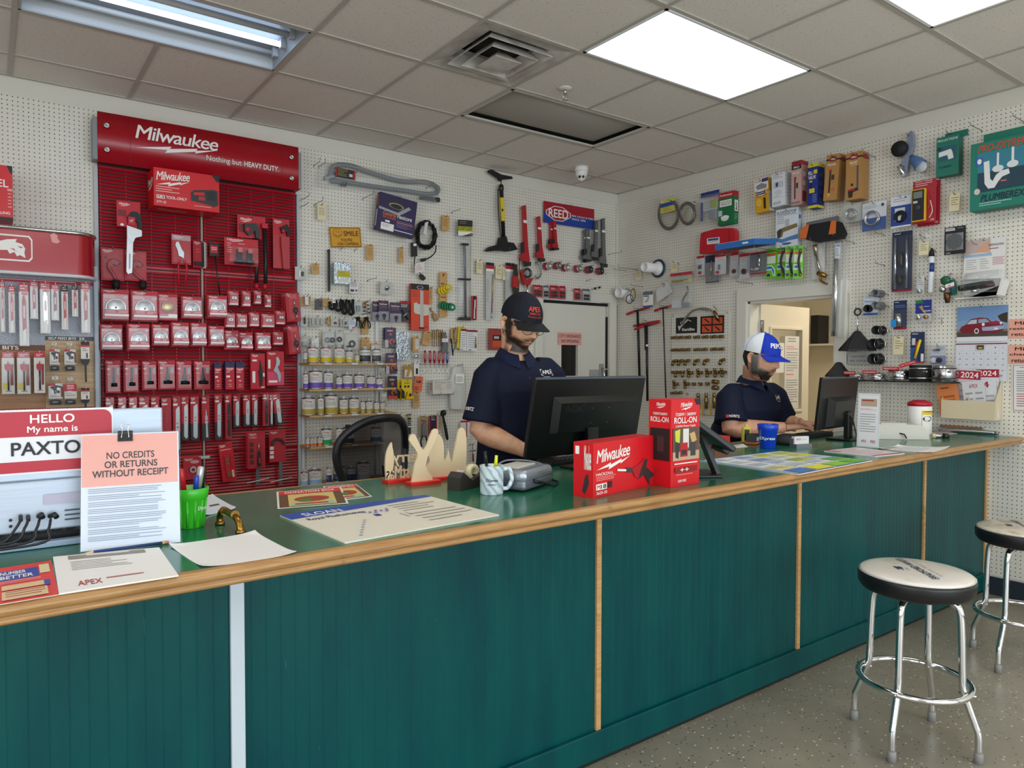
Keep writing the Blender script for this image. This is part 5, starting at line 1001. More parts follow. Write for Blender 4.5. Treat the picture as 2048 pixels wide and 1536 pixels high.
CANS = [(0,[((604,612),'#8c8a84',24,None),((614,637),'#d2b80e',33,None),((640,663),'#d2b80e',33,None),((667,689),'#d2b80e',33,None),((690,704),'#d2b80e',27,None),((705,714),'#d2b80e',20,None),((719,741),'',31,'#2b3038'),((743,761),'',31,'#3a4048')]),
        (1,[((604,614),'#6a4fb0',33,None),((617,646),'#6a4fb0',38,None),((646,665),'#6a4fb0',36,None),((670,682),'#6a4fb0',27,None),((683,704),'#6a4fb0',30,None),((707,728),'#6a4fb0',30,None),((732,749),'#6a4fb0',27,None),((750,762),'#6a4fb0',23,None)]),
        (2,[((603,631),'#b39a3a',37,None),((633,645),'#b39a3a',37,None),((648,676),'#b39a3a',41,None),((677,694),'#b39a3a',33,None),((696,717),'#b39a3a',34,None),((718,727),'#b39a3a',27,None),((728,743),'#b39a3a',27,None),((745,756),'#b39a3a',25,None),((757,766),'#b39a3a',24,None)]),
        (3,[((608,615),'#d9662c',21,None),((617,623),'#d9662c',21,None),((623,629),'#d9662c',21,None),((630,643),'#d9662c',21,None),((640,662),'#1f9a50',36,None),((669,682),'#8f9294',36,None),((683,708),'#3a3d40',36,None),((740,762),'#3a5f9a',33,None)]),
        (4,[((598,613),'#8fb6d8',30,None),((614,644),'#8fb6d8',32,None),((649,660),'#22386e',34,'#22386e'),((665,690),'#22386e',34,'#22386e'),((691,709),'#22386e',30,'#22386e'),((710,742),'#b9bcc0',38,None)])]
CN = {'#8c8a84': 'grey','#d2b80e': 'yellow','': 'black and white','#6a4fb0': 'purple','#b39a3a': 'dull gold','#d9662c': 'orange','#1f9a50': 'green','#8f9294': 'silver','#3a3d40': 'charcoal','#3a5f9a': 'blue','#8fb6d8': 'pale blue','#22386e': 'navy','#b9bcc0': 'plain grey'}
for s_,L in CANS:
    seen = {}
    for (x0,x1),band,hp_,dark in L:
        y = -(.185 if hp_ > 22 or s_ == 3 else .17); a,b_ = onB(x0,800,-y),onB(x1,800,-y); r = max((b_.x-a.x)/2*(.8 if hp_ < 22 else .9),.0105); seen[band] = seen.get(band,0)+1
        sc = onB(690,740-hp_,-y).z-onB(690,740,-y).z
        if r > .052: r = .052
        y = min(-(.24-r-.012),-.06)
        can((a.x+b_.x)/2 + (y+.185)*-.0,zs[s_]+.0003,y,r,sc-.014,band or '#777',f'{CN[band]} banded can, {ORD[seen[band]-1]} of its colour on the {SHELF[s_][4]} can shelf',dark=dark,green=s_ == 3 and band == '#3a3d40')
# ---------------------------------------------------------------- pegboard of the right hand wall
def hose(c,rx,ry,lab,col,turns,card=None,o0=.04):
    P = [('hose','curve',M(col,.35,.5),[(c[0]+(rx-1.2*(k//12 % 3))*math.cos(k*.53),c[1]+(ry-1.5*(k//12 % 3))*math.sin(k*.53),o0+.0016*k) for k in range(int(turns*12))],.0085)]
    if card: P += card
    loose('R',c,.06,'supply_hose',lab,'hose',P,hk=True,hp=(c[0],c[1]-ry+2,.06))
hose((1337,428),20,31,'big loop of grey braided hose with a yellow and blue card','#77726a',3,[('hang_card','face','#d6cf5a',(1321,402,1350,428),.1,[('r',0,.25,1,.55,'#2a4f9a'),('l',.2,.6,.8,.95,3,'#8a8440'),('e',.12,.12,.08,.09,'#e8e2c0')],-8),('clear_tab','face','#cfcac2',(1323,394,1342,404),.095,[],-4)])
hose((1375,427),15.5,22,'smaller loop of grey braided hose with a white tag','#77726a',3,[('tag','face','#d9d3c4',(1377,424,1388,436),.1,[],0),('nut','rod',STEEL,[(1389,403,.09),(1389,412,.09)],[(0,.008),(1,.008)])],.115)
def rpack(rect,name,label,cat,base,ops=(),off=.07,depth=.0016,**k): return pack('R',rect,off,name,label,cat,base,ops,depth,hk=k.pop('hk',True),**k)
def rbag(rect,label,head,tools,off=.06,ops=(),hh=.16,**k):
    return rpack(rect,'parts_bag',label,'bag',None,off=off,tools=[('header','face',head,0,0,1,hh,0,.003,list(ops))]+list(tools)+[('bag','shell',BAG,0,hh*.6,1,1,.03)],**k)
rbag((1402,383,1438,446),'clear parts bag with a dark blue header beside the green box','#22358a',[('strip','face','#22358a',.0,.3,.12,.9,0,.002,[]),('part','box','#8a9298',.5,.6,.9,.9,.004,.02,.004),('part','box','#a8b052',.55,.3,.95,.55,.004,.012,.003),('instructions','face','#d5d8dc',.15,.3,.9,.6,.002,.003,[('l',.1,.1,.9,.9,4,'#8a93a0')])])
rpack((1436,384,1468,449),'flush_kit_box','red and green flush valve kit box with a tank picture','boxed kit','#14703f',[('r',0,0,1,.17,'#c41e2a'),('t','Fluidmaster',.12,.06,.9,.12,W_,.02),('r',.12,.24,.85,.44,W_),('t','FLUSH VALVE',.18,.28,.8,.32,K_),('t','REPAIR KIT',.2,.35,.78,.39,K_),('e',.45,.8,.24,.09,'#e3e4e6'),('e',.45,.77,.26,.05,'#f2f2f2'),('r',.05,.55,.28,.72,'#c9d0d0')],.06,.055,side='#14703f',sides=[('r',[('r',0,0,1,.17,'#c41e2a'),('r',.1,.28,.9,.62,W_),('p',[(.4,.35),(.55,.35),(.6,.55),(.75,.58),(.3,.58),(.45,.5)],K_),('l',.1,.7,.9,.9,3,'#7fb59a')])])
cs = loose('R',(1435,482),.1,'plastic_case','red moulded plastic tool case with a white and blue label','tool case',[('case','poly',M('#c41226',.35),[(1402,466),(1432,457),(1466,456),(1470,462),(1470,503),(1399,508),(1400,480)],.05,.1),('label','face',W_,(1414,477,1439,489),.1006,[('r',.08,.1,.92,.45,'#2f4a9a'),('l',.1,.55,.9,.9,2,'#888')],-3),('clasp','poly','#b00f22',[(1456,457),(1459,456),(1459,504),(1456,505)],.1,.103)],hk='red plastic tool case',hp=(1408,470,.1))
hook('R',onR(1450,507,.09),.03,'lower hook under the red plastic tool case')
# blue tray carton lying flat on two hooks
p = onR(1490,489,.25)
b = plain('flat_carton','flat blue and white carton lying across two hooks in front of the red case','carton',MB().box((0,0,0),(.36,.27,.045),'#2f6fb8',.002).box((0,-.02,.0235),(.34,.2,.004),W_).box((-.182,0,.003),(.004,.24,.034),W_).box((.1,-.136,.0),(.05,.002,.012),W_).box((0,0,-.0235),(.3,.2,.003),'#262a3c'),p,ROTW['R'])
b.rotation_euler = (.1,0,ROTW['R'])
for k,q in enumerate(((1452,500),(1530,498))): hook('R',onR(*q,.25),.13,f'long hook under the flat blue carton, {("nearer the corner", "nearer the doorway")[k]}',tip=.012)
def chro(r,lab,ops=(),tools=(),base='#cfd0d3',**k): return rpack(r,'chrome_part_pack',lab,'pack',base,[('r',0,0,1,.12,'#b5202e'),('l',.1,.16,.85,.38,3,'#c08a90')]+list(ops),tools=tools,blister=(.02,.4,.98,.99,.025),**k)
chro((1393,512,1409,551),'narrow clear pack with a chrome square and red cap below the red case',tools=[('plate','box',CHROME,.25,.45,.75,.68,.002,.012,.002),('cap','disc',RED,.5,.86,.013,.002,.016)])
rpack((1411,510,1438,565),'lever_pack','grey and navy card with a long brass coloured trip lever','pack','#7d7f84',[('r',0,0,1,.26,'#1f2452'),('r',.3,.0,.6,.2,K_),('r',0,.97,1,1,'#1f2452')],tools=[('lever','tube',M('#c9b48a',.3,.8),[(.5,.2,.01),(.45,.8,.012)],.005),('base','disc',STEEL,.42,.82,.011,.002,.014)])
chro((1430,509,1452,549),'white card with a small steel lever and red cap',tools=[('lever','box',GREYM,.35,.5,.5,.75,.002,.012,.003),('cap','disc',RED,.3,.88,.012,.002,.018)],base='#d9d9db',off=.09)
chro((1461,505,1477,553),'pack with a dark red rubber disc, first of two beside the chrome drain',tools=[('disc','disc','#5a1420',.5,.78,.017,.002,.014)])
chro((1479,507,1499,557),'pack with a dark red rubber disc, second of two beside the chrome drain',tools=[('disc','disc','#5a1420',.5,.72,.022,.002,.014)],off=.09)
rpack((1500,504,1533,548),'drain_pack','grey backed pack with a chrome drain stopper and red border','pack','#70757c',[('r',0,0,1,.1,'#8f1a26'),('r',0,.93,1,1,'#b5202e')],tools=[('stem','rod',CHROME,.62,[(0,.1),(.006,.12),(.006,.7),(0,.7)],.012),('flange','rod',CHROME,.5,[(0,.72),(.04,.76),(.042,.8),(.02,.86),(0,.86)],.03)],blister=(.02,.06,.98,.98,.06),off=.09)
GRN = '#6fc21e'
for k,(r,o) in enumerate((((1532,497,1553,557),.08),((1553,491,1574,557),.07),((1572,492,1587,557),.09),((1588,492,1605,557),.11))):
    rpack(r,'hose_connector_pack',f'bright green hose pack with a blue curved arrow, {ORD[k]} from the chrome drain','hose pack',GRN,[('r',.1,.06,.9,.12,'#2f8a3a'),('r',.1,.16,.9,.24,'#d9533a'),('r',.1,.26,.9,.5,'#dfe5d8'),('p',[(.05,.56),(.55,.56),(.85,.7),(.9,.92),(.7,.92),(.55,.72),(.05,.72)],W_),('p',[(.1,.59),(.52,.59),(.78,.72),(.82,.88),(.74,.88),(.55,.68),(.1,.68)],'#2a7bc9'),('e',.25,.88,.18,.05,'#2a2a66')],off=o,tools=() if k == 0 else [('hose','curve',M('#2a2a28',.4,.3),[(.75,.12,.01),(.55,.5,.02),(.8,.9,.01)],.008),('nut','rod',BRASS,.72,[(0,.84),(.009,.84),(.009,.93),(0,.93)],.012),('nut','rod',BRASS,.72,[(0,.12),(.009,.12),(.009,.2),(0,.2)],.012)],group='green hose connector packs',tw=.0 if k < 2 else .5)
# closet flange on a hook, white tee, cable loops
loose('R',(1305,536),.05,'closet_flange','white pipe stub with a navy ringed flange pushed over a hook','pipe fitting',[('flange','lathe',M('#1b2f55',.35),[(1317,537)],[(.082,.0),(.085,.006),(.082,.012),(.05,.014)],.01),('hub','lathe',WHITE,[(1317,537)],[(.066,.013),(.06,.02),(.045,.05),(.043,.06),(.043,.19),(.038,.19),(.036,.05)],.01)],hk=True,hp=(1304,530,.08))
loose('R',(1246,586),.06,'pipe_tee','white plastic pipe tee hanging in the corner','pipe fitting',[('pipe','lathe',WHITE,[(1250,586)],[(.05,.0),(.05,.09),(.044,.09),(.042,.02)],.02),('branch','rod',WHITE,[(1254,590,.05),(1262,600,.03)],[(0,.04),(1,.04)])],hk=True,hp=(1248,578,.08))
loose('R',(1263,590),.13,'cable_loop','dark looped cable with a tan tag behind the white tee','cable',[('loop','torus',M('#3c4560',.4),[(1266,590)],.03,.004,.13,1.9),('loop','torus',M('#55524c',.4),[(1259,598)],.045,.005,.13,.9),('tag','face','#d9b981',(1265,574,1270,596),.13,[])],hk=True,hp=(1266,571,.13))
rpack((1286,583,1306,614),'tubing_card','white and blue card with a grey coiled tube','pack',W_,[('r',0,0,1,.22,'#6b7078'),('r',0,.9,1,1,'#2a56a0'),('r',.05,.26,.6,.32,'#2a56a0')],tools=[('tube','arc','#8f959a',.3,.4,.035,.005,.006,-1.6,.6)])
loose('R',(1327,585),.05,'paper_packet','crumpled white paper packet hung by its ring','packet',[('packet','poly','#d6d6d6',[(1312,581),(1336,563),(1344,584),(1314,605)],.045,.055),('ring','torus',DK,[(1327,571)],.012,.0015,.06)],hk=True,hp=(1327,567,.06))
rbag((1341,545,1384,617),'large clear bag with a red header and a handwritten yellow strip','#c22b36',[('grey_strip','face','#b9bcc0',0,.1,1,.18,.002,.004,[]),('written_strip','face','#dcd06a',0,.19,1,.28,.002,.004,[('l',.05,.2,.9,.9,2,'#222',.6)]),('strap','curve',GREYM,[(.8,.4,.01),(.85,.55,.014),(.65,.75,.014),(.6,.95,.01)],.008),('label','face','#dfe0e4',.08,.74,.55,.98,.004,.006,[]),('screws','box','#8d979c',.6,.85,.95,.98,.004,.02,.004)],hh=.09)
for r,l,t in [((1271,540,1282,560),'cream tag on a long hook beside the white pipe stub',-.12),((1343,524,1354,544),'cream tag between the pipe stub and the red case',.05),((1899,386,1919,422),'cream tag below the small green box',.04),((1838,482,1857,510),'cream tag beside the double tube pack',.03),((1787,673,1807,709),'cream handwritten tag above the coupling shelf',.03)]:
    tag('R',r,l,CRT,.06,tilt=t,hk=True)
for q,l in [((1281,540,1232,524),'very long empty hook nearest the corner'),((1252,541,1227,535),'short empty hook low in the corner'),((1506,567,1472,558),'empty hook above the office door frame'),((1751,314,1726,290),'empty hook beside the tall brown boxes'),((1768,469,1750,459),'empty hook under the coiled chrome tube card'),((1709,485,1691,472),'empty hook beside the orange ended blade'),((1769,530,1751,521),'empty hook beside the small yellow cards'),((1884,644,1886,634),'small empty hook above the calendar edge')]:
    barehook('R',*q,l)
for k,(x,sx,y,y1,off) in enumerate(((1275,27,621,752,.05),(1293,29,651,802,.08),(1326,22,616,800,.05))):
    dy = (-7,-7,-5)[k]
    loose('R',(x,y),off,'water_key',f'long black T handled key with red grips, {("nearest the corner", "hanging lowest of the three", "slimmest and nearest the fittings board")[k]}','water key',[('grip','rod',M('#b0182a',.35),[(x-sx+5,y-dy+1),(x-5,y+1)],[(0,.009),(.08,.012),(1,.012)]),('grip','rod',M('#b0182a',.35),[(x+5,y-1),(x+sx-3,y+dy)],[(0,.012),(.92,.012),(1,.009)]),('crossbar','tube',DK,[(x-7,y+1.5),(x+7,y-1.5)],.009),('shaft','tube',M('#17181c',.4),[(x,y),(x+(4 if k == 0 else 2 if k == 1 else 6),y1)],(.012,.012,.006)[k]),('band','tube',W_,[(x+.8,y+38),(x+.9,y+42)],(.0125,.0125,.0065)[k])],group='T handled keys by the fittings board',hk=f'black T handled key, {("first", "second", "third")[k]}',hp=(x-5,y-5,off))
loose('R',(1290,645),.022,'water_key','red gripped crossbar just behind the lowest T handled key','water key',[('grip','rod',M('#b0182a',.35),[(1267,652),(1319,642)],[(0,.009),(.1,.012),(.9,.012),(1,.009)]),('shaft','tube',DK,[(1290,648),(1291,700)],.008)],hk='rear T handled key',hp=(1290,641,.022))
# fittings display board
FB = rectW('R',1343,627,1458,828,.02); fb = empty('fittings_board',FB[0],ROTW['R'],label='white pegboard sample board of brass push fittings with black logo cards',cat='display board')
c_,w,h = FB; fn = wmap('R',c_)
m = MB().box((0,.008,0),(w,.012,h),pegmat('sample_board_white',0,2)); m.obj('board',fb)
for r,L in (((1352,633,1394,666),[('t','SharkBite',.3,.68,.9,.86,W_,.03),('p',[(.1,.5),(.16,.85),(.25,.62),(.6,.2),(.75,.3),(.72,.22),(.55,.12),(.2,.55)],'#cfcfcf')]),((1401,630,1448,667),[('r',.08+.46*i,.1+.46*j,.48+.46*i,.46+.46*j,'#d9532c') for i in (0,1) for j in (0,1)]+[('p',[(.15+.46*i,.16+.46*j),(.22+.46*i,.14+.46*j),(.42+.46*i,.38+.46*j),(.36+.46*i,.4+.46*j)],K_) for i in (0,1) for j in (0,1)])):
    A,B_,C2 = fn(r[0],r[1]+3,.022),fn(r[2],r[1],.022),fn(r[0],r[3]+1,.022); m = MB(); m.box(((A.x+B_.x)/2,-.0005,(A.z+C2.z)/2),(B_.x-A.x,.004,A.z-C2.z),K_); Face(m,(A.x,-.0026,A.z),(B_.x-A.x,0,0),(0,0,C2.z-A.z)).ops(L); m.obj('logo_card',fb)
hook('R',c_+Vector((0,w/2-.02,h/2-.01)),.01,'hook holding the fittings board, nearer the corner'); hook('R',c_+Vector((0,-w/2+.02,h/2-.01)),.01,'hook holding the fittings board, nearer the office door')
loose('R',(1400,625),.06,'braided_hose','curved braided hose with a brass end over the logo cards','hose',[('hose','curve',M('#a09c94',.35,.7),[(1365,648,.05),(1372,635,.06),(1385,622,.07),(1404,617,.07),(1420,620,.06),(1430,628,.05)],.010),('valve','rod',ABRASS,[(1428,622,.05),(1437,639,.05)],[(0,.012),(.3,.016),(.5,.013),(1,.014)]),('ring','torus',STEEL,[(1364,646)],.014,.004,.05),('lever','tube','#a0624a',[(1427,612,.06),(1434,620,.06)],.004)],hk='curved braided hose',hp=(1404,620,.07))
FG = 'brass push fittings on the sample board'
def fitting(x,y,kind,lab):
    P = []; s = 290/325
    if kind == 's': P = [('body','rod',ABRASS,[(x-6,y+.6),(x+6,y-.6)],[(0,.008),(.05,.0125),(.28,.0125),(.3,.009),(.5,.010),(.52,.013),(.95,.0135),(1,.009)])]
    if kind == 'L': P = [('body','rod',ABRASS,[(x-4,y+6.5),(x-2,y-1)],[(0,.009),(.05,.0135),(.5,.0135),(1,.012)]),('outlet','rod',ABRASS,[(x-3,y-2),(x+6,y-4,.055)],[(0,.011),(.3,.0125),(.95,.0135),(1,.009)])]
    if kind == 'T': P = [('body','rod',ABRASS,[(x-2,y-9),(x-1,y+9)],[(0,.009),(.04,.0135),(.3,.0135),(.32,.011),(.68,.011),(.7,.0135),(.96,.0135),(1,.009)]),('outlet','rod',ABRASS,[(x-1,y),(x+7,y-1,.055)],[(0,.011),(.4,.0135),(.95,.0135),(1,.009)])]
    if kind == 'c': P = [('body','lathe',ABRASS,[(x,y)],[(.010,-.02),(.0145,-.018),(.0145,.012),(.010,.014),(.008,.004)],.045)]
    if kind == 'E': P = [('body','rod',ABRASS,[(x-6,y-3),(x+5,y-4)],[(0,.009),(.05,.0135),(1,.012)]),('outlet','rod',ABRASS,[(x+1,y-3),(x+2,y+7)],[(0,.011),(.5,.0125),(.95,.013),(1,.009)])]
    if kind == 'V': P = [('body','rod',ABRASS,[(x,y-16),(x+.5,y+16)],[(0,.009),(.03,.0135),(.25,.0135),(.27,.012),(.4,.018),(.6,.018),(.75,.0145),(.97,.0145),(1,.009)]),('lever','poly','#d9a41e',[(x-9,y+9),(x-6,y+8),(x-5,y+26),(x-8,y+29)],.05,.054)]
    P.append(('pin','tube',WIRE,[(x,y,.0205),(x,y,.045)],.002))
    loose('R',(x,y),.045,'brass_fitting',lab,'fitting',P,group=FG)
ROWS = [(675,'s',(1348,1360,1375,1393,1410,1426,1441),'straight coupling','top'),(700,'s',(1348,1361,1374,1393,1408,1427,1442),'straight coupling','second'),(725,'L',(1348,1360,1373,1392,1411,1443),'elbow','third'),(747,'T',(1378,1397,1415,1431,1445),'tee','fourth'),(748,'E',(1349,1363),'drop elbow','fourth'),(769,'T',(1349,1371),'tall tee','fifth'),(769,'c',(1387,1400,1414),'end cap','fifth'),(786,'s',(1347,1358),'small coupling','sixth'),(803,'V',(1396,1412,1428),'ball valve with yellow lever','lowest')]
for y,kd,X,nm,rw in ROWS:
    for k,x in enumerate(X): fitting(x,y-(x-1345)*.02,kd,f'brass {nm}, {ORD[k]} in the {rw} row of the sample board')
loose('R',(1374,788),.04,'release_clip','small orange clip among the brass fittings','clip',[('clip','torus','#e2582c',[(1374,788)],.009,.003,.03),('pin','tube',WIRE,[(1374,785,.0205),(1374,785,.032)],.002)])
loose('R',(1430,770),.045,'brass_fitting','wide brass double fitting at the end of the fifth row','fitting',[('body','rod',ABRASS,[(1424,763),(1436,764)],[(0,.012),(.1,.018),(1,.018)]),('body','rod',ABRASS,[(1424,775),(1436,776)],[(0,.012),(.1,.018),(1,.018)]),('neck','rod',ABRASS,[(1430,762),(1431,777)],[(0,.01),(1,.01)]),('pin','tube',WIRE,[(1430,769,.0205),(1430,769,.045)],.002)],group=FG)
# boxed toilet parts along the top
def rbox(rect,label,base,ops,d,sideops=(),side=None,tilt=0.,off=None,name='valve_box'):
    return rpack(rect,name,label,'boxed part',base,ops,off=off or d+.03,depth=d,side=side or base,sides=[('r',list(sideops))],tilt=tilt)
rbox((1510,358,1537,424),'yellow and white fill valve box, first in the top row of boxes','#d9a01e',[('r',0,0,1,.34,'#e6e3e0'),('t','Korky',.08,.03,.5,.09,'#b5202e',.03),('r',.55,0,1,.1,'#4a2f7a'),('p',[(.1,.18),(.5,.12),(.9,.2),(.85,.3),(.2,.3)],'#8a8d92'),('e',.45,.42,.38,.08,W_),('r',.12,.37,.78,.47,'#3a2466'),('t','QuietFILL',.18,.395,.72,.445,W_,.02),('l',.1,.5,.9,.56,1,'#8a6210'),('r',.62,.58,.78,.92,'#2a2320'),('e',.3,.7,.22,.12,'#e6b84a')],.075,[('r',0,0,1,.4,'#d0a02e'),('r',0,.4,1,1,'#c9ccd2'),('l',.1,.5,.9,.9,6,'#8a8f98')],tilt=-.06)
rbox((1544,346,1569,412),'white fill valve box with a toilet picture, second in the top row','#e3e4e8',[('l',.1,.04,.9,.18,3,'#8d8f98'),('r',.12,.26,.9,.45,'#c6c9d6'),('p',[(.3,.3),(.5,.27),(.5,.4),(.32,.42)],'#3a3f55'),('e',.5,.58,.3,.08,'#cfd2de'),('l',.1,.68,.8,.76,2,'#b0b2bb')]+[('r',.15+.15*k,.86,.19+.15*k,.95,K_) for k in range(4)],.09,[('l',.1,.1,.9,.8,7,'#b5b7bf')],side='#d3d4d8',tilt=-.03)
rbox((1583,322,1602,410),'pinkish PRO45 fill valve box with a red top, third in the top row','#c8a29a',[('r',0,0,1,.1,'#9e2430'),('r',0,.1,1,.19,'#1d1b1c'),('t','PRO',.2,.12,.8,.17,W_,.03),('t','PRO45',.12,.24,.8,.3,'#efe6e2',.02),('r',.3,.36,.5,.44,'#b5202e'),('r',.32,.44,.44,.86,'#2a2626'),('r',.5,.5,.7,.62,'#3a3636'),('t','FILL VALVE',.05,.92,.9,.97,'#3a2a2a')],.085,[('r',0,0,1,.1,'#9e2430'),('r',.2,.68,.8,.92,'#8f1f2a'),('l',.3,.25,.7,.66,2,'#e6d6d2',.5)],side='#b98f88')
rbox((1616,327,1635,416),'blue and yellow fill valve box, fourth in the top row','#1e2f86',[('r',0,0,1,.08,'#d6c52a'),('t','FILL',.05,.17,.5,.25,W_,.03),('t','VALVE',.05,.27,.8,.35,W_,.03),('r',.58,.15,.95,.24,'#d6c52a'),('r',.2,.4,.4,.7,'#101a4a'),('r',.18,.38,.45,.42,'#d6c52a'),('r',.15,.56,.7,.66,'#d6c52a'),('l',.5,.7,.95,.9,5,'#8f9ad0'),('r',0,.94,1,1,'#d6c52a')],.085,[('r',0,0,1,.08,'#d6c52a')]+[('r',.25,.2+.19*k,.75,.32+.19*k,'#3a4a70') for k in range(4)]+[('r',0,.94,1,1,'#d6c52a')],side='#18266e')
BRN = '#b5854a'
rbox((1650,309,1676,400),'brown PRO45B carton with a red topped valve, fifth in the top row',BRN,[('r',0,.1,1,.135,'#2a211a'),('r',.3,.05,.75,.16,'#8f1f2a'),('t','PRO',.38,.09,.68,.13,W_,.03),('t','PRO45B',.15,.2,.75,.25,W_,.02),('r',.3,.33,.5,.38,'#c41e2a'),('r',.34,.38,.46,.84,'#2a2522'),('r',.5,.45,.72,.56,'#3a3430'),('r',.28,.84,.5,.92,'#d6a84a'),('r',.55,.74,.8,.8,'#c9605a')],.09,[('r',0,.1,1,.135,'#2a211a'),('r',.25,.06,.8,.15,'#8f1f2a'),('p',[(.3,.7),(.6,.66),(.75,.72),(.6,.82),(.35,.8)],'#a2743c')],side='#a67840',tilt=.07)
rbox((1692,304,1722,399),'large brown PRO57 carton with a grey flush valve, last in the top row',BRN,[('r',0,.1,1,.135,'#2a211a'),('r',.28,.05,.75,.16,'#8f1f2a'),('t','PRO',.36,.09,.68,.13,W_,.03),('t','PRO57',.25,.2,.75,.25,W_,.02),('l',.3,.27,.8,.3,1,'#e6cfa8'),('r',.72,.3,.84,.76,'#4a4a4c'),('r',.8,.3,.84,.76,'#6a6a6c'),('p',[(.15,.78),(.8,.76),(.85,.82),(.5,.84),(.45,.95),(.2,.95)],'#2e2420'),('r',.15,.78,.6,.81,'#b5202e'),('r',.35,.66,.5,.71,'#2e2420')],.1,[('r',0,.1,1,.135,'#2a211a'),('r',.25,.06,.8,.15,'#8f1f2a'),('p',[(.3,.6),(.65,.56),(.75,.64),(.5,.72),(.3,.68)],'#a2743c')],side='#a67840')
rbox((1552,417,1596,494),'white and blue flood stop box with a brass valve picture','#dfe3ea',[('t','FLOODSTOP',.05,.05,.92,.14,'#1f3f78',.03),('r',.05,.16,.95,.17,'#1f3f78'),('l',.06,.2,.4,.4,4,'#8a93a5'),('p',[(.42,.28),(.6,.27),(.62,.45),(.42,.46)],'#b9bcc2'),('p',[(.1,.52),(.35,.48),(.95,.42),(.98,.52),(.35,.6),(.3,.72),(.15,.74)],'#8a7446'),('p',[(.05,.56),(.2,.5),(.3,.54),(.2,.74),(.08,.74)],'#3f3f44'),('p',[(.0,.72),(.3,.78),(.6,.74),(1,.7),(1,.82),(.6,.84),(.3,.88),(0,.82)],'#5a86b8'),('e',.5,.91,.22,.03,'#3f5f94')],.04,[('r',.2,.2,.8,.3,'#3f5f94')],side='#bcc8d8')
loose('R',(1643,462),.1,'drywall_blade','black and orange ended scraper blade in its grey steel back','scraper',[('blade','poly',GREYM,[(1612,445),(1676,431),(1677,446),(1613,460)],.05,.056),('body','poly',RUB,[(1602,462),(1616,450),(1660,442),(1676,443),(1686,466),(1682,476),(1630,484),(1602,476)],.06,.12),('orange_end','poly','#d96a28',[(1601,461),(1612,450),(1618,449),(1612,477),(1600,477)],.058,.123),('orange_end','poly','#d96a28',[(1662,442),(1672,441),(1671,467),(1657,469)],.118,.1225)],hk=False)
for k,q in enumerate(((1625,480),(1670,472))): hook('R',onR(*q,.125),.03,f'hook carrying the orange ended scraper blade, {("first", "second")[k]} of two')
for r,l,cd_,o in (((1690,407,1722,444),'clear bag with a chrome coiled tube beside the brown cartons',None,.06),((1725,405,1772,460),'white and blue card with a chrome coiled tube','#dfe2e8',.07)):
    W2 = rectW('R',*r,o)[1]
    rpack(r,'coiled_tube_pack',l,'tube pack',cd_ or '#cfccc2',[('r',0,.55,1,1,'#3a5a9a'),('l',.05,.05,.6,.22,3,'#a9adb5'),('e',.85,.12,.06,.06,'#2a3a6a')] if cd_ else [],off=o,tools=[('coil','coil',M('#c9cbcd',.2,1.),.48,.58,W2*.27,.006,4,.008)],blister=(.02,.1,.98,.98,.055) if cd_ else (.0,.05,1,1,.05,BAG),hk=True)
loose('R',(1643,527),.06,'brass_faucet_pack','clear pack with a long brass frost proof tap','tap',[('card','face','#d5d3cf',(1624,488,1650,560),.04,[],-4),('stem','rod',M('#b9a888',.3,.9),[(1630,490,.06),(1632,510,.06),],[(0,.016),(.3,.018),(1,.012)]),('tube','rod',M('#c9c0ae',.25,1.),[(1632,508,.06),(1641,548,.06)],[(0,.009),(1,.009)]),('valve','rod',BRASS,[(1636,546,.07),(1652,552,.08)],[(0,.016),(.5,.02),(1,.014)]),('spout','curve',BRASS,[(1640,550,.07),(1642,562,.08),(1654,568,.09)],.009),('shell','bag',CLEAR,[(1623,487),(1642,485),(1654,545),(1640,560),(1632,556)],.041,.08)],hk=True,hp=(1633,487,.06))
loose('R',(1672,580),.06,'chrome_tube','long bagged chrome tube hanging past the doorway edge','tube',[('tube','rod',M('#d3d4d5',.2,1.),[(1675,500,.06),(1667,672,.06)],[(0,.021),(1,.021)]),('label','face','#dfe3e8',(1669,487,1681,517),.085,[('t','JONES',.05,.05,.95,.25,'#2a4a9a',.02),('l',.1,.35,.9,.9,4,'#8a93a5')],0),('bag','bag',BAG,[(1666,478),(1686,476),(1684,560),(1679,676),(1656,673),(1664,560)],.02,.085)],hk=True,hp=(1676,480,.06))
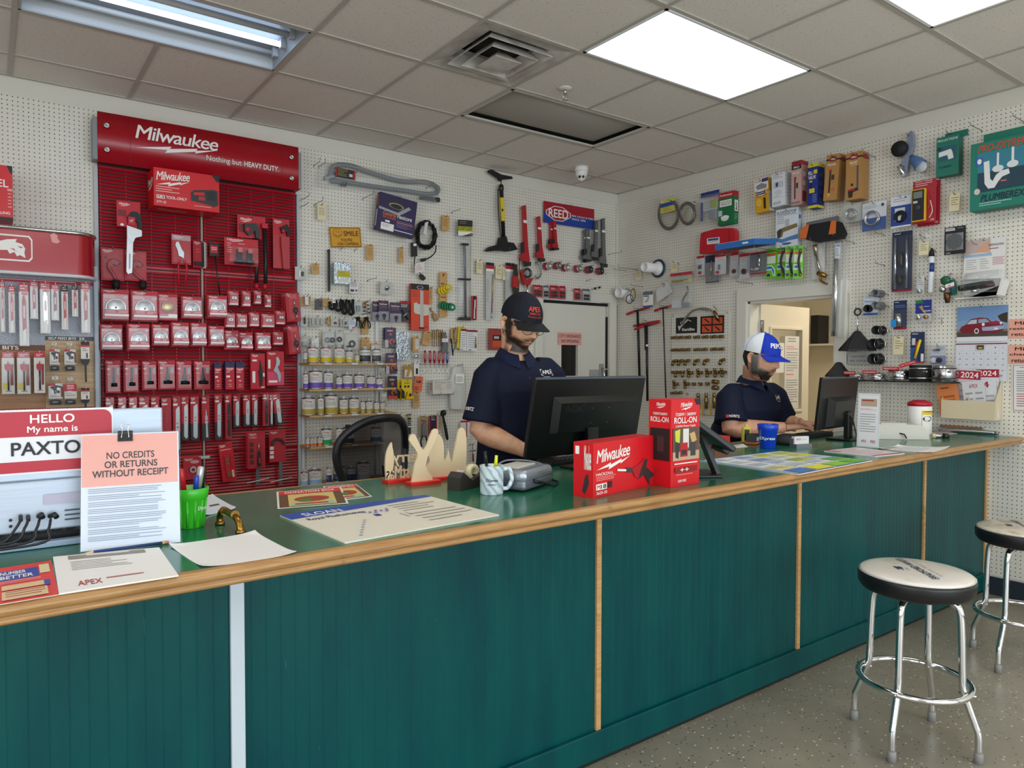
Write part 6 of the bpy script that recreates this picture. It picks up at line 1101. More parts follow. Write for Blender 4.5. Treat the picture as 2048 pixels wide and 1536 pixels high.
# toward the photo's right edge
loose('R',(1820,310),.06,'shower_head_pack','clear moulded pack with a chrome hand shower and black head','shower head',[('head','lathe',RUB,[(1800,298)],[(.05,-.01),(.053,.01),(.045,.03),(.0,.035)],.07),('shell','poly',M('#8d95ad',.2,.3),[(1814,268),(1822,261),(1826,268),(1826,290),(1818,318),(1812,350),(1802,354),(1795,334),(1808,318),(1814,295)],.03,.06),('tap','rod',CHROME,[(1799,332,.08),(1807,350,.08)],[(0,.018),(.4,.012),(1,.016)]),('face','rod','#4f6f9e',[(1822,312,.07),(1842,332,.08)],[(0,.012),(.4,.03),(.9,.042),(1,.04)]),('nozzle_plate','lathe','#b9bec4',[(1843,334)],[(.036,0),(.034,.008),(0,.009)],.1)],hk=True,hp=(1818,272,.06))
GRB = '#12705f'
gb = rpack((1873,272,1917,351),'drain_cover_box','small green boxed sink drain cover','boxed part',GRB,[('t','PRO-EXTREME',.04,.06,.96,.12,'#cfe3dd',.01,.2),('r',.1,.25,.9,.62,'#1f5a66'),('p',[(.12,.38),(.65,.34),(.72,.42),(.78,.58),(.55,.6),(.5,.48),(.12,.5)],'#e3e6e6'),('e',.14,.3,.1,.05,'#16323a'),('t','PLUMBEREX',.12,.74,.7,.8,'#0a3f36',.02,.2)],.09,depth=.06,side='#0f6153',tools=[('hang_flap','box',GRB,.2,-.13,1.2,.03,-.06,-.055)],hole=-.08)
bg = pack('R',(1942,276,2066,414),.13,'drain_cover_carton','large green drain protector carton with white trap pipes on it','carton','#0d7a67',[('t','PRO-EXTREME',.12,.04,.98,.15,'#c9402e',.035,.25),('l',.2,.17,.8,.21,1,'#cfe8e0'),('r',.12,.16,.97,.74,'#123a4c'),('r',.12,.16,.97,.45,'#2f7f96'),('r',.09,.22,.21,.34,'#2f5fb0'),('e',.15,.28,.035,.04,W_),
    ('p',[(.22,.3),(.31,.29),(.33,.56),(.37,.6),(.42,.52),(.5,.47),(.62,.46),(.64,.53),(.52,.56),(.46,.62),(.4,.7),(.3,.7),(.24,.62)],'#e6e8e9'),('r',.43,.2,.465,.4,'#e6e8e9'),('e',.45,.43,.09,.05,'#dfe2e3'),('r',.66,.16,.7,.38,'#e6e8e9'),('e',.68,.4,.09,.05,'#dfe2e3'),('e',.57,.64,.09,.08,'#1f3f4f'),('l',.5,.61,.64,.66,1,'#e8704a'),('e',.12,.72,.05,.045,'#d9c9bf'),('t','PLUMBEREX',.18,.78,.88,.88,'#081f3a',.035,.25),('l',.16,.9,.7,.96,2,'#bfe0d6')],.1,side='#0b6353',sides=[('l',[])],tools=[('hang_flap','box','#0f7a62',.1,-.17,1.,.02,-.1,-.095)])
hook('R',onR(1958,258,.04),.12,'peg hook over the large green carton, first of two'); hook('R',onR(2042,240,.04),.12,'peg hook over the large green carton, second of two')
rpack((1782,392,1822,454),'cord_card','white and blue card with a coiled black cord','pack','#dcdfe6',[('r',.0,.3,1,.95,'#2a4490'),('r',.2,.38,.7,.8,'#cfd6e2'),('l',.1,.08,.7,.22,2,'#99a'),('e',.72,.06,.05,.03,'#2a3a6a')],tools=[('coil','ring',RUB,.5,.66,.03,.010,.01),('coil','ring',RUB,.5,.66,.018,.007,.012),('clip','box','#c9c9c9',.42,.66,.56,.8,.004,.02,.003)],off=.08)
for k,(r,o) in enumerate((((1836,363,1880,451),.05),((1826,360,1872,446),.09))):
    rpack(r,'multimeter_pack',f'red carded yellow multimeter with test leads, {("rear", "front")[k]} one','multimeter','#a8182c',[('l',.1,.02,.9,.16,3,'#e6c9cc'),('t','CE',.78,.92,.92,.96,W_)],off=o,hk=bool(k),tools=[('case','box','#d9a520',.02,.2,.62,.96,.001,.028,.006),('front_plate','box',K_,.07,.23,.58,.93,.026,.031,.003),('screen','box','#6f7a72',.12,.27,.5,.42,.03,.0325,.001),('dial','disc','#3a3d40',.33,.64,.016,.03,.036),('sticker','face','#c9ccd0',.12,.48,.3,.53,.031,.0316,[]),('test_lead','curve','#b5202e',[(.66,.3,.01),(.75,.55,.012),(.68,.7,.01)],.003),('test_lead','curve','#d5d0c6',[(.78,.5,.01),(.88,.75,.012),(.75,.9,.01)],.003)] if k else ())
gr = rpack((1889,453,1931,508),'grate_card','black card with a square perforated steel drain grate','pack',K_,[('r',.05,.03,.5,.14,'#cfcfcf'),('l',.08,.05,.45,.12,2,K_),('l',.6,.06,.9,.12,1,'#999'),('t','ABS',.08,.92,.3,.97,'#bbb')],tools=[('grate','box',M('#8d9094',.35,.8),.08,.24,.9,.88,.001,.006,.004)],off=.07)
m = MB(); c_,w,h = rectW('R',1889,453,1931,508,.07)
for a in range(-5,6):
    for b_ in range(-5,6):
        if a*a+b_*b_ < 27: m.box((.0+a*.0092-.001,-.0063,-.008+b_*.0092),(.0058,.0006,.0058),K_)
m.obj('hole_pattern',gr)
pp = pack('R',(1928,478,2010,588),.02,'poster_sheet','large white product sheet with a photo of washed hands','poster','#e6e4e2',[('r',0,0,.65,.26,'#c9b3ae'),('p',[(.2,.26),(.42,.12),(.6,.04),(.64,.2),(.5,.26)],'#d9a68c'),('e',.35,.3,.34,.06,'#e3e1e0'),('r',0,.26,.68,.31,'#9fb9d6'),('t','SENSOR SOLUTIONS',.6,.1,.96,.14,'#4a2a3a'),('l',.62,.18,.95,.23,1,'#a04a5a'),('l',.06,.36,.32,.56,5,'#aaa'),('l',.4,.36,.62,.56,5,'#aaa'),('l',.7,.35,.98,.5,5,'#b5687a'),('r',.08,.62,.6,.64,'#4a4a4e'),('e',.88,.62,.06,.04,'#d0d3d6')],.0015,hk='white product sheet',hole=.03)
hook('R',onR(1955,489,.02),.07,'second hook in front of the white product sheet')
loose('R',(1955,565),.1,'demo_valve_box','clear topped display tray holding a dark green flush tool','display box',[('tray','poly','#e0dfdd',[(1908,596),(1992,592),(2003,556),(2008,560),(1998,590),(1912,599)],.03,.12),('tool','rod',M('#12281f',.3),[(1918,577,.09),(1985,566,.09)],[(0,.018),(.1,.021),(.75,.021),(.8,.018),(1,.018)]),('tool_end','rod',M('#3a0f1a',.3),[(1960,574,.11),(1988,568,.11)],[(0,.014),(1,.014)]),('chrome_nut','rod',CHROME,[(1942,583,.12),(1954,581,.12)],[(0,.01),(1,.01)]),('clear_cover','bag',CLEAR,[(1913,576),(1926,545),(1998,537),(2001,552),(1988,582),(1916,586)],.024,.13),('back_strut','poly','#d9d8d5',[(1925,546),(1998,538),(1998,556),(1925,560)],.023,.05)])
dbl = rpack((1784,463,1824,583),'supply_tube_pack','tall dark blue pack with two chrome supply tubes','tube pack','#1c2644',[('l',.1,.03,.6,.06,1,'#cfd6e6'),('r',0,.97,1,1,'#a02030')],tools=[('tube','rod',M('#c9d3e0',.15,1.),.22,[(0,.1),(.009,.1),(.009,.95),(0,.95)],.014),('tube','rod',M('#c9d3e0',.15,1.),.78,[(0,.1),(.009,.1),(.009,.95),(0,.95)],.014),('valve','rod',M('#3a3230',.3,.7),.5,[(0,.34),(.013,.36),(.016,.44),(.012,.52),(.014,.58),(0,.6)],.016),('valve','rod',M('#3a3230',.3,.7),.46,[(0,.72),(.012,.73),(.013,.82),(.009,.9),(0,.9)],.016)],blister=(.02,.07,.98,.98,.034),off=.06)
loose('R',(1846,474),.06,'foil_packet','small crumpled clear packet on double hooks','packet',[('packet','bag',BAG,[(1838,464),(1850,461),(1861,468),(1860,480),(1848,484),(1838,478)],.04,.08)],hk=True,hp=(1842,472,.06))
loose('R',(1864,540),.05,'grease_tube','white and navy tube with a black cap hanging upright','tube',[('barrel','rod','#dfe1e6',[(1863,512,.05),(1861,586,.05)],[(0,.014),(.02,.017),(.97,.017),(1,.015)]),('band','rod','#243a78',[(1863,526,.05),(1862.5,544,.05)],[(0,.0173),(1,.0173)]),('cap','rod',RUB,[(1864,496,.05),(1863,513,.05)],[(0,.004),(.4,.014),(1,.018)])],hk=True,hp=(1864,499,.05))
rpack((1834,553,1848,590),'valve_pack','small clear pack with a steel handle above the red and blue card','pack','#d5d5d3',[('l',.1,.1,.9,.5,4,'#666')],tools=[('handle','disc',STEEL,.5,.8,.014,.002,.03)],blister=(.02,.4,.98,.99,.035))
loose('R',(1896,575),.06,'backflow_valve','green and bronze valve with a white tag','valve',[('handwheel','lathe',M('#1f5a3a',.35),[(1891,561)],[(.026,-.012),(.03,0),(.026,.012),(.01,.014)],.08),('stem','tube',GREYM,[(1897,559,.06),(1902,546,.06)],.005),('body','rod',M('#2f6f66',.35),[(1904,560,.05),(1908,590,.05)],[(0,.018),(.5,.024),(1,.016)]),('steel_cap','lathe',STEEL,[(1886,579)],[(.02,0),(.018,.02),(.01,.025),(0,.025)],.08),('outlet','rod',M('#6b4a2c',.35,.7),[(1894,585,.07),(1895,606,.07)],[(0,.018),(.4,.02),(1,.012)]),('tag','face',W_,(1891,569,1908,578),.1,[('t','ZAS',.3,.3,.6,.7,'#333'),('r',0,.8,1,1,'#c23a7a')],-5)],hk=True,hp=(1899,556,.06))
rpack((1727,590,1756,630),'coupling_card','white and blue card with a black flexible coupling','pack','#d0d7e2',[('t','Fernco',.1,.26,.8,.36,'#33518a',.02),('r',0,.9,1,1,'#2a56a0'),('l',.1,.05,.9,.2,2,'#99a')],tools=[('coupling','disc',RUB,.42,.68,.026,.002,.035,.018)])
for k,(x,y) in enumerate(((1755,584),(1756,608),(1757,657),(1751,684),(1751,714))):
    r = (.026,.026,.03,.036,.037)[k]; c_ = M('#6a6c70',.4) if k < 2 else RUB
    loose('R',(x+6,y+3),.05,'flexible_coupling',f'{"grey" if k < 2 else "black rubber"} pipe coupling pushed on a peg, {ORD[k]} from the top','coupling',[('sleeve','lathe',c_,[(x+9,y+4)],[(r*.9,.0),(r,.01),(r,.035),(r*.86,.04),(r*.86,.06),(r,.065),(r,.1),(r*.8,.1),(r*.78,.02)],.02)]+([('clamp','torus',STEEL,[(x+9,y+4)],r*1.03,.003,.045),('clamp','torus',STEEL,[(x+9,y+4)],r*1.03,.003,.1)] if k > 1 else []),group='pipe couplings pushed on pegs',hk=f'pipe coupling, {ORD[k]} from the top',hp=(x+9,y+3,.09))
for k,(x,y0,y1,w_) in enumerate(((1711,661,702,34),(1674,724,754,24))):
    a,b_ = onR(x,y0,.1),onR(x,y1,.1); h = a.z-b_.z; e = onR(x+w_,y1,.1); r = abs(e.y-b_.y)
    m = MB().lathe([(.008,h),(.02,h-.005),(r*.93,.012),(r,.01),(r,0),(r*.9,0),(.015,h-.02)],M('#17171a',.5),6,smooth=False); o = m.obj('pipe_support',label=f'black hexagonal cone pipe support, {("hanging on a steel rod", "standing on the clamp shelf below")[k]}',cat='pipe support',group='adjustable pipe supports'); o.location = b_+Vector((.02,0,0))
    rb = MB()
    for j in range(6): an = PI/3*j; rb.tube([(.012*math.cos(an),.012*math.sin(an),h-.004),(r*math.cos(an),r*math.sin(an),.006)],.0035,'#1d1d20',6)
    rb.obj('rib_edge',o)
    if k == 0:
        MB().tube([(0,0,h-.01),(0,0,h+.11)],.004,CHROME,8).obj('rod',o); MB().tube([(0,(.022)*math.cos(2*PI*j/20),h+.13+.022*math.sin(2*PI*j/20)) for j in range(20)],.006,DK,8,True).obj('pipe_ring',o)
        hook('R',o.location+Vector((0,0,h+.152)),.02,'peg hook holding the black cone pipe support')
sheet('support_sign','clear acrylic adjustable pipe support sign','sign',onR(1717,718,.03),.16,.07,ROTW['R'],[('t','ADJUSTABLE',.15,.15,.85,.38,'#77777a'),('t','PIPE SUPPORT',.1,.58,.95,.82,'#77777a')],'#c9c8c4')
rpack((1787,601,1813,659),'spout_pack','red and navy card with a shiny steel sleeve and bright blue patch','pack','#1e2c52',[('l',.1,.05,.6,.12,1,'#cfd6e6'),('l',.1,.16,.9,.28,2,'#6f86b5'),('r',0,.92,1,1,'#a82032')],tools=[('sleeve','rod',M('#d0d2d4',.12,1.),.5,[(0,.45),(.02,.46),(.02,.9),(0,.9)],.02),('blue_patch','face','#1f8fd6',.05,.66,.45,.92,.042,.043,[])],blister=(.0,.3,.95,.95,.042))
rpack((1831,600,1863,643),'stop_valve_pack','deep blue card with chrome and brass stop valve','pack','#1b2f86',[('r',0,0,.5,.15,'#1f7a4a'),('p',[(.2,.3),(.45,.25),(.5,.45),(.7,.6),(.55,.62)],'#b08a5a'),('l',.55,.3,.9,.36,1,W_),('t','STOPS',.5,.48,.95,.55,W_,.02),('r',0,.63,1,1,'#cfd0cf')],tools=[('cap','disc',CHROME,.25,.8,.016,.002,.028),('valve','disc',BRASS,.72,.8,.013,.002,.028)],blister=(.02,.6,.98,.99,.034))
rpack((1821,664,1849,726),'utility_knife_pack','navy card with a long yellow and red tool','pack','#232f55',[('r',.0,.5,.5,1,'#1f5a9a'),('r',0,.95,1,1,'#a82032'),('r',.1,.2,.35,.42,'#cfd3da'),('r',.75,.7,.95,.95,'#e3e6ea'),('l',.1,.05,.6,.12,1,W_)],tools=[('yellow_tool','tube','#d9c81e',[(.75,.25,.01),(.38,.85,.01)],.0085),('red_tool','tube','#c4202e',[(.55,.3,.006),(.33,.75,.006)],.006)])
rpack((1862,690,1892,729),'cone_pack','clear pack with a dark green cone and white disc','pack','#c9ccd0',[('r',0,.55,1,1,'#8088b5'),('l',.3,.1,.9,.3,3,'#777')],tools=[('cone','poly','#22382f',[(.1,.25),(.6,.2),(.62,.3)],.002,.02),('disc','disc','#d9dbe0',.22,.78,.018,.002,.012),('cap','disc',RUB,.6,.78,.016,.002,.02)],blister=(.0,.02,1,1,.035))
# wire shelf of banded couplings
p0,p1 = onR(1690,757,.1),onR(1912,765,.1); ws = empty('wire_shelf',(XR-.09,(p0.y+p1.y)/2,p0.z-.012),label='narrow black wire shelf carrying banded couplings',cat='shelf'); L = p0.y-p1.y
m = MB()
for dx in (-.085,-.04,.0,.04,.085): m.tube([(dx,-L/2,0),(dx,L/2,0)],.003,K_,6)
for k in range(7): m.tube([(-.085,-L/2+L*k/6,-.003),(.089,-L/2+L*k/6,-.003)],.003,K_,6)
m.obj('wire_rack',ws)
for k,(x,y0,y1,w_,kind,flag) in enumerate(((1711,741,753,14,'s',1),(1752,743,757,17,'s',1),(1796,738,760,20,'s',1),(1839,729,761,21,'r',2),(1887,729,762,22,'m',0))):
    a,b_ = onR(x,y1,.1),onR(x+w_,y1,.1); r = min(abs(a.y-b_.y),.082); h = onR(x,y0,.1).z-a.z
    body = M('#c3c6c8',.2,1.) if kind != 'r' else RUB
    m = MB().lathe([(r*.95,0),(r,.002),(r,h-.002),(r*.93,h),(r*.9,h),(r*.9,.004)],body,32); o = m.obj('banded_coupling',label=f'{"black rubber" if kind == "r" else "steel banded"} pipe coupling on the wire shelf, {ORD[k]} from the doorway',cat='coupling',group='banded couplings on the wire shelf'); o.location = (XR-.09,a.y,ws.location.z+.0035)
    for z in (.2,.8): MB().lathe([(r*1.005,h*z-.004),(r*1.02,h*z-.003),(r*1.02,h*z+.003),(r*1.005,h*z+.004)],STEEL if kind == 'r' else DK if kind == 'm' else STEEL,32).obj('band',o)
    MB().box((-r*.7,-r*.75,h*.6),(.012,.03,.012),STEEL,.002).obj('clamp_screw',o)
    if flag:
        m = MB(); m.box((0,0,0),(min(r*1.7,.11),.001,.024),'#c4202c'); Face(m,(-min(r*.85,.055),-.0006,.012),(min(r*1.7,.11),0,0),(0,0,-.024)).text(('REPAIR BAND','NO HUB COUPLING','HEAVY DUTY','HI-TORQ')[k],.08,.3,.92,.7,W_,.01)
        g = m.obj('red_flag',o,label='red price flag'); g.rotation_euler = (0,0 if flag == 1 else -.3,-PI/2); g.location = (-r-.004,.02 if flag == 1 else r*.75,h+.008)
# calendar, leaflet rack, notices
cl = pack('R',(1914,612,2016,683),.012,'wall_calendar','wall calendar for November with a photo of a dark red vintage car','calendar','#dfe0e6',[('r',0,0,1,.86,'#7f9cc0'),('r',0,.0,1,.4,'#6f93c0'),('r',0,.7,1,.86,'#4a443e'),('r',0,.66,1,.72,'#8a7a52'),('p',[(.8,.3),(.88,.24),(.99,.2),(.99,.5),(.86,.44)],'#33281c'),
    ('p',[(.05,.66),(.1,.56),(.17,.52),(.28,.36),(.45,.32),(.6,.34),(.68,.44),(.88,.48),(.92,.56),(.92,.7),(.75,.78),(.4,.76),(.1,.74)],'#7a1424'),('p',[(.2,.5),(.28,.39),(.4,.37),(.4,.49)],'#b9c4d0'),('p',[(.43,.37),(.58,.36),(.66,.46),(.43,.48)],'#8f9fb5'),('p',[(.62,.5),(.78,.42),(.9,.5),(.7,.53)],'#a01c34'),('e',.4,.7,.045,.075,W_),('e',.4,.7,.03,.05,'#3a3436'),('e',.53,.52,.03,.045,'#e6e6ea'),('e',.87,.5,.025,.035,'#e6e6ea'),('p',[(.5,.6),(.92,.56),(.93,.66),(.72,.7),(.52,.7)],'#9aa6c9'),('r',.74,.62,.82,.68,'#dcdcd4')],.002,hk='November calendar',hole=.02)
c_,w,h = rectW('R',1911,684,2014,762,.012); m = MB().box((0,.001,0),(w,.002,h),'#dcdde4'); f = Face(m,(-w/2,0,h/2),(w,0,0),(0,0,-h)); f.rect(0,.03,1,.06,'#7a1f3f')
D = [None]*5+[1,2]+list(range(3,31))
for i,d in enumerate(D):
    u,v = .02+(i % 7)*.14,.08+(i//7)*.145
    if d: f.text(str(d),u+.05,v+.05,u+(.09 if d > 9 else .07),v+.085,'#44464e',.01); f.l -= .00012
for k in range(8): f.rect(.01+.14*k,.08,.013+.14*k,.8,'#c3c5cd'); f.l -= .00012
for k in range(6): f.rect(.01,.08+.145*k,.99,.083+.145*k,'#c3c5cd'); f.l -= .00012
f.rect(.43,.08,.57,.19,'#3a3a2c'); f.ell(.5,.15,.05,.02,'#d6b01e'); f.text('NOVEMBER',.02,.83,.36,.88,'#7a1f3f',.02); f.text('2024',.8,.83,.93,.88,'#7a1f3f',.02); f.text('APEX',.1,.92,.27,.96,'#555'); f.lines(.3,.91,.95,.98,3,'#aaa')
o = m.obj('date_sheet',cl,label='November date grid'); o.location = cl.matrix_basis.inverted() @ c_; o.rotation_euler = (0,0,0)
q0,q1 = onR(1882,812,.1),onR(1990,834,.1); rw = q0.y-q1.y
lr = empty('leaflet_rack',(XR-.006,(q0.y+q1.y)/2,onR(1930,838,.09).z),ROTW['R'],label='cream plastic wall pocket full of leaflets below the calendar',cat='leaflet rack')
CRP = M('#d5c7a6',.5); hh = .115
m = MB().prism([(0,0),(0,.25),(-.0,.25),(-.09,hh),(-.09,0)],-rw/2,-rw/2+.004,CRP); m.v = [(v[1],v[0],v[2]) for v in m.v]
for x in (0.,rw/2-.002): m.add([(x,-.001,0),(x,-.001,.25),(x,-.09,hh),(x,-.09,0)],[(0,1,2,3)],CRP)
m.box((0,-.045,.002),(rw,.09,.004),CRP); m.box((0,-.09,hh/2),(rw,.004,hh),CRP); m.box((0,-.002,.13),(rw,.004,.26),CRP); m.obj('pocket',lr)
for k,(x,a,col,L,y,hgt) in enumerate(((-.115,-.16,'#d9824a',[('l',.2,.1,.8,.2,1,'#5a2a10'),('l',.15,.35,.85,.7,3,'#a85a28',.6)],-.076,.21),(.03,-.12,'#d5d5d8',[('t','APEX',.3,.08,.7,.18,'#b02a3a'),('l',.1,.3,.45,.9,4,'#999'),('l',.55,.3,.9,.9,4,'#999')],-.066,.23),(.085,-.1,'#dcdce0',[('t','24',.1,.05,.7,.2,'#a81f3a',.03),('l',.1,.4,.9,.9,4,'#aaa')],-.05,.24),(-.02,.05,'#d9c9cc',[('r',0,.02,1,.2,'#a81f3a'),('t','2024',.1,.05,.9,.17,W_,.02),('l',.1,.3,.9,.8,4,'#aaa')],-.035,.3),(.08,.0,'#dcdce0',[('r',0,.02,1,.18,'#a81f3a'),('t','2024',.1,.05,.9,.15,W_,.02),('l',.1,.3,.9,.8,4,'#aaa')],-.022,.31),(-.09,-.04,'#e0d3cf',[('r',0,.02,1,.18,'#c24a58'),('t','20',.1,.05,.6,.15,W_,.02)],-.014,.30))):
    q = lr.matrix_basis @ Vector((x,y,.006+hgt/2))
    sheet('leaflet',('orange order form leaning in the cream wall pocket','grey leaflet with a small red heading in the wall pocket','white leaflet marked 24 at the end of the wall pocket','pink year card behind the grey leaflet','white 2024 card standing tallest in the wall pocket','pale pink card behind the orange form')[k],'leaflet',q,.125,hgt,ROTW['R'],L,col,tilt=a,group='leaflets in the wall pocket')
for k,(y0,y1,L) in enumerate(((639,676,('Minimum','restocking fee','returns apply')),(690,727,('Minimum','charge on all','returned items')))):
    a,b_ = onR(2018,y0,.003),onR(2018,y1+1,.003); h = a.z-b_.z; w = .26; s_ = .42
    sheet('fee_notice',f'pink paper notice about returns cut off by the photo edge, {("upper", "lower")[k]} one','notice',Vector((XR-.003,a.y-w/2,(a.z+b_.z)/2)),w,h,ROTW['R'],[('t',L[0],.12,.12,.88,.3,K_,.03),('t',L[1],.02,.42,.98,.6,K_,.03),('t',L[2],.06,.7,.94,.92,K_,.03)],'#e9a48f')
a,b_ = onR(2025,728,.004),onR(2022,822,.004)
sheet('policy_notice','white policy notice with a dark red border below the pink notices','notice',Vector((XR-.004,a.y-.1,(a.z+b_.z)/2)),.2,a.z-b_.z,ROTW['R'],[('r',.03,.02,.97,.03,'#9a3a4a'),('r',.03,.02,.045,.98,'#9a3a4a'),('r',.03,.97,.97,.98,'#9a3a4a'),('l',.2,.06,.8,.1,1,'#b04a5a'),('l',.12,.14,.9,.6,10,'#777'),('l',.12,.62,.9,.92,6,'#b04a5a')],'#e3e1df',tilt=-.02)
# ---------------------------------------------------------------- blade maker's floor display at the wall's far end
DO = .25
a,b_ = onB(150,472,.42),onB(188,465,.27); z1 = onB(80,463,.42).z; z0 = onB(80,546,.42).z
px1 = onB(189,700,DO).x; X0 = -4.25
dd = empty('blade_display',(0,0,0),label='floor display of blades with a curved red header and a white cat head logo',cat='display stand')
DP = NT('diamond_plate_print'); w_ = DP.n('TexWave',{'Vector': DP.mapped((9,9,9),(.6,0,.8)),'Scale': 4.5,'Distortion': 9.}); DP.out(Base_Color=DP.ramp(w_.outputs[1],[(.55,'#a9adb8'),(.9,'#82879a')]),Roughness=.35); DP = DP.m
WD = oak('oak_board_print','#b08a5e','#c9a87c',.4); WD2 = oak('brown_board_print','#8a5c36','#a87a4c',.4)
zc = onB(90,672,DO).z; zl = onB(60,690,DO).z; zb = onB(90,816,DO).z; xc = onB(91,740,DO).x
m = MB().box(((X0+px1)/2,-DO/2-.02,1.02),(px1-X0,DO-.06,2.0),'#b9bfc8'); m.obj('cabinet',dd)
m = MB().box(((X0+px1)/2,-DO+.0,(zl+z0)/2),(px1-X0,.004,z0-zl),DP); m.obj('back_print',dd,label='grey diamond plate printed back panel')
m = MB().box(((X0+xc)/2,-DO,(zl+zb)/2),(xc-X0,.005,zl-zb),WD2); f = Face(m,(X0,-DO-.0025,zl),(xc-X0,0,0),(0,0,zb-zl)); f.rect(0,0,1,.09,'#6b3a22'); f.text('SPADE BITS',.55,.015,.83,.075,W_,.02); m.obj('back_print',dd,label='brown wood printed panel')
m = MB().box(((xc+px1)/2,-DO-.001,(zc+zb)/2),(px1-xc,.005,zc-zb),WD); f = Face(m,(xc,-DO-.0035,zc),(px1-xc,0,0),(0,0,zb-zc)); f.rect(0,0,1,.06,'#45474e'); f.text('SELF FEED BITS',.06,.012,.62,.048,W_,.02,.15); f.text('2X',.68,.01,.8,.05,W_,.03); m.obj('back_print',dd,label='pale wood printed panel')
m = MB().box(((X0+px1)/2,-DO-.002,zb-.012),(px1-X0,.008,.024),'#a8182a'); Face(m,(X0,-DO-.006,zb),(px1-X0,0,0),(0,0,-.024)).text('CARBIDE TEETH HOLE SAWS  50X',.55,.2,.9,.8,W_,.02,.15); m.obj('title_strip',dd)
m = MB().box(((X0+px1)/2,-DO-.003,z0-.03),(px1-X0,.006,.02),'#b01a2c'); Face(m,(X0,-DO-.006,z0-.02),(px1-X0,0,0),(0,0,-.02)).lines(.5,.2,.95,.8,1,'#e6c9c9'); m.obj('title_strip',dd)
MB().box((px1+.008,-DO/2-.03,1.0),(.022,DO+.02,1.96),'#aab4c0',.003).obj('side_post',dd)
arc = [(X0,-.42)]+[(a.x+(b_.x-a.x)*math.sin(PI/2*k/10),-.27-.15*math.cos(PI/2*k/10)) for k in range(11)]
HD = M('#b01124',.18,0,.5); n_ = len(arc); vs = [(x,y,z) for x,y in arc for z in (z0,z1)]
m = MB().add(vs,[(2*k,2*k+2,2*k+3,2*k+1) for k in range(n_-1)],HD,True)
m.add([(X0,-.05,z1),(arc[-1][0],-.05,z1),(X0,-.05,z0),(arc[-1][0],-.05,z0)]+[(x,y,z1) for x,y in arc]+[(x,y,z0) for x,y in arc],[tuple([0,1]+[4+n_-1-k for k in range(n_)]),tuple([3,2]+[4+n_+k for k in range(n_)])],'#c9ccd0')
m.box((arc[-1][0]-.004,-.16,(z0+z1)/2),(.006,.22,z1-z0),'#8f0d1f')
lx0,lx1 = onB(-28,500,.42).x,onB(65,500,.42).x; f = Face(m,(lx0,-.42,onB(60,472,.42).z),(lx1-lx0,0,0),(0,0,-(onB(60,472,.42).z-onB(60,524,.42).z)))
def rr(u0,v0,u1,v1,r,r2): return [(u0+r,v0),(u1-r,v0),(u1,v0+r2),(u1,v1-r2),(u1-r,v1),(u0+r,v1),(u0,v1-r2),(u0,v0+r2)]
f.poly(rr(0,0,1,1,.07,.14),'#f4f1ee'); f.poly(rr(.03,.06,.97,.94,.06,.12),HD); f.poly([(.25,.3),(.45,.2),(.66,.16),(.63,.28),(.78,.34),(.84,.5),(.82,.66),(.84,.86),(.72,.76),(.66,.82),(.6,.66),(.5,.74),(.45,.6),(.3,.62),(.22,.48)],W_); f.poly([(.66,.42),(.8,.46),(.74,.5)],HD); f.poly([(.5,.52),(.68,.66),(.62,.6),(.6,.54)],HD)
m.obj('header',dd)
m = MB(); m.tube([(x,y-.003,z1+.008) for x,y in arc],.011,M('#d3d6d8',.2,1.),8); m.obj('header_trim',dd); m = MB(); m.tube([(x,y-.003,z0-.006) for x,y in arc],.01,'#d9dade',8); m.obj('header_trim',dd)
p = onB(109,470,.425); m = MB().prism([(.0,.02),(.018,.03),(.034,.02),(.034,.004),(.046,-.014),(.03,-.026),(.008,-.02),(.004,0)],-.002,0,'#e6a09a'); plain('price_sticker','pink paper scrap stuck on the curved red header','sticker',m,Vector((p.x-.02,-.4205,p.z-.02)))
pack('B',(-60,327,25,438),.3,'tool_carton','red carton standing on the blade display, cut off by the photo edge','carton',BOXRED,[('p',[(.86,0),(1,0),(1,.14),(.95,.14)],K_),('t','FUEL',.3,.26,.9,.4,W_,.03),('r',.87,.42,.99,.46,'#e8a5a0'),('l',.88,.5,.97,.8,5,'#e8a5a0'),('t','ROLLING',.5,.84,.93,.89,W_,.03),('r',0,.94,1,1,'#1a1214')],.24)
DB = [((0,561,10,664),'red'),((17,571,30,666),'white'),((38,566,58,692),'long red'),((60,562,76,638),'short red'),((80,564,101,667),'silvery'),((102,568,118,641),'short dark red'),((123,571,136,659),'black topped'),((144,571,156,633),'short black topped'),((162,565,180,666),'red end')]
def dhook(c,label): return hook('B',c,.05,label,tip=.012,base_off=DO+.006,r=.002,mat=M('#e3e4e6',.3,.5))
HB['B'] = DO+.006
for k,(r,nm) in enumerate(DB):
    c,W,H = rectW('B',*r,.36); bt = k in (6,7)
    pack('B',r,.36,'blade_pack',f'{nm} blade pack, {ORD[k]} from the photo edge on the grey display','blade pack','#dedad6',[('r',0,0,1,.14,K_ if bt else '#c22030'),('l',.15,.04,.85,.12,2,W_),('e',.6,.17,.35,.025,'#c9707a')],tools=[('blade','poly',M('#d4d8dc',.15,.9) if k == 4 else M(('#a3303c','#c22030','#a8303c','#a3303c',0,'#7c2430','#b5202c','#b5204c','#a02430')[k],.3),[(.4,.2),(.55,.2),(.7,.28),(.72,.82),(.5,.88),(.36,.84),(.32,.3)],.002,.006),('white_end','poly','#e6e3df',[(.36,.76),(.7,.72),(.7,.96),(.36,.97)],.0062,.0068),('blade_print','face','#d9b0b4',.42,.36,.62,.56,.006,.0065,[('l',.1,.1,.9,.9,5,W_)])],blister=None if bt else (0,.02,1,1,.012),group='blade packs on the display',hk=None)
    dhook(Vector((c.x,-.36,c.z+H*.45)),f'white scan hook for the {nm} blade pack')
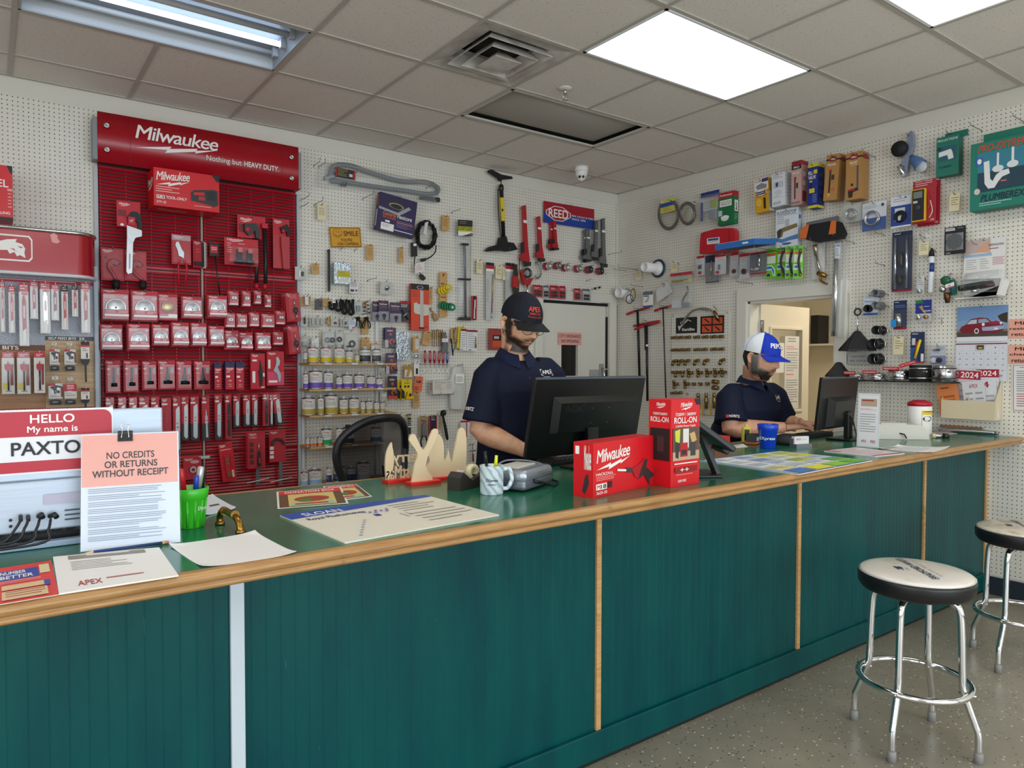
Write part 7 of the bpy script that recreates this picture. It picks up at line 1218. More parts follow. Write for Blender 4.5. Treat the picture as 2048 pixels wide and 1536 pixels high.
for k,r in enumerate(((3,703,29,788),(34,703,61,788),(68,703,90,786))):
    c,W,H = rectW('B',*r,.33)
    pack('B',r,.33,'spade_bit_pack',f'white and red spade bit pack, {ORD[k]} on the brown panel','bit pack','#d9d6d2',[('r',0,0,1,.15,'#c22030'),('l',.2,.06,.8,.14,2,W_),('r',.68,.3,.92,.8,'#8a2a2a'),('r',.1,.74,.4,.9,'#d9c81e' if k < 2 else '#d9d6d2'),('l',.3,.93,.8,.98,1,'#a03a3a')],tools=[('bit_head','poly','#b01a2a',[(.5,.22),(.56,.29),(.8,.3),(.76,.4),(.58,.46),(.42,.46),(.24,.4),(.24,.3),(.46,.29)],.002,.012),('shank','tube',M('#5a4a44',.3,.8),[(.52,.44,.008),(.52,.92,.008)],.004)],blister=(0,.0,1,1,.016) if k < 2 else None,group='spade bit packs')
    dhook(Vector((c.x,-.33,c.z+H*.46)),f'white scan hook for the {ORD[k]} spade bit pack')
for k,r in enumerate(((98,686,120,744),(127,686,152,744),(95,754,126,812),(127,756,154,811))):
    c,W,H = rectW('B',*r,.34)
    pack('B',r,.34,'bit_canister',f'clear canister pack, {("first above", "second above", "first below", "square one below")[k]} on the pale wood panel','canister',None,tools=[('label','face','#dcd9d5',.05,.22,.95,.74,.002,.02,[('r',0,0,.5,.16,'#c22030'),('p',[(.2,.2),(.6,.12),(.95,.2),(.7,.4),(.85,.6),(.4,.7),(.35,.45),(.1,.25)],'#2a2626'),('e',.7,.36,.12,.1,W_),('r',.88,.2,1,.9,'#8a2030'),('l',.1,.78,.8,.95,2,'#555')] if k < 3 else [('r',0,0,1,.5,'#c22030'),('l',.2,.1,.8,.4,2,W_),('l',.1,.6,.9,.9,2,'#a55')]),('canister','rod',CLEAR,.5,[(.004,.06),(W*.3,.1),(W*.36,.16),(W*.5,.26),(W*.5,.98),(W*.45,1.)],.004),('bit','rod',M('#6b6f78',.3,.8),.5,[(0,.78),(W*.38,.8),(W*.38,.95),(0,.96)],.0),('hang_tab','box',CLEAR,.3,-.02,.7,.1,.002,.005)],group='clear bit canisters')
    dhook(Vector((c.x,-.34,c.z+H*.47)),f'white scan hook for the {("first upper", "second upper", "first lower", "square lower")[k]} canister')
for k,(r,t) in enumerate((((161,683,180,766),.42),((161,776,180,830),.42))):
    c,W,H = rectW('B',*r,.33)
    pack('B',r,.33,'auger_bit',f'black spade auger on a black and white card, {("upper", "lower")[k]} one by the steel post','drill bit',None,tools=[('card','face','#dcd9d5',.05,.0,.95,t,.0,.006,[('r',0,0,1,.2,K_),('r',0,.2,1,.32,'#c22030'),('l',.2,.4,.8,.6,2,'#555'),('r',.6,.66,.8,.95,'#6a2a2a')]),('blade','poly',M('#141416',.35,.5),[(.0,t),(1,t),(.9,t+.1),(.65,t+.16),(.65,.98),(.45,.98),(.42,t+.16),(.1,t+.1)],-.008,-.001)],group='spade augers')
    dhook(Vector((c.x,-.33,c.z+H*.47)),f'white scan hook for the {("upper", "lower")[k]} black auger')
HB['B'] = 0.
# ---------------------------------------------------------------- on the counter
def flat(name,label,cat,q,ops,col='#e9e7e2',th=.0012,z=CZ+.0004,curl=0.,**kw):
    """a sheet lying down; q: its corners in the photo, top-left, top-right, bottom-right, bottom-left of the sheet as it faces the reader"""
    P = [onZ(x,y,z) for x,y in q]; o = P[3].copy(); P = [p-o for p in P]
    def fn(u,v,l):
        p = (P[0]*(1-u)+P[1]*u)*(1-v)+(P[3]*(1-u)+P[2]*u)*v
        return p+Vector((0,0,th+l+curl*max(0,(abs(u-.5)*2)**4+(abs(v-.5)*2)**4-1)))
    N_ = 12; m = MB(); vs = [fn(i/N_,j/N_,d) for d in (0,-th) for i in range(N_+1) for j in range(N_+1)]; k = (N_+1)**2
    I = lambda i,j: i*(N_+1)+j
    up = (P[1]-P[0]).cross(P[0]-P[3]).z > 0
    F_ = [(I(i,j),I(i,j+1),I(i+1,j+1),I(i+1,j)) for i in range(N_) for j in range(N_)]
    B_ = [tuple(k+a for a in f[::-1]) for f in F_]
    E_ = [I(i,0) for i in range(N_)]+[I(N_,j) for j in range(N_)]+[I(i,N_) for i in range(N_,0,-1)]+[I(0,j) for j in range(N_,0,-1)]
    S_ = [(E_[a],E_[(a+1) % len(E_)],E_[(a+1) % len(E_)]+k,E_[a]+k) for a in range(len(E_))]
    m.add(vs,F_+B_+S_,col); Face(m,fn=fn,seg=8).ops(ops)
    ob = m.obj(name,label=label,cat=cat,**kw); ob.location = o; return ob
flat('newsletter','red newsletter page cut off by the photo edge, on the counter','newsletter',((-130,1158),(102,1122),(118,1190),(-150,1236)),[('r',0,0,1,1,'#d6362c'),('r',.5,.14,.87,.42,'#2a3f9a'),('t','NUMBER',.54,.17,.76,.26,W_,.03),('t','BETTER',.54,.3,.82,.39,W_,.03),('r',.88,.1,.97,.36,'#d8c89a'),('l',.5,.46,.9,.54,2,'#f0b5a8'),('r',.55,.58,.9,.7,'#d8b98a'),('r',.55,.74,.92,.95,'#d8b98a'),('l',.58,.76,.9,.92,3,'#8a2a2a'),('r',.9,.58,.95,.72,'#2a3f9a')])
flat('price_sheet','white stapled page with a small red heading in front of the acrylic sign','paper',((106,1116),(318,1097),(357,1153),(118,1190)),[('r',.13,.03,.85,.15,'#8f857a'),('l',.3,.04,.7,.13,1,'#e6e3dd'),('l',.14,.22,.7,.5,6,'#aaa6a0'),('t','APEX',.16,.78,.36,.9,'#b5303a',.01),('l',.4,.78,.9,.86,1,'#c06a70')],th=.003)
flat('blank_paper','blank white paper with a curled corner beside the brass fitting','paper',((338,1092),(510,1065),(593,1108),(405,1137)),[],'#eceae8',th=.0008,curl=.006)
flat('desk_pad','large printed writing pad with a blue heading and pen scribbles','desk pad',((560,1033),(850,992),(998,1032),(690,1088)),[('p',[(0,0),(1,0),(1,.1),(0,.2)],'#2a4fa8'),('t','SLOAN',.1,.06,.34,.16,W_,.02),('t','Royal Flushometer',.07,.24,.42,.33,'#2a3f80',.01),('l',.62,.2,.95,.5,4,'#b5b2aa'),('l',.6,.55,.95,.9,4,'#b5b2aa'),('r',.42,.42,.455,.48,'#2a3f9a'),('r',.56,.5,.565,.64,'#2a3f9a'),('r',.6,.5,.604,.6,'#2a3f9a')]+[('r',.12+.03*k,.9-.06*k,.14+.03*k,.915-.06*k,'#7a86b8') for k in range(7)]+[('r',.4+.025*k,.3+.03*(k % 3),.418+.025*k,.33+.03*(k % 3),'#4a5aa8') for k in range(7)],'#e0d9c8',th=.004)
for k,(q,l) in enumerate(((((646,973),(712,968),(744,993),(668,1003)),'donation box poster lying half under the other poster'),(((553,984),(682,974),(697,1007),(555,1018)),'donation box poster with a red heading nearest the writing pad'))):
    flat('donation_poster',l,'poster',q,[('r',.03,.03,.97,.97,'#6b4a30'),('r',.03,.03,.97,.25,'#d63a2a'),('t','DONATION BOX',.12,.08,.88,.2,W_,.02),('r',.16,.28,.84,.95,'#d9c07a'),('e',.5,.6,.26,.16,'#a8402a'),('e',.4,.66,.12,.1,'#5f7a3a'),('r',.2,.8,.8,.93,'#8fc9b0'),('l',.25,.82,.75,.92,1,'#c23a2a',.7)],th=.0008,z=CZ+.0004+.0012*k,group='donation posters on the counter')
flat('colour_mat','colourful blue yellow and green printed counter mat','counter mat',((1400,922),(1560,903),(1745,922),(1597,950)),[('r',0,0,1,1,'#3f74b8'),('r',.02,.02,.98,.98,'#dfe3e2')]+[('r',.04+.24*i,.06+.19*j,.25+.24*i,.22+.19*j,c) for j,R_ in enumerate((('#dfe3e6','#b9c4dc','#d9d43a','#c9cf4a'),('#e6e6e2','#9fb2d0','#dfe6c2','#e3d92e'),('#dfe3e6','#d0d8e6','#b8cc3a','#cfd8e6'),('#e6d98a','#dfe6e2','#e3e6e2','#6fbf3a'),('#3f74b8','#e3d92e','#8fc93a','#5fb83a'))) for i,c in enumerate(R_)]+[('l',.05+.24*i,.08+.19*j,.22+.24*i,.2+.19*j,3,'#8a96b5') for i in range(4) for j in range(4)],th=.003)
flat('magazine','pink and white magazine lying in front of the acrylic price holder','magazine',((1648,903),(1712,896),(1809,908),(1750,914)),[('r',.02,.03,.98,.97,'#d9cdd0'),('l',.06,.08,.94,.9,6,'#b58a92'),('r',0,.9,1,1,'#c24a5a'),('r',0,0,.12,.3,'#c24a5a')],th=.004)
flat('printed_page','white printed page with a lifted corner near the counter edge','paper',((1750,897),(1796,892),(1900,895),(1860,907)),[('r',.05,.05,.6,.2,'#a89e90'),('l',.1,.3,.8,.8,5,'#c0c0c6')],'#eceaea',th=.0008,curl=.008)
flat('leaflet_sheet','white leaflet lying behind the green pen cup','leaflet',((392,995),(425,992),(471,1018),(410,1032)),[('l',.3,.6,.9,.9,1,'#555')],'#dcdfe6',th=.004,curl=.004)
flat('receipt','small white slip under the tablet','paper',((1440,896),(1486,888),(1496,894),(1447,898)),[('l',.1,.2,.9,.8,3,'#aaa')])
flat('price_list','pink printed sheet lying beside the spring pipes','paper',((1850,866),(1880,862),(1915,867),(1880,872)),[('l',.1,.1,.9,.9,4,'#c27a80')],'#dcc9c9')
def upright(name,label,cat,bl,br,tl_px,y_top,th,ops,col,z=CZ+.001,**kw):
    A = onZ(*bl,z); B_ = onZ(*br,z); t = onplane(*tl_px,1,y_top); U = B_-A; V = t-A; V = V-U*(V.dot(U)/U.dot(U)); N = V.cross(U).normalized()*-1
    m = MB(); vs = [Vector(),U,U+V,V]; m.add(vs+[v-N*th for v in vs],[(0,1,2,3),(7,6,5,4),(0,4,5,1),(1,5,6,2),(2,6,7,3),(3,7,4,0)],col)
    Face(m,V,U,-V).ops(ops); o = m.obj(name,label=label,cat=cat,**kw); o.location = A
    return o,U,V,N
so,U,V,N = upright('returns_sign','leaning acrylic sign with a pink no credits or returns notice over white terms','sign',(161,1104),(361,1084),(155,870),-3.13,.004,[('r',0,0,1,1,'#dbe3ee'),('r',.005,.01,.985,.46,'#eba99c'),('t','NO CREDITS',.25,.165,.74,.225,'#1c1a1c',.03),('t','OR RETURNS',.23,.245,.77,.305,'#1c1a1c',.03),('t','WITHOUT RECEIPT',.11,.325,.885,.385,'#1c1a1c',.03)]+[('l',.07,.48+.058*k,.85,.527+.058*k,3,'#8a94a6',.34) for k in range(8)],'#cfd8e4')
lam = clear_mat('acrylic_front',gloss=.35,rough=.12)
m = MB(); m.add([N*.002-U*.01-V*.005,N*.002+U*1.02-V*.005,N*.002+U*1.02+V*1.01,N*.002-U*.01+V*1.01],[(0,1,2,3)],lam); m.obj('acrylic_cover',so)
c0 = U*.44+V; m = MB(); un = U.normalized(); vn = V.normalized()
m.add([c0-un*.016+N*.004-vn*.02,c0+un*.016+N*.004-vn*.02,c0+un*.016+N*.001+vn*.006,c0-un*.016+N*.001+vn*.006,c0-un*.016-N*.012-vn*.02,c0+un*.016-N*.012-vn*.02,c0+un*.016-N*.006+vn*.006,c0-un*.016-N*.006+vn*.006],[(0,1,2,3),(7,6,5,4),(2,6,7,3),(0,3,7,4),(1,5,6,2)],K_); bc = m.obj('binder_clip',label='black binder clip gripping the top of the pink notice sign',cat='clip'); bc.location = so.location
for s_ in (1,-1): MB().tube(bezier([c0+un*.008-N*.002+vn*(-.012 if s_ > 0 else .0)+N*.008*(s_ > 0),c0+un*.006+vn*.012,c0+un*.009+vn*.02,c0+vn*.024,c0-un*.009+vn*.02,c0-un*.006+vn*.012,c0-un*.008-N*.002+vn*(-.012 if s_ > 0 else .0)+N*.008*(s_ > 0)],5),.0012,CHROME,6).obj('wire_arm',bc)
a,b_ = onZ(168,1104,CZ+.005),onZ(335,1082,CZ+.005); a.y -= .012; b_.y -= .012; d = b_-a; pc = empty('pencil',a,label='navy printed pencil lying along the foot of the leaning sign',cat='pencil')
MB().tube([d*.1,d*.92],.0038,'#22386e',6).obj('barrel',pc); MB().tube([Vector(),d*.1],[.0006,.0038],'#d9b48a',6).obj('tip',pc); MB().tube([d*.92,d*.96],.004,'#c9a85a',8).obj('ferrule',pc); MB().tube([d*.96,d],.0038,'#c9707a',8).obj('eraser',pc)
# silver touch terminal seen from behind, with name sticker
YT = -3.09; r_ = onplane(325,815,1,YT); x1 = r_.x; zt = r_.z; xl = -4.0
SV = NT('brushed_silver'); g_ = SV.noise(SV.mapped((2,2,300)),3,2,.5); SV.out(Base_Color=SV.ramp(g_.outputs[0],[(.3,'#aab7c6'),(.7,'#bcc8d6')]),Roughness=.4,Metallic=.35); SV = SV.m
te = empty('touch_terminal',(xl,YT,CZ),label='silver computer terminal seen from behind with a red and white name sticker',cat='computer')
zs_ = onplane(60,962,1,YT).z-CZ; zk = onplane(60,1062,1,YT).z-CZ; W = x1-xl; H = zt-CZ
MB().box((W/2,.014,(H+zs_)/2),(W,.028,H-zs_),SV,.004).obj('screen_back',te); m = MB().box((W/2-.0,.012,(zs_+zk)/2),(W-.03,.05,zs_-zk),SV,.004)
f = Face(m,(0,-.0135,zs_),(W,0,0),(0,0,zk-zs_))
for x in (.3,.72): f.rect(x,.14,x+.03,.19,K_)
for k in range(24): f.rect(.78+.008*k,.12,.784+.008*k,.2,'#4a5564' if k > 10 else '#7a8798')
for v in (.72,.84): f.ell((onplane(20,1000,1,YT).x-xl)/W,v,.006,.03,K_)
f.lines((onplane(128,1000,1,YT).x-xl)/W,.62,(onplane(158,1000,1,YT).x-xl)/W,.9,3,'#3a4456'); f.rect(.55,.28,.7,.48,'#b5b3c6'); m.obj('port_housing',te)
m = MB().box((W/2,-.005,.008),(W-.02,.03,.014),'#9fb4cc',.003)
for x in (.03,W-.03): m.box((x,.0,zk/2+.004),(.03,.02,zk),SV,.003)
m.obj('foot_frame',te)
sx1 = onplane(226,838,1,YT).x-xl; sz1 = onplane(100,818,1,YT).z-CZ; sz0 = onplane(100,945,1,YT).z-CZ; sx0 = onplane(-86,880,1,YT).x-xl
m = MB().box(((sx0+sx1)/2,-.001,(sz0+sz1)/2),(sx1-sx0,.0012,sz1-sz0),'#e3e5e8'); f = Face(m,(sx0,-.0017,sz1),(sx1-sx0,0,0),(0,0,sz0-sz1)); FR = M('#b3102a',.4)
f.poly([(0,.03)]+[(.93+.06*math.sin(PI/2*k/5),.03+.13*(1-math.cos(PI/2*k/5))) for k in range(6)]+[(.99,.42),(0,.42)],FR); f.rect(0,.8,1,.97,FR)
ux = lambda x: (onplane(x,850,1,YT).x-xl-sx0)/(sx1-sx0)
f.text('HELLO',ux(60),.08,ux(149),.215,W_,.03); f.text('My name is',ux(54),.26,ux(155),.39,W_,.025); f.text('PAXTON',ux(21),.5,ux(190),.71,'#17171a',.03); m.obj('name_sticker',te,label='red and white name sticker')
kb = empty('keyboard',(xl,YT+.06,CZ),label='dark keyboard under the silver terminal',cat='keyboard'); m = MB().box((W/2-.02,.06,.014),(W-.06,.14,.02),'#24262b',.003); m.obj('body',kb); m = MB()
for r in range(5):
    for c in range(18): m.box((.05+c*.0195*W/.38*.36/.36+.004*r,.005+.026*r,.027+.003*r),(.0165,.021,.008),'#34373d',.002,seg=1)
m.obj('keys',kb)
for k,(x,dx) in enumerate(((41,-.05),(56,-.14),(78,-.2),(100,-.26))):
    p = onplane(x,1036,1,YT-.024); o = p; m = MB().box((0,-.012,.002),(.008,.02,.014),K_,.002) if k < 2 else MB().tube([(0,0,.004),(.004*(k-1),-.014,.01),(.006*(k-1),-.022,.004)],.006,K_,8)
    c = m.obj('cable',label=f'black cable plugged into the silver terminal, {ORD[k]} from the photo edge',cat='cable',group='cables behind the terminal'); c.location = o
    MB().tube(bezier([(0,-.02,0),(-.008,-.03-.013*k,-.014),(-.03,-.035-.013*k,-.0425),(dx,-.035-.013*k,-.0425)],6),.003,K_,6).obj('lead',c)
# cups
def cup(x,y,z,r0,r1,h,mat,label,fluted,txt,tc,cat='cup',ang=0.):
    o = empty('tumbler' if fluted else 'mug',(x,y,z),ang,label=label,cat=cat)
    R_ = lambda t: r0+(r1-r0)*t
    pr = [(0,.002),(r0*.96,0),(r0,.003)]+([(R_(.72),h*.72),(R_(.73)+.003,h*.74),(r1+.003,h-.002)] if fluted else [(r1,h-.002)])+[(r1+.001,h),(r1-.003,h),(r0-.003,.006),(0,.006)]
    MB().lathe(pr,mat,40).obj('body',o)
    q_ = .005 if fluted else .0012; m = MB(); f = Face(m,fn=lambda u,v,l: Vector(((R_(1-v)+q_+l)*math.sin((u-.5)*2.6),-(R_(1-v)+q_+l)*math.cos((u-.5)*2.6),h*(1-v))),seg=8)
    for t in txt: f.text(t[0],*t[1:5],tc,.02)
    m.obj('logo_print',o)
    return o
g = onZ(387,1058,CZ); gc = cup(g.x,g.y+.032,CZ,.031,.043,.105,M('#3fbf2a',.3),'bright green plastic cup of pens beside the acrylic sign',True,[('EXpress',.55,.44,.85,.56)],W_,ang=.1)
m = MB()
for k in range(12): a = 2*PI*k/12; m.tube([(.032*math.cos(a),.032*math.sin(a),.004),(.0385*math.cos(a),.0385*math.sin(a),.074)],.0035,M('#3fbf2a',.3),6)
m.obj('flutes',gc)
for k,(nm,dx,dy,tx,ty,L,r,col,lab) in enumerate((('pen',-.014,0,-.03,.0,.15,.0035,CHROME,'thin silver pen in the green cup'),('marker',-.008,-.008,-.024,-.004,.15,.008,M('#c41226',.3),'red flat topped marker in the green cup'),('marker',.006,0,.028,.0,.152,.009,M('#c9c9c6',.3,.5),'silver fat marker in the green cup'),('pen',.006,-.014,.012,-.016,.13,.0065,M('#1f3fb0',.3),'blue capped pen in the green cup'),('marker',.014,.006,.035,.006,.148,.009,K_,'black fat marker in the green cup'),('pen',-.02,.008,-.034,.01,.125,.003,M('#8a2a2a',.3),'dark red pen at the rim of the green cup'))):
    o = empty(nm,(g.x+dx,g.y+.032+dy,CZ+.008),label=lab,cat=nm); v = Vector((tx-dx,ty-dy,L)).normalized()*L
    MB().tube([Vector(),v*.62],r*.9,col,10).obj('barrel',o); MB().tube([v*.62,v*.97,v],[r,r,r*.7],K_ if col == CHROME else col,10).obj('cap',o)
p = onZ(1549,898,CZ); cup(p.x,p.y+.04,CZ,.038,.05,.105 if 0 else .125,M('#0f3fc0',.25),'bright blue plastic tumbler on the counter before the seated clerk',True,[('EXpress',.12,.5,.78,.66)],W_,ang=-.9)
MARB = NT('marbled_glaze'); w_ = MARB.n('TexWave',{'Vector': MARB.mapped((1,1,1),(.4,.7,0)),'Scale': 14.,'Distortion': 8.}); MARB.out(Base_Color=MARB.ramp(w_.outputs[1],[(.4,'#dde6ea'),(.9,'#a9bcc6')]),Roughness=.2); MARB = MARB.m
p = onZ(995,990,CZ); mg = cup(p.x,p.y+.034,CZ,.039,.04,.095,MARB,'marbled white mug holding a pen and a yellow highlighter',False,[('EXpress',.28,.42,.66,.56),('SUPPLY',.34,.6,.6,.66)],'#22304a','mug',-.25)
MB().tube(bezier([(.037,0,.08),(.058,0,.082),(.068,0,.05),(.055,0,.02),(.037,0,.016)],6),.007,MARB,10).obj('handle',mg); mg.rotation_euler = (0,0,-.5)
for nm,x0,x1,col,lab,L in (('pen',-.01,-.024,K_,'black pen in the marbled mug',.135),('highlighter',.008,.022,M('#d9e01e',.4),'yellow highlighter in the marbled mug',.118)):
    o = empty(nm,(p.x+x0,p.y+.034,CZ+.008),label=lab,cat=nm); v = Vector((x1-x0,.004,L)); MB().tube([Vector(),v*.7],.005,col,8).obj('barrel',o); MB().tube([v*.7,v],[.0065,.005],col,8).obj('cap',o)
# plumbing elbow
A,B_ = onZ(440,1045,CZ+.006),onZ(481,1062,CZ+.006); d = B_-A; up = Vector((0,0,1)); br = empty('brass_fitting',A,label='bent brass pipe fitting standing on the counter beside the green cup',cat='pipe fitting')
MB().tube(bezier([up*-.006,up*.018,d*.16+up*.036,d*.5+up*.036,d*.84+up*.028,d*.98+up*.01,d-up*.006],6),.0085,M('#9a7434',.25,1.),14).obj('bend',br)
for c in (up*-.002,d-up*.002): MB().lathe([(.0125,c.z-.004),(.0135,c.z),(.0125,c.z+.005),(.010,c.z+.007)],M('#8a6a3a',.3,1.),16,(c.x,c.y,0)).obj('collar',br)
for t in (.22,.72): c = d*t+up*.036; u_ = d.normalized(); MB().tube([c-u_*.005,c+u_*.005],.0115,M('#8a6a3a',.3,1.),14).obj('collar',br)
# plywood holiday cut-outs seen from behind, lettering reversed
PW = M('#dcc6a0',.55); cz = CZ+.014
def cutout(px0,px1,ybase,label,shapes,txt):
    a,b_ = onZ(px0,ybase,CZ),onZ(px1,ybase-12,CZ); y = (a.y+b_.y)/2; w = b_.x-a.x; o = empty('holiday_cutout',(a.x,y,CZ),label=label,cat='decoration',group='plywood holiday cut-outs')
    MB().box((w/2,0,.006),(w,.05,.012),M('#d61f1a',.35),.001).obj('base',o)
    m = MB()
    for s_ in shapes: m.prism([(x*w,.012+z) for x,z in bez2(s_)],-.004,.004,PW)
    for t,x0,z0,x1,z1 in txt:
        vs,fs,_ = glyphs(t,0); k = [(x1-(x1-x0)*x,z0+(z1-z0)*y_) for x,y_,_ in vs]
        m.add([(x*w,-.004,.012+z) for x,z in k]+[(x*w,.004,.012+z) for x,z in k],[tuple(f) for f in fs]+[tuple(len(vs)+i for i in f[::-1]) for f in fs],PW)
    m.obj('cut_board',o)
def bez2(P): return [(v.x,v.y) for v in bezier([(*p,0) for p in P]+[(*P[0],0)],3)[:-1]]
cutout(775,850,968,'merry lettered plywood holiday cut-out on a red base, seen reversed',[[(.02,0),(.0,.05),(.03,.1),(.14,.135),(.16,.12),(.2,.07),(.14,.02)],[(.72,.1),(.68,.118),(.73,.132),(.79,.118),(.76,.1),(.755,.0),(.73,.0)]],[('Merry',.18,.045,.98,.1),('ChristMas',.02,.0,1.,.048)])
cutout(826,866,974,'Y shaped plywood holiday cut-out in the middle of the row',[[(.1,0),(.2,.06),(.3,.1),(.02,.15),(.2,.17),(.5,.11),(.8,.18),(1.0,.17),(.62,.08),(.6,.04),(.8,0)]],[])
cutout(858,928,964,'round outlined plywood holiday cut-out on a red base nearest the tape dispenser',[[(.05,.0),(.0,.04),(.08,.06),(.05,.1),(.25,.16),(.4,.13),(.42,.06),(.5,.08),(.52,.1),(.6,.05),(.68,.1),(.8,.175),(.95,.16),(.97,.08),(.92,.01),(.7,.0)]],[])
# tape dispenser, label printer
p = onZ(955,978,CZ); td = empty('tape_dispenser',(p.x,p.y+.05,CZ),.35,label='black desk tape dispenser behind the marbled mug',cat='tape dispenser')
m = MB().prism([(-.09,0),(.09,0),(.09,.03),(.06,.055),(.02,.042),(-.02,.028),(-.07,.062),(-.09,.045)],-.028,.028,M('#35302c',.4)); m.obj('body',td); MB().box((-.062,0,.052),(.035,.03,.004),'#b9b4ae',R=Matrix.Rotation(-.8,3,'Y')).obj('cutter',td); MB().lathe([(.03,-.011),(.03,.011),(.014,.011),(.014,-.011)],'#d9cfa8',20,(.012,0,.05),'y').obj('tape_roll',td)
p = onZ(1065,982,CZ); lp = empty('label_printer',(p.x+.015,p.y+.095,CZ),.42,label='rounded silver desk printer with a black power lead',cat='printer')
SP = M('#aab0b8',.3,.6)
MB().box((0,0,.024),(.21,.16,.036),M('#7d848e',.35,.5),.012,seg=3).obj('base',lp); m = MB().box((0,0,.052),(.215,.165,.045),SP,.02,seg=4); Face(m,(-.05,-.0835,.07),(.14,0,0),(0,0,-.02)).ops([('r',.2,.5,.8,.54,'#555'),('r',.2,.8,.8,.84,'#667')]); m.obj('lid',lp)
MB().box((.0,.01,.076),(.13,.08,.006),'#c9c6bf',.002).obj('paper_slot',lp); MB().tube(bezier([(-.03,-.085,.03),(-.01,-.095,.026),(.05,-.11,.006),(.15,-.075,.004),(.2,.02,.004),(.21,.1,.004)],8),.0035,K_,8).obj('power_lead',lp); MB().tube([(-.045,-.08,.034),(-.015,-.094,.024)],.006,K_,8).obj('plug',lp); MB().tube(bezier([(-.06,.06,.078),(.0,.05,.09),(.06,.0,.085),(.09,-.05,.07),(.1,-.08,.05)],6),.003,'#77797c',8).obj('cable',lp)
# cartons
def carton(name,bl,brc,corner,topz_px,label,front,left,dep=None):
    A = onZ(*bl,CZ); B_ = onZ(*brc,CZ); C_ = onZ(*corner,CZ); U = B_-C_; D = A-C_; D = D-U*(D.dot(U)/U.dot(U)); D = D.normalized()*dep if dep else D; h = onplane(*topz_px,1,C_.y).z-CZ
    m = MB(); Z_ = Vector((0,0,h)); q = [Vector(),U,U+D,D]; m.add(q+[v+Z_ for v in q],[(0,1,5,4),(1,2,6,5),(2,3,7,6),(3,0,4,7),(4,5,6,7),(3,2,1,0)],BOXRED)
    Face(m,Z_,U,-Z_).ops(front); Face(m,D+Z_,-D,-Z_).ops(left); o = m.obj(name,label=label,cat='carton'); o.location = C_+Vector((0,0,.0003)); return o
carton('saw_carton',(1150,990),(1309,969.5),(1186,997),(1187,887),'wide red reciprocating saw carton lying on the counter',[('m',.05,.1,.57,.5),('t','HACKZALL',.04,.56,.3,.61,W_,.02),('l',.04,.63,.34,.72,3,'#f0a8a4'),('r',.04,.76,.2,.87,W_),('t','M',.055,.775,.1,.855,'#c4101c',.03),('t','18',.11,.775,.19,.855,K_,.03),('r',.22,.74,.28,.86,'#3a1a1c'),('t','2625-20',.04,.9,.2,.95,W_),('p',[(.36,.54),(.52,.58),(.52,.62),(.36,.58)],W_),('p',[(.5,.54),(.6,.57),(.62,.66),(.5,.64)],'#3a3a3c'),('p',[(.6,.58),(.72,.52),(.8,.42),(.86,.43),(.86,.52),(.78,.68),(.7,.8),(.64,.76)],'#b5141f'),('p',[(.8,.46),(.86,.43),(.84,.6),(.98,.78),(.92,.96),(.88,.94),(.8,.74),(.7,.82),(.72,.72)],'#2b2a2c'),('p',[(.9,.86),(.98,.8),(.96,.93),(.9,.98)],'#b5141f')],[('t','Milwaukee',.55,.05,.9,.5,W_,.03),('r',.1,.07,.3,.22,W_),('p',[(.6,.62),(.75,.56),(.8,.75),(.6,.95),(.45,.9)],'#2b2a2c')])
carton('power_supply_carton',(1310,962),(1398,966.5),(1341,976),(1341,800),'tall red carton of a roll-on power supply with a jobsite picture',[('m',.33,.03,.73,.12),('p',[(.8,0),(1,0),(1,.07),(.88,.07)],K_),('t','7200W / 3600W',.14,.155,.86,.19,W_,.015),('t','ROLL-ON',.1,.205,.88,.275,W_,.03),('t','2.5kWh Power Supply',.14,.295,.84,.325,W_),('r',.05,.33,.97,.7,'#5a4a40'),('r',.05,.6,.97,.7,'#b9a184'),('r',.4,.34,.6,.56,'#d9d6d0'),('p',[(.12,.36),(.3,.34),(.28,.5),(.14,.48)],'#c9cf3a'),('p',[(.14,.48),(.28,.5),(.24,.68),(.14,.66)],'#2c2f38'),('p',[(.62,.4),(.8,.38),(.88,.48),(.72,.52)],'#c9a46a'),('r',.66,.5,.84,.66,'#3a3a40'),('r',.3,.5,.56,.66,'#b5141f'),('r',.34,.58,.52,.64,'#2a2628'),('l',.1,.73,.9,.77,1,W_),('r',.12,.78,.9,.84,'#8f0f16'),('t','++',.3,.79,.6,.83,W_),('l',.15,.86,.8,.88,1,'#f0a8a4'),('t','LEARN MORE',.22,.92,.5,.95,W_)],[('m',.35,.03,.75,.1),('t','7200W/3600W',.2,.15,.85,.18,W_),('t','ROLL-ON',.1,.2,.9,.26,W_,.03),('r',.08,.33,.95,.7,'#1c1718'),('r',.4,.42,.7,.6,'#3a2c2a'),('l',.1,.78,.6,.85,3,'#a03038')],.1)
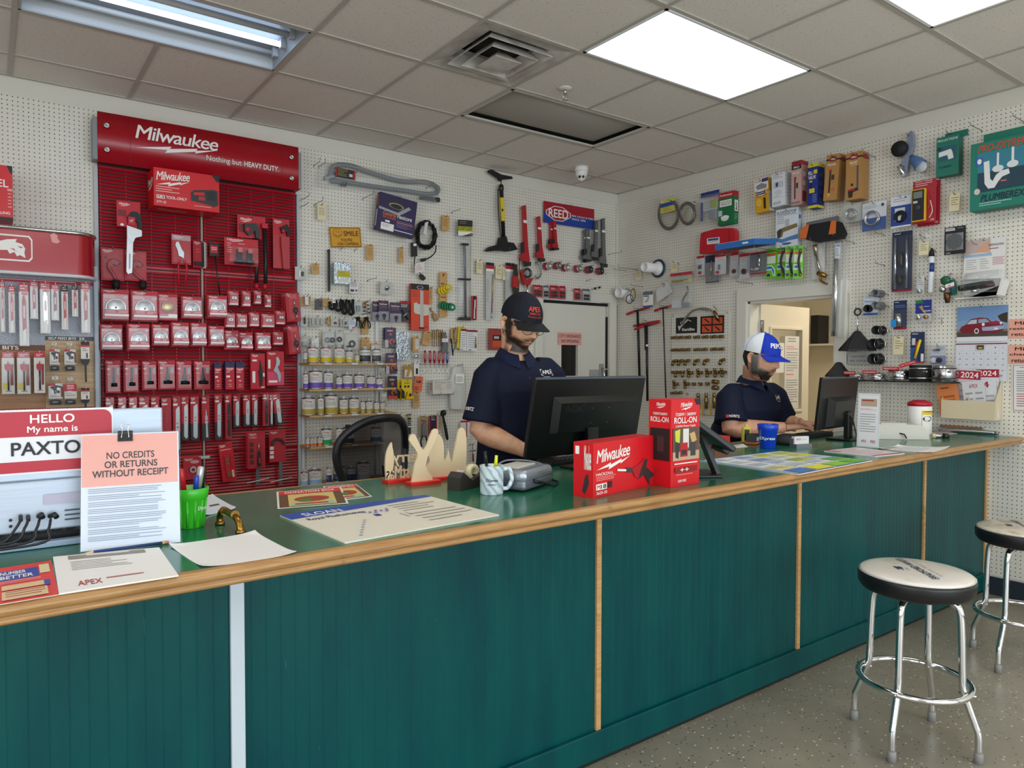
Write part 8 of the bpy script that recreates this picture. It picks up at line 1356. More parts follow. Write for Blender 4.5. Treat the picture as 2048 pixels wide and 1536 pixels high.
# screens
def monitor(c,w,h,rz,tilt,label,bulge,stand,txt,post=.0):
    o = empty('monitor',c,rz,label=label,cat='monitor'); R_ = Matrix.Rotation(tilt,4,'X'); BKM = M('#090a0c',.32)
    m = MB(); m.T = R_; m.box((0,0,h/2),(w,.022,h),BKM,.005); m.box((0,-.0115,h-.003),(w,.004,.006),M('#4a5866',.3)); m.obj('back_shell',o)
    m = MB(); m.T = R_; b0,b1,b2,b3,d = bulge
    m.add([(b0*w,-.011,b2*h),(b1*w,-.011,b2*h),(b1*w,-.011,b3*h),(b0*w,-.011,b3*h),(b0*w+.02,-d,b2*h+.01),(b1*w-.02,-d,b2*h+.01),(b1*w-.02,-d,b3*h-.02),(b0*w+.02,-d,b3*h-.02)],[(4,5,6,7),(0,1,5,4),(1,2,6,5),(2,3,7,6),(3,0,4,7)],BKM)
    f = Face(m,(b0*w+.02,-d,b3*h-.02),((b1-b0)*w-.04,0,0),(0,0,(b2-b3)*h+.03))
    f.text('AOC',*txt,M('#26262a',.2),.02)
    for u,v in ((.4,.2),(.62,.2),(.4,.72),(.62,.72)): f.ell(u,v,.005,.009,'#cfcfd2',8)
    m.obj('rear_housing',o); m = MB(); m.T = R_; m.box((0,.0115,h/2),(w-.02,.002,h-.03),M('#0a0c12',.1)); m.obj('screen',o)
    zb = CZ-c[2]; m = MB().box((0,-.075,zb+.006),(.26,.14,.01),BKM,.004); m.box((post,-.06,(zb+stand)/2),(.06,.03,stand-zb-.006),BKM,.004); m.obj('stand',o)
    return o
monitor((-1.735,-2.80,1.036),.62,.335,.0,.2,'large black monitor seen from behind in front of the standing clerk',(-.33,.43,.3,.76,.04),.12,(.05,.06,.3,.3))
MX = onplane(1668,872,1,-2.82)
m2 = monitor((MX.x+.0,-2.82,1.045),.5,.3,.12,.1,'black monitor seen from behind in front of the seated clerk',(-.3,.32,.05,.62,.05),.1,(.3,.45,.5,.6),.05)
MB().tube(bezier([(.0,-.06,.09),(.05,-.08,.06),(.07,-.09,.0),(.075,-.1,-.05)],6),.004,K_,8).obj('cable',m2)
for x,y,rz,lab in ((-1.66,-2.70,.05,'black keyboard under the hands of the standing clerk'),(.17,-2.69,.1,'black keyboard under the hands of the seated clerk')):
    k_ = empty('keyboard',(x,y,CZ),rz,label=lab,cat='keyboard'); MB().box((0,0,.009),(.43,.1,.017),'#17181b',.004).obj('body',k_); m = MB()
    for r in range(4):
        for c in range(15): m.box((-.2+.0285*c,-.036+.024*r,.02),(.023,.019,.006),'#24262a',.002,seg=1)
    m.obj('keys',k_)
# tablet on its stand
p = onZ(1428,952,CZ); ts = empty('tablet_stand',(p.x-.02,p.y+.02,CZ),-.55,label='angled tablet in a black stand beside the tall red carton',cat='tablet')
TB = M('#1e1f22',.4); MB().box((-.02,.03,.005),(.13,.17,.01),TB,.003).obj('base',ts); m = MB().prism([(.03,.01),(.045,.012),(-.02,.17),(-.035,.165)],-.03,.03,TB); m.obj('post',ts)
m = MB(); m.T = Matrix.Translation((-.02,.0,.172)) @ Matrix.Rotation(.62,4,'Y'); m.box((.0,0,.0),(.2,.27,.022),TB,.006); m.obj('tablet_case',ts); n_ = MB(); n_.T = m.T; n_.box((0,0,.0115),(.165,.235,.002),M('#9fb0c8',.08)); n_.obj('screen',ts,label='bright glossy screen'); n_ = MB(); n_.T = m.T; n_.box((.1,.0,-.012),(.03,.12,.02),K_,.004); n_.obj('card_reader',ts)
plain('red_tray','red plastic box on the back edge of the counter behind the tall carton','box',MB().box((0,0,.03),(.12,.08,.06),'#b5302a',.004),(-.73,-2.72,CZ))
# small things before the seated clerk
p = onZ(1492,886,CZ); m = MB().box((0,0,.045),(.045,.03,.09),'#d9c84a',.008,seg=3); mt = empty('stud_finder',(p.x,p.y,CZ),-.5,label='yellow handheld meter standing on the counter',cat='meter'); m.obj('body',mt); MB().box((-.002,-.016,.045),(.028,.002,.06),K_).obj('display',mt); MB().box((0,0,.095),(.02,.02,.014),'#d9c84a',.004).obj('sensor_tip',mt)
p = onZ(1520,888,CZ); st = empty('stapler',(p.x,p.y+.03,CZ),.3,label='black and orange stapler like tool lying behind the blue tumbler',cat='stapler'); MB().box((0,0,.008),(.16,.06,.012),'#d9622c',.004).obj('base',st); m = MB().prism([(-.08,.014),(.08,.014),(.075,.04),(.0,.055),(-.07,.05)],-.026,.026,'#23262b'); m.obj('arm',st); MB().box((-.04,-.027,.03),(.04,.002,.02),'#8fc4e0').obj('window',st)
p = onZ(1592,890,CZ); MS = empty('gel_rest',(p.x,p.y+.05,CZ),label='black domed wrist rest with a white mouse on the counter',cat='wrist rest'); MB().lathe([(.085,0),(.083,.02),(.06,.045),(.03,.056),(0,.058)],M('#0f0f11',.6),28).obj('dome',MS)
q = empty('mouse',(p.x+.11,p.y+.13,CZ),.4,label='white computer mouse behind the black domed rest',cat='mouse'); MB().lathe([(.03,0),(.032,.01),(.024,.026),(0,.032)],W_,20).obj('shell',q); MB().box((0,-.018,.026),(.003,.012,.01),'#999',.001).obj('wheel',q)
A = onZ(1602,898,CZ); cb = empty('card_holder',(A.x+.045,A.y+.03,CZ),-.25,label='small white business card holder before the seated clerk',cat='card holder'); m = MB().prism([(-.025,0),(.025,0),(.025,.022),(.0,.022),(-.0,.05),(-.025,.05)],-.05,.05,GREYM); m.v = [(y,x,z) for x,y,z in m.v]; m.v = [(x,-y,z) for x,y,z in m.v]; m.obj('tray',cb)
m = MB().box((0,.004,.034),(.094,.022,.05),'#e3e2e2'); Face(m,(-.047,-.0075,.059),(.094,0,0),(0,0,-.036)).ops([('t','APEX',.08,.2,.45,.5,'#c25a62',.01),('l',.5,.2,.9,.6,2,'#aaa')]); m.obj('card_pile',cb)
upright('price_holder','upright acrylic holder with a printed price page','sign holder',(1713,893),(1757,897),(1714,786),onZ(1713,893,CZ).y+.002,.003,[('r',.08,.04,.95,.98,'#e2e2e4'),('r',.15,.1,.88,.24,'#b5a28a'),('l',.2,.12,.8,.2,1,'#a02a3a'),('l',.12,.28,.9,.32,2,'#c27a80'),('l',.12,.38,.85,.74,8,'#999'),('t','APEX',.2,.86,.45,.91,'#b5404a'),('t','FREE',.62,.86,.85,.91,'#b5404a')],'#cfd6dc')
p = onZ(1800,880,CZ); bp = empty('receipt_printer',(p.x+.11,p.y+.075,CZ+.0008),-.75,label='beige dot matrix printer with a paper tray beside the wipes',cat='printer'); BG = M('#cfcbbf',.45)
m = MB().prism([(-.14,0),(.14,0),(.14,.05),(.09,.085),(-.14,.085)],-.1,.1,BG); m.obj('body',bp); MB().box((-.05,0,.088),(.14,.18,.006),'#dcd9d0',.002).obj('lid',bp); MB().tube([(-.02,-.102,.035),(.0,-.115,.03),(.01,-.12,.008)],.004,K_,8).obj('power_lead',bp)
p = onZ(1852,869,CZ); wp = empty('wipes_tub',(p.x,p.y+.04,CZ),label='white tub of sanitising wipes with a red lid',cat='wipes tub'); MB().lathe([(.065,0),(.068,.004),(.068,.17),(.062,.18)],W_,32).obj('tub',wp); MB().lathe([(.069,.176),(.07,.195),(.05,.205),(.03,.212),(0,.212)],M('#b5122a',.3),32).obj('lid',wp)
m = MB(); f = Face(m,fn=lambda u,v,l: Vector(((.0685+l)*math.sin((u-.5)*2.6-.45),-(.0685+l)*math.cos((u-.5)*2.6-.45),.165*(1-v))),seg=8); f.rect(.3,.1,.95,.25,'#e3c61c'); f.lines(.35,.12,.9,.22,1,'#4a3a10'); f.poly([(.3,.25),(.75,.25),(.95,.95),(.3,.95)],'#d6202c'); f.ell(.5,.4,.17,.1,'#1c1c1e'); f.text('Sani',.38,.36,.62,.45,W_,.02); f.text('75',.4,.78,.52,.86,W_,.02); m.obj('front_label',wp)
for k,(a_,b__,r,col,nm) in enumerate((((1770,842),(1822,852),.007,BRASS,'brass spring rod leaning behind the beige printer'),((1878,860),(1990,866),.014,STEEL,'thick steel spring pipe lying against the pegboard'),((1880,854),(1962,858),.008,M('#a8784a',.4,.6),'thin copper coloured spring rod above the steel one'))):
    A = onR(*a_,.05 if k else .03); B_ = onR(*b__,.05 if k else .03); z_ = (CZ+r+.001) if k == 1 else CZ+.03+r if k == 2 else CZ+.09
    if k: A.z = B_.z = z_
    d = B_-A; o = empty('spring_rod',A,label=nm,cat='pipe spring',group='pipe bending springs'); n_ = 30
    MB().tube([d*(j/(2*n_)) for j in range(2*n_+1)],[r*(1 if j % 2 else .82) for j in range(2*n_+1)],col,10).obj('coil',o); MB().tube([d,d*1.06],[r*.9,r*.6],GREYM,10).obj('end_fitting',o)
p = onZ(1880,872,CZ+.012); vf = empty('hose_bib',(p.x,p.y,CZ+.013),-.6,label='small chrome hose valve lying near the wipes',cat='valve'); MB().tube([(-.03,0,0),(.02,0,0)],.012,STEEL,12).obj('body',vf); MB().tube([(.02,0,0),(.05,0,-.002)],[.016,.014],DK,12).obj('nut',vf); MB().tube([(-.05,0,0),(-.03,0,0)],.013,'#d9cfa8',12).obj('end_cap',vf)
# task chair behind the counter
cc = onplane(763,905,1,-1.75); ch = empty('office_chair',(cc.x,-1.75,0),.35,label='black mesh backed office chair behind the counter',cat='chair')
zt_ = onplane(757,836,1,-1.75).z; BF = M('#141518',.4); out = [(-.1,.62),(-.17,.72),(-.235,.9),(-.245,1.0),(-.21,zt_-.07),(-.12,zt_-.015),(0,zt_),(.12,zt_-.012),(.2,zt_-.06),(.24,zt_-.16),(.235,.92),(.18,.74),(.1,.62)]
pts = bezier([(x,.06*(abs(x)/.24)**2-.02*((z-.9)/.25)**2,z) for x,z in out],5); MB().tube(pts,.021,BF,10,True).obj('back_frame',ch)
m = MB(); n_ = len(pts); c0 = sum(pts,Vector())/n_; m.add(list(pts)+[c0+Vector((0,-.02,0))],[(k,(k+1) % n_,n_) for k in range(n_)],MESHB,True); m.obj('back_mesh',ch)
m = MB().tube([(0,-.03,.9),(0,-.06,.7),(0,-.02,.5),(0,.1,.46)],.022,BF,8); m.obj('spine',ch); MB().box((0,.2,.48),(.48,.46,.07),M('#1a1a1d',.8),.03,seg=3).obj('seat',ch); MB().tube([(0,.2,.44),(0,.2,.1)],.025,GREYM,12).obj('column',ch)
for k in range(5):
    a = 2*PI*k/5+.3; l_ = MB().tube([(0,.2,.11),(.29*math.cos(a),.2+.29*math.sin(a),.075)],[.024,.016],BF,8).obj('leg',ch); MB().lathe([(.025,-.02),(.028,0),(.025,.02)],RUB,14,(.29*math.cos(a),.2+.29*math.sin(a),.028),'y').obj('caster',l_)
# ---------------------------------------------------------------- the two clerks
from mathutils.bvhtree import BVHTree
J = lambda x,y,d: onplane(x,y,1,d)
def loft(m,secs,mat,n=26,p=2.4):
    vs = []; sg = lambda v: math.copysign(abs(v)**(2/p),v)
    for c,ax,ay in secs: vs += [Vector(c)+ax*sg(math.cos(2*PI*k/n))+ay*sg(math.sin(2*PI*k/n)) for k in range(n)]
    fs = [(i*n+k,i*n+(k+1) % n,(i+1)*n+(k+1) % n,(i+1)*n+k) for i in range(len(secs)-1) for k in range(n)]
    m.add(vs,fs+[tuple(range(n-1,-1,-1)),tuple((len(secs)-1)*n+k for k in range(n))],mat,True)
def remesh(m,name,vox,it,parent,mat):
    """melt the overlapping lofts into one continuous skin"""
    t = m.obj('t'); r = t.modifiers.new('r','REMESH'); r.mode = 'VOXEL'; r.voxel_size = vox
    if it: q = t.modifiers.new('s','SMOOTH'); q.iterations = it; q.factor = .5
    me = bpy.data.meshes.new_from_object(t.evaluated_get(bpy.context.evaluated_depsgraph_get())); bpy.data.objects.remove(t)
    me.materials.clear(); me.materials.append(mat); me.polygons.foreach_set('use_smooth',[True]*len(me.polygons)); me.name = name
    return link(bpy.data.objects.new(name,me),parent)
G = lambda x,w: math.exp(-(x/w)**2)
def sculpt(s,f,u,bk):
    a = abs(s); fr = max(0,min(1,(f-.0)/.05))
    if u < 0: t = min(1,-u/.118); s *= 1-.30*t**1.6; f *= (1-.5*t) if f < 0 else (1-.06*t)
    f += fr*(.011*G(s,.022)*G(u+.104,.02)-.004*G(s,.03)*G(u+.083,.01))
    r = 0 if u > .03 else max(0,(.03-u)/.055) if u > -.026 else max(0,1-(-.026-u)/.012)
    f += fr*(.027*G(s,.0095+.004*G(u+.025,.012))*r+.006*G(a-.014,.007)*G(u+.026,.008))
    f += fr*(.006*G(u-.034,.011)*G(a-.025,.03)-.011*G(a-.032,.016)*G(u-.008,.011)+.007*G(a-.046,.02)*G(u+.026,.02))
    f += fr*(.008*G(s,.022)*G(u+.056,.006)+.009*G(s,.019)*G(u+.068,.007)-.005*G(s,.025)*G(u+.062,.003)-.003*G(a-.03,.006)*G(u+.06,.012))
    return s,f,u
def beardmask(s,f,u):
    a = abs(s); if_ = lambda x,e0,e1: max(0,min(1,(x-e0)/(e1-e0)))
    jaw = if_(-u,.03+.3*max(0,f-.05),.05+.3*max(0,f-.05))*if_(f,-.02,.0); side = if_(a,.056,.066)*if_(f,-.016,0)*(1-if_(f,.03,.045))*if_(-u,-.03,-.02)
    jaw *= if_(u,-.122,-.104)*(1 if f > .035 else if_(u,-.092,-.078))
    mus = G(a-.014,.022)*G(u+.047,.008)*(f > .05); lip = G(s,.021)*G(u+.063,.011)*(f > .06)
    return max(jaw,side,mus)*(1-lip),lip
def skinmat(name,a,b,beard,amt):
    n = NT(name); o = n.co.outputs['Object']; g = n.noise(o,28,4,.6); c = n.ramp(g.outputs[0],[(.3,a),(.7,b)])
    at = n.n('Attribute',attribute_name='face_hair'); sp = n.n('SeparateColor',{0: at.outputs['Color']}); h = n.noise(o,420,2,.6)
    c = n.mix(n.math('MULTIPLY',sp.outputs[1],.55),c,lin('#a85a50'))
    k = n.math('MULTIPLY',sp.outputs[0],n.math('MULTIPLY_ADD',h.outputs[0],1.1)); k.node.inputs[2].default_value = amt
    c = n.mix(k,c,n.mix(sp.outputs[2],lin(beard),lin('#8d8a86')))
    n.bump(h.outputs[0],.12,.001)
    return n.out(Base_Color=c,Roughness=.48,Subsurface_Weight=.06,Subsurface_Radius=(.01,.004,.002),Subsurface_Scale=.3)
def clothmat(name,h):
    n = NT(name); o = n.co.outputs['Object']; w = n.noise(n.mapped((1,1,.45)),7,3,.55); v = n.noise(o,900,1,.5)
    n.bump(n.math('ADD',n.math('MULTIPLY',w.outputs[0],1.),n.math('MULTIPLY',v.outputs[0],.03)),.55,.03); return n.out(Base_Color=lin(h),Roughness=.72,Specular_IOR_Level=.25)
def hand(m,w,d,up,side,mat,bend=.2,s=1.):
    """palm, four fingers of their own lengths and a thumb; side points to the thumb"""
    d = d.normalized(); side = (side-d*side.dot(d)).normalized(); up = d.cross(side) if d.cross(side).dot(up) > 0 else side.cross(d)
    P = lambda a,b,c=0: w+(d*a+side*b+up*c)*s
    loft(m,[(P(-.02,0),side*.026*s,up*.019*s),(P(.02,0,.002),side*.032*s,up*.017*s),(P(.06,0,.004),side*.040*s,up*.015*s),(P(.09,-.002,.003),side*.039*s,up*.011*s)],mat,18,2.6)
    for b,L,sp,r in ((.030,.068,.10,.0086),(.010,.077,.02,.0089),(-.0105,.072,-.05,.0086),(-.030,.056,-.13,.0076)):
        q = [P(.07,b,.002)]; e = (d+side*sp).normalized(); an = .1
        for j,l in enumerate((.03,.45,.3,.22)): an += (0,bend,bend*1.25,bend)[j]; l = .022 if j == 0 else L*l; q.append(q[-1]+(e*math.cos(an-.12)-up*math.sin(an-.12))*l*s)
        m.tube(q,[r*s*k for k in (1.05,1.02,1.,.94,.74)],mat,10)
    m.tube([P(.012,.02,-.004),P(.038,.046,-.012),P(.064,.056,-.02),P(.088,.054,-.027)],[.014*s,.012*s,.0105*s,.0075*s],mat,10)
def clerk(label,c):
    root = empty('person',(0,0,0),label=label,cat='person'); V = Vector
    Fh = V(c['F']).normalized(); tl = c['tilt']; Z = V((0,0,1)); F = Fh*math.cos(tl)-Z*math.sin(tl); Lh = Z.cross(Fh); U = F.cross(Lh)*-1 if F.cross(Lh).z < 0 else F.cross(Lh)
    C0 = c['head']; k = c['hs']; H = lambda s,f,u: C0+(Lh*s+F*f+U*u)*k
    SK = skinmat('skin_'+c['id'],*c['skin']); NV = clothmat('navy_polo_'+c['id'],'#0b132b')
    FB = V(c['fb']).normalized(); LB = Z.cross(FB); N,Hc,Rs,Ls = c['neck'],c['hip'],c['rs'],c['ls']
    m = MB(); NU,NV_ = 120,84; vs = []; rnd = random.Random(3)
    for i in range(NV_+1):
        th = PI*i/NV_
        for j in range(NU):
            ph = 2*PI*j/NU; s,f,u = .077*math.sin(th)*math.sin(ph),.098*math.sin(th)*math.cos(ph),.118*math.cos(th)
            s,f,u = sculpt(s,f,u,0)
            if c['full']:
                b,_ = beardmask(s,f,u); e = b*(.007+.0025*rnd.random()); q = V((s,f,u*.6)); q = q.normalized()*e; s += q.x; f += q.y; u += q.z-.4*e
            vs.append(H(s,f,u))
    m.add(vs,[(i*NU+j,i*NU+(j+1) % NU,(i+1)*NU+(j+1) % NU,(i+1)*NU+j) for i in range(NV_) for j in range(NU)],SK,True)
    for sd in (-1,1):
        m.tube(bezier([H(sd*.073,-.004,.02),H(sd*.083,-.016,.03),H(sd*.087,-.028,.012),H(sd*.083,-.02,-.014),H(sd*.074,-.002,-.03)],4),.0055*k,SK,8)
        loft(m,[(H(sd*.07,-.008,0),F*.014*k,U*.024*k),(H(sd*.08,-.016,0),F*.012*k,U*.022*k)],SK,14)
    nb = H(0,-.022,-.05); loft(m,[(nb,Lh*.058*k,F*.064*k),((nb+N)/2,Lh*.056*k,Fh*.06*k),(N+Z*.01,LB*.064,FB*.062),(N-Z*.05,LB*.1,FB*.07)],SK)
    ch = (Rs+Ls)/2
    loft(m,[(Hc,LB*.15,FB*.1),(Hc.lerp(ch,.5),LB*.14,FB*.1),(ch-Z*.05,LB*.15,FB*.09),(ch+Z*.02,LB*.1,FB*.06)],SK)
    for sh,el,wr,tip,sd in ((Rs,c['re'],c['rw'],c['rt'],LB),(Ls,c['le'],c['lw'],c['lt'],-LB)):
        a = c['arm']; m.tube([sh.lerp(el,t) for t in (0,.35,.7,1)]+[el.lerp(wr,t) for t in (.08,.3,.6,.85,1.)],[.05*a,.051*a,.047*a,.044*a,.045*a,.046*a,.038*a,.03*a,.027*a],SK,18)
        hand(m,wr+(tip-wr).normalized()*.025,tip-wr,Z,sd,SK,s=c.get('hand',1.))
    body = remesh(m,'body',.0034,2,root,SK); me = body.data
    ca = me.color_attributes.new('face_hair','FLOAT_COLOR','POINT'); buf = []
    for v in me.vertices:
        d = (v.co-C0)/k; s,f,u = d.dot(Lh),d.dot(F),d.dot(U); b,lp = beardmask(s,f,u) if d.length < .17 and u > -.135 else (0,0)
        buf += [b,lp,c['grey']*max(0,min(1,(abs(s)-.04)/.03))*max(0,min(1,(u+.095)/.05)),1]
    ca.data.foreach_set('color',buf)
    # polo shirt
    m = MB(); w,dp = c['w'],c['d']
    loft(m,[(Hc-Z*.06,LB*w[0],FB*dp[0]),(Hc.lerp(ch,.3),LB*w[1],FB*dp[1]),(Hc.lerp(ch,.6),LB*w[2],FB*dp[2]),(ch-Z*.09,LB*w[3],FB*dp[3]),(ch-Z*.01,LB*w[3]*.96,FB*dp[3]*.84),(ch.lerp(N,.55)+Z*.0,LB*.135,FB*.085),(N-Z*.012,LB*.082,FB*.07)],NV,34,2.3)
    for sh,el in ((Rs,c['re']),(Ls,c['le'])):
        e = sh.lerp(el,c['slv']); a = c['arm']; m.tube([ch.lerp(sh,.5)+Z*.015,ch.lerp(sh,.85)+Z*.004,sh.lerp(e,.12),sh.lerp(e,.45),sh.lerp(e,.8),e],[.045*a,.058*a,.066*a,.07*a,.076*a,.082*a],NV,22)
    shirt = remesh(m,'polo_shirt',.007,5,root,NV)
    bv = BVHTree.FromPolygons([v.co for v in shirt.data.vertices],[tuple(p.vertices) for p in shirt.data.polygons])
    m = MB(); n_ = 40; vs = []
    for i in range(n_+1):
        a = .16+(2*PI-.32)*i/n_; o = LB*math.sin(a)+FB*math.cos(a); fr = max(0,math.cos(a))
        for r,dz in ((.060,.034-.03*fr),(.064,.04-.034*fr),(.074,.03-.036*fr),(.094+.012*fr,-.006-.05*fr**2)): vs.append(N+o*r-FB*.004+Z*(dz+.008)+FB*.012*fr)
    m.add(vs,[(i*4+j,i*4+4+j,i*4+5+j,i*4+1+j) for i in range(n_) for j in range(3)],clothmat('collar_'+c['id'],'#101936'),True); m.obj('collar',shirt)
    def patch(px,py,w,h,ops,nm,lab=None):
        d = ray(px,py).normalized(); p,no,_,_ = bv.ray_cast(CAM,d)
        if p is None: return
        X = Z.cross(no).normalized(); Y = no.cross(X); m = MB()
        def fn(u,v,l):
            q = p+X*(u-.5)*w+Y*(.5-v)*h; r_ = bv.ray_cast(q+no*.08,-no); return (r_[0] or q)+no*(.0012+l*2)
        Face(m,fn=fn,seg=4).ops(ops); m.obj(nm,shirt,label=lab)
    patch(*c['logo'],.074,.05,[('p',[(0,.0),(1,.0),(1,.62),(0,.62)],W_),('p',[(.03,.05),(.97,.05),(.97,.57),(.03,.57)],'#0b1120'),('t','APEX',.08,.14,.93,.5,W_,.02),('l',.1,.75,.95,.95,1,'#c9ccd4')],'chest_logo','white embroidered chest logo')
    patch(*c['slogo'],.075,.02,[('r',0,.05,.18,.95,'#c9283a'),('t','NORITZ',.22,.12,1,.9,W_,.02)],'sleeve_logo')
    patch(*c['plk'],.026,.14,[('r',0,0,.06,1,'#070b14'),('r',.94,0,1,1,'#070b14'),('e',.5,.35,.16,.03,'#05070c'),('e',.5,.8,.16,.03,'#05070c')],'placket')
    # trousers and shoes
    m = MB(); TR = clothmat('trousers_'+c['id'],c['tc'])
    for sd,kn,an in ((1,*c['legs'][0]),(-1,*c['legs'][1])):
        hp = Hc-LB*.09*sd-Z*.05; m.tube([hp,hp.lerp(kn,.5),kn,kn.lerp(an,.5),an+Z*.03],[.1,.088,.068,.062,.062],TR,18)
        s_ = MB(); loft(s_,[(an-FB*.07-Z*.035,LB*.034,Z*.03),(an-Z*.02,LB*.042,Z*.05),(an+FB*.1-Z*.04,LB*.047,Z*.03),(an+FB*.19-Z*.05,LB*.03,Z*.018)],RUB,18); s_.obj('shoe',root)
    loft(m,[(Hc-Z*.1,LB*.17,FB*.12),(Hc,LB*.175,FB*.125),(Hc+Z*.04,LB*.17,FB*.12)],TR); remesh(m,'trousers',.012,4,root,TR)
    # face details
    for sd in (-1,1):
        e = MB(); cn = H(sd*.032,.0735,.007); q = F.to_track_quat('Y','Z').to_matrix(); e.lathe([(0,-.0118*k)]+[(.0118*k*math.cos(a*PI/12),.0118*k*math.sin(a*PI/12)) for a in range(-5,6)]+[(0,.0118*k)],'#d9d4cc',14,cn); eo = e.obj('eye',root)
        e = MB(); dn = (F*.93-U*.36).normalized(); x = dn.orthogonal(); e.add([cn+dn*.0119*k+(x*math.cos(a*PI/6)+dn.cross(x)*math.sin(a*PI/6))*.0052*k for a in range(12)],[tuple(range(12))],'#2a1c14'); e.obj('iris',eo)
        e = MB(); e.lathe([(.0132*k*math.cos(a),.0132*k*math.sin(a)) for a in [.08+1.48*j/7 for j in range(8)]],SK,16,(0,0,0)); R3 = Matrix((Lh,F,U)).transposed(); e.v = [tuple(cn+R3 @ (Matrix.Rotation(-.25,3,'X') @ V(v))) for v in e.v]; e.obj('eyelid',root)
        MB().tube([H(sd*.014,.097,.028),H(sd*.032,.097,.034),H(sd*.05,.085,.029)],[.003*k,.004*k,.0022*k],M(c['brow'],.8),8).obj('eyebrow',root)
    hm = MB(); vs = []; a0,a1 = 1.35,2*PI-1.35
    for i in range(13):
        for j in range(31):
            ph = a0+(a1-a0)*j/30; u = .06-.125*i/12*(1 if abs(ph-PI) < 1.1 else .55); th = math.acos(max(-1,min(1,u/.118))); s,f,u = sculpt(.077*math.sin(th)*math.sin(ph),.098*math.sin(th)*math.cos(ph),u,0); q = V((s,f,0)).normalized()*.003; vs.append(H(s+q.x,f+q.y,u))
    hm.add(vs,[(i*31+j,i*31+31+j,i*31+32+j,i*31+1+j) for i in range(12) for j in range(30)],M(c['hair'],.8),True); hm.obj('hair',root)
    # cap
    rs,rf,ru,cu = .0855,.106,.104,.042; CT = [clothmat('cap_%d_%s' % (q,c['id']),h) for q,h in enumerate(c['cap'])]
    E = lambda ph,e,o=0.: H((rs+o)*math.cos(e)*math.sin(ph),(rf+o)*math.cos(e)*math.cos(ph)-.004,cu+(ru+o)*math.sin(e))
    cm_ = MB(); A_,B__ = 48,14
    for fp in (0,1):
        js = [j for j in range(A_) if (abs(((j+.5)/A_*2*PI+PI) % (2*PI)-PI) < 1.15) == (fp == 0)]
        vs = [E(2*PI*j/A_,-.05+(PI/2+.05)*i/B__) for i in range(B__+1) for j in range(A_+1)]
        cm_.add(vs,[(i*(A_+1)+j,i*(A_+1)+j+1,(i+1)*(A_+1)+j+1,(i+1)*(A_+1)+j) for i in range(B__) for j in js],CT[fp],True)
    for ph in [PI/3*j for j in range(6)]: cm_.tube([E(ph,-.04+1.58*i/10,.0004) for i in range(11)],.0009,CT[0],5)
    cm_.lathe([(.006,0),(.006,.004),(0,.005)],CT[0],10,(0,0,0)); 
    for i in range(len(cm_.v)-30,len(cm_.v)): cm_.v[i] = tuple(H(0,-.004,cu+ru)+R3 @ V(cm_.v[i]))
    f = Face(cm_,fn=lambda u,v,l: E((u-.5)*c['tr']+c['ty'],.78-.72*v,.0015+l*2),seg=4); f.ops(c['txt']); cap = cm_.obj('cap',root)
    bm_ = MB(); vs = []
    for o in (0,.004):
        for i in range(9):
            for j in range(21):
                a = -1.12+2.24*j/20; t = i/8; s = math.sin(a)*(.083+.006*t); f = .102*math.cos(a)-.006+t*(.072*math.cos(a*.85)**.7+.0); vs.append(H(s,f,cu-.008-.018*t-.016*(a/1.12)**2*(.4+.6*t)+o))
    q = 189; g = lambda b,i,j: b*q+i*21+j
    bm_.add(vs,[(g(1,i,j),g(1,i+1,j),g(1,i+1,j+1),g(1,i,j+1)) for i in range(8) for j in range(20)]+[(g(0,i,j),g(0,i,j+1),g(0,i+1,j+1),g(0,i+1,j)) for i in range(8) for j in range(20)]+[(g(0,8,j),g(0,8,j+1),g(1,8,j+1),g(1,8,j)) for j in range(20)],CT[2],True); bm_.obj('brim',cap)
    if c.get('specs'):
        m = MB(); GF = M('#17171a',.3)
        for sd in (-1,1):
            m.tube([H(sd*.034+.025*math.cos(2*PI*j/20),.103-.22*max(0,abs(sd*.034+.025*math.cos(2*PI*j/20))-.03),.0+.016*math.sin(2*PI*j/20)) for j in range(20)],.0013,GF,6,True); m.tube([H(sd*.058,.096,.006),H(sd*.078,.06,.012),H(sd*.082,-.015,.014)],.0019,GF,6)
        m.tube([H(-.009,.105,.003),H(0,.109,.006),H(.009,.105,.003)],.0013,GF,6); m.obj('spectacles',root)
    return root
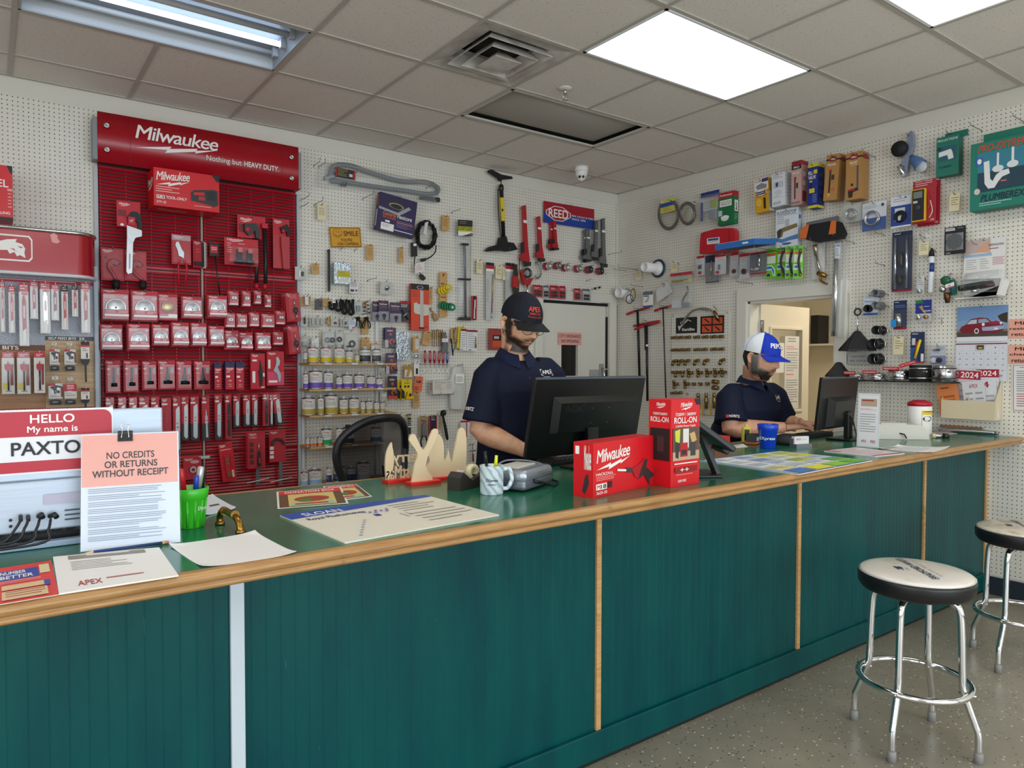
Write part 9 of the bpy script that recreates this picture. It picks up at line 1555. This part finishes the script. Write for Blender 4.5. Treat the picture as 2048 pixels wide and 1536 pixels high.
clerk('standing clerk in navy polo and dark cap looking down at a keyboard',dict(id='standing',F=(.02,-1,0),tilt=.32,head=J(1041,650,-2.45),hs=1.04,fb=(-.22,-.97,0),neck=J(1029,716,-2.42),hip=Vector((-1.79,-2.38,.93)),rs=J(980,741,-2.42),ls=J(1097,741,-2.46),re=J(960,862,-2.42),rw=J(1056,904,-2.60),rt=J(1094,900,-2.70),le=Vector((-1.57,-2.47,1.13)),lw=Vector((-1.55,-2.6,1.06)),lt=Vector((-1.57,-2.70,1.05)),arm=1.1,slv=.86,w=(.185,.18,.18,.19),d=(.125,.13,.13,.12),
    skin=('#cc9676','#dfad8e','#2a1c14',-.28),full=False,grey=0,brow='#2a1a12',hair='#20150f',cap=('#151a24','#131722','#1c1d20'),ty=-.12,tr=1.25,txt=[('t','APEX',.2,.22,.8,.52,'#d93a2e',.035),('t','SUPPLY CO.',.26,.58,.76,.7,'#d93a2e',.015),('t','Plumbing Supplies',.2,.76,.82,.9,'#a82c26',.01)],specs=True,logo=(1095,748),slogo=(936,817),plk=(1060,765),tc='#20232b',legs=((Vector((-1.9,-2.42,.5)),Vector((-1.9,-2.36,.075))),(Vector((-1.69,-2.42,.5)),Vector((-1.68,-2.36,.075))))))
clerk('seated bearded clerk in navy polo and white and blue cap typing',dict(id='seated',F=(.1,-1,0),tilt=.2,head=J(1521,718,-2.56),hs=1.06,fb=(-.08,-1,0),neck=J(1505,766,-2.46),hip=Vector((.0,-2.27,.74)),rs=J(1459,790,-2.42),ls=J(1459,790,-2.42)+Vector((.39,-.03,.0)),re=J(1462,858,-2.47),rw=J(1568,855,-2.64),rt=J(1612,855,-2.70),le=Vector((.24,-2.46,1.05)),lw=Vector((.19,-2.62,1.06)),lt=Vector((.22,-2.70,1.055)),arm=1.2,slv=.82,w=(.19,.205,.21,.205),d=(.15,.165,.16,.135),
    skin=('#c28c70','#d49f83','#17110d',.12),full=True,grey=.4,brow='#17110d',hair='#1c1714',cap=('#1636b0','#dfe2e6','#1636b0'),ty=-.15,tr=1.5,txt=[('t','PEPCO',.14,.28,.9,.64,W_,.04)],logo=(1557,798),slogo=(1466,832),plk=(1541,800),tc='#23262e',legs=((Vector((-.12,-2.53,.67)),Vector((-.14,-2.44,.075))),(Vector((.16,-2.53,.67)),Vector((.18,-2.44,.075))))))
bs = empty('office_stool',(0,-2.22,0),label='plain black stool under the seated clerk',cat='stool'); MB().lathe([(0,.51),(.19,.51),(.2,.535),(.18,.56),(0,.565)],'#1a1a1c',32).obj('seat',bs); MB().tube([(0,0,.515),(0,0,.06)],.025,GREYM,12).obj('column',bs); MB().lathe([(.13,0),(.13,.02),(.04,.06)],'#1d1d20',28).obj('base',bs)
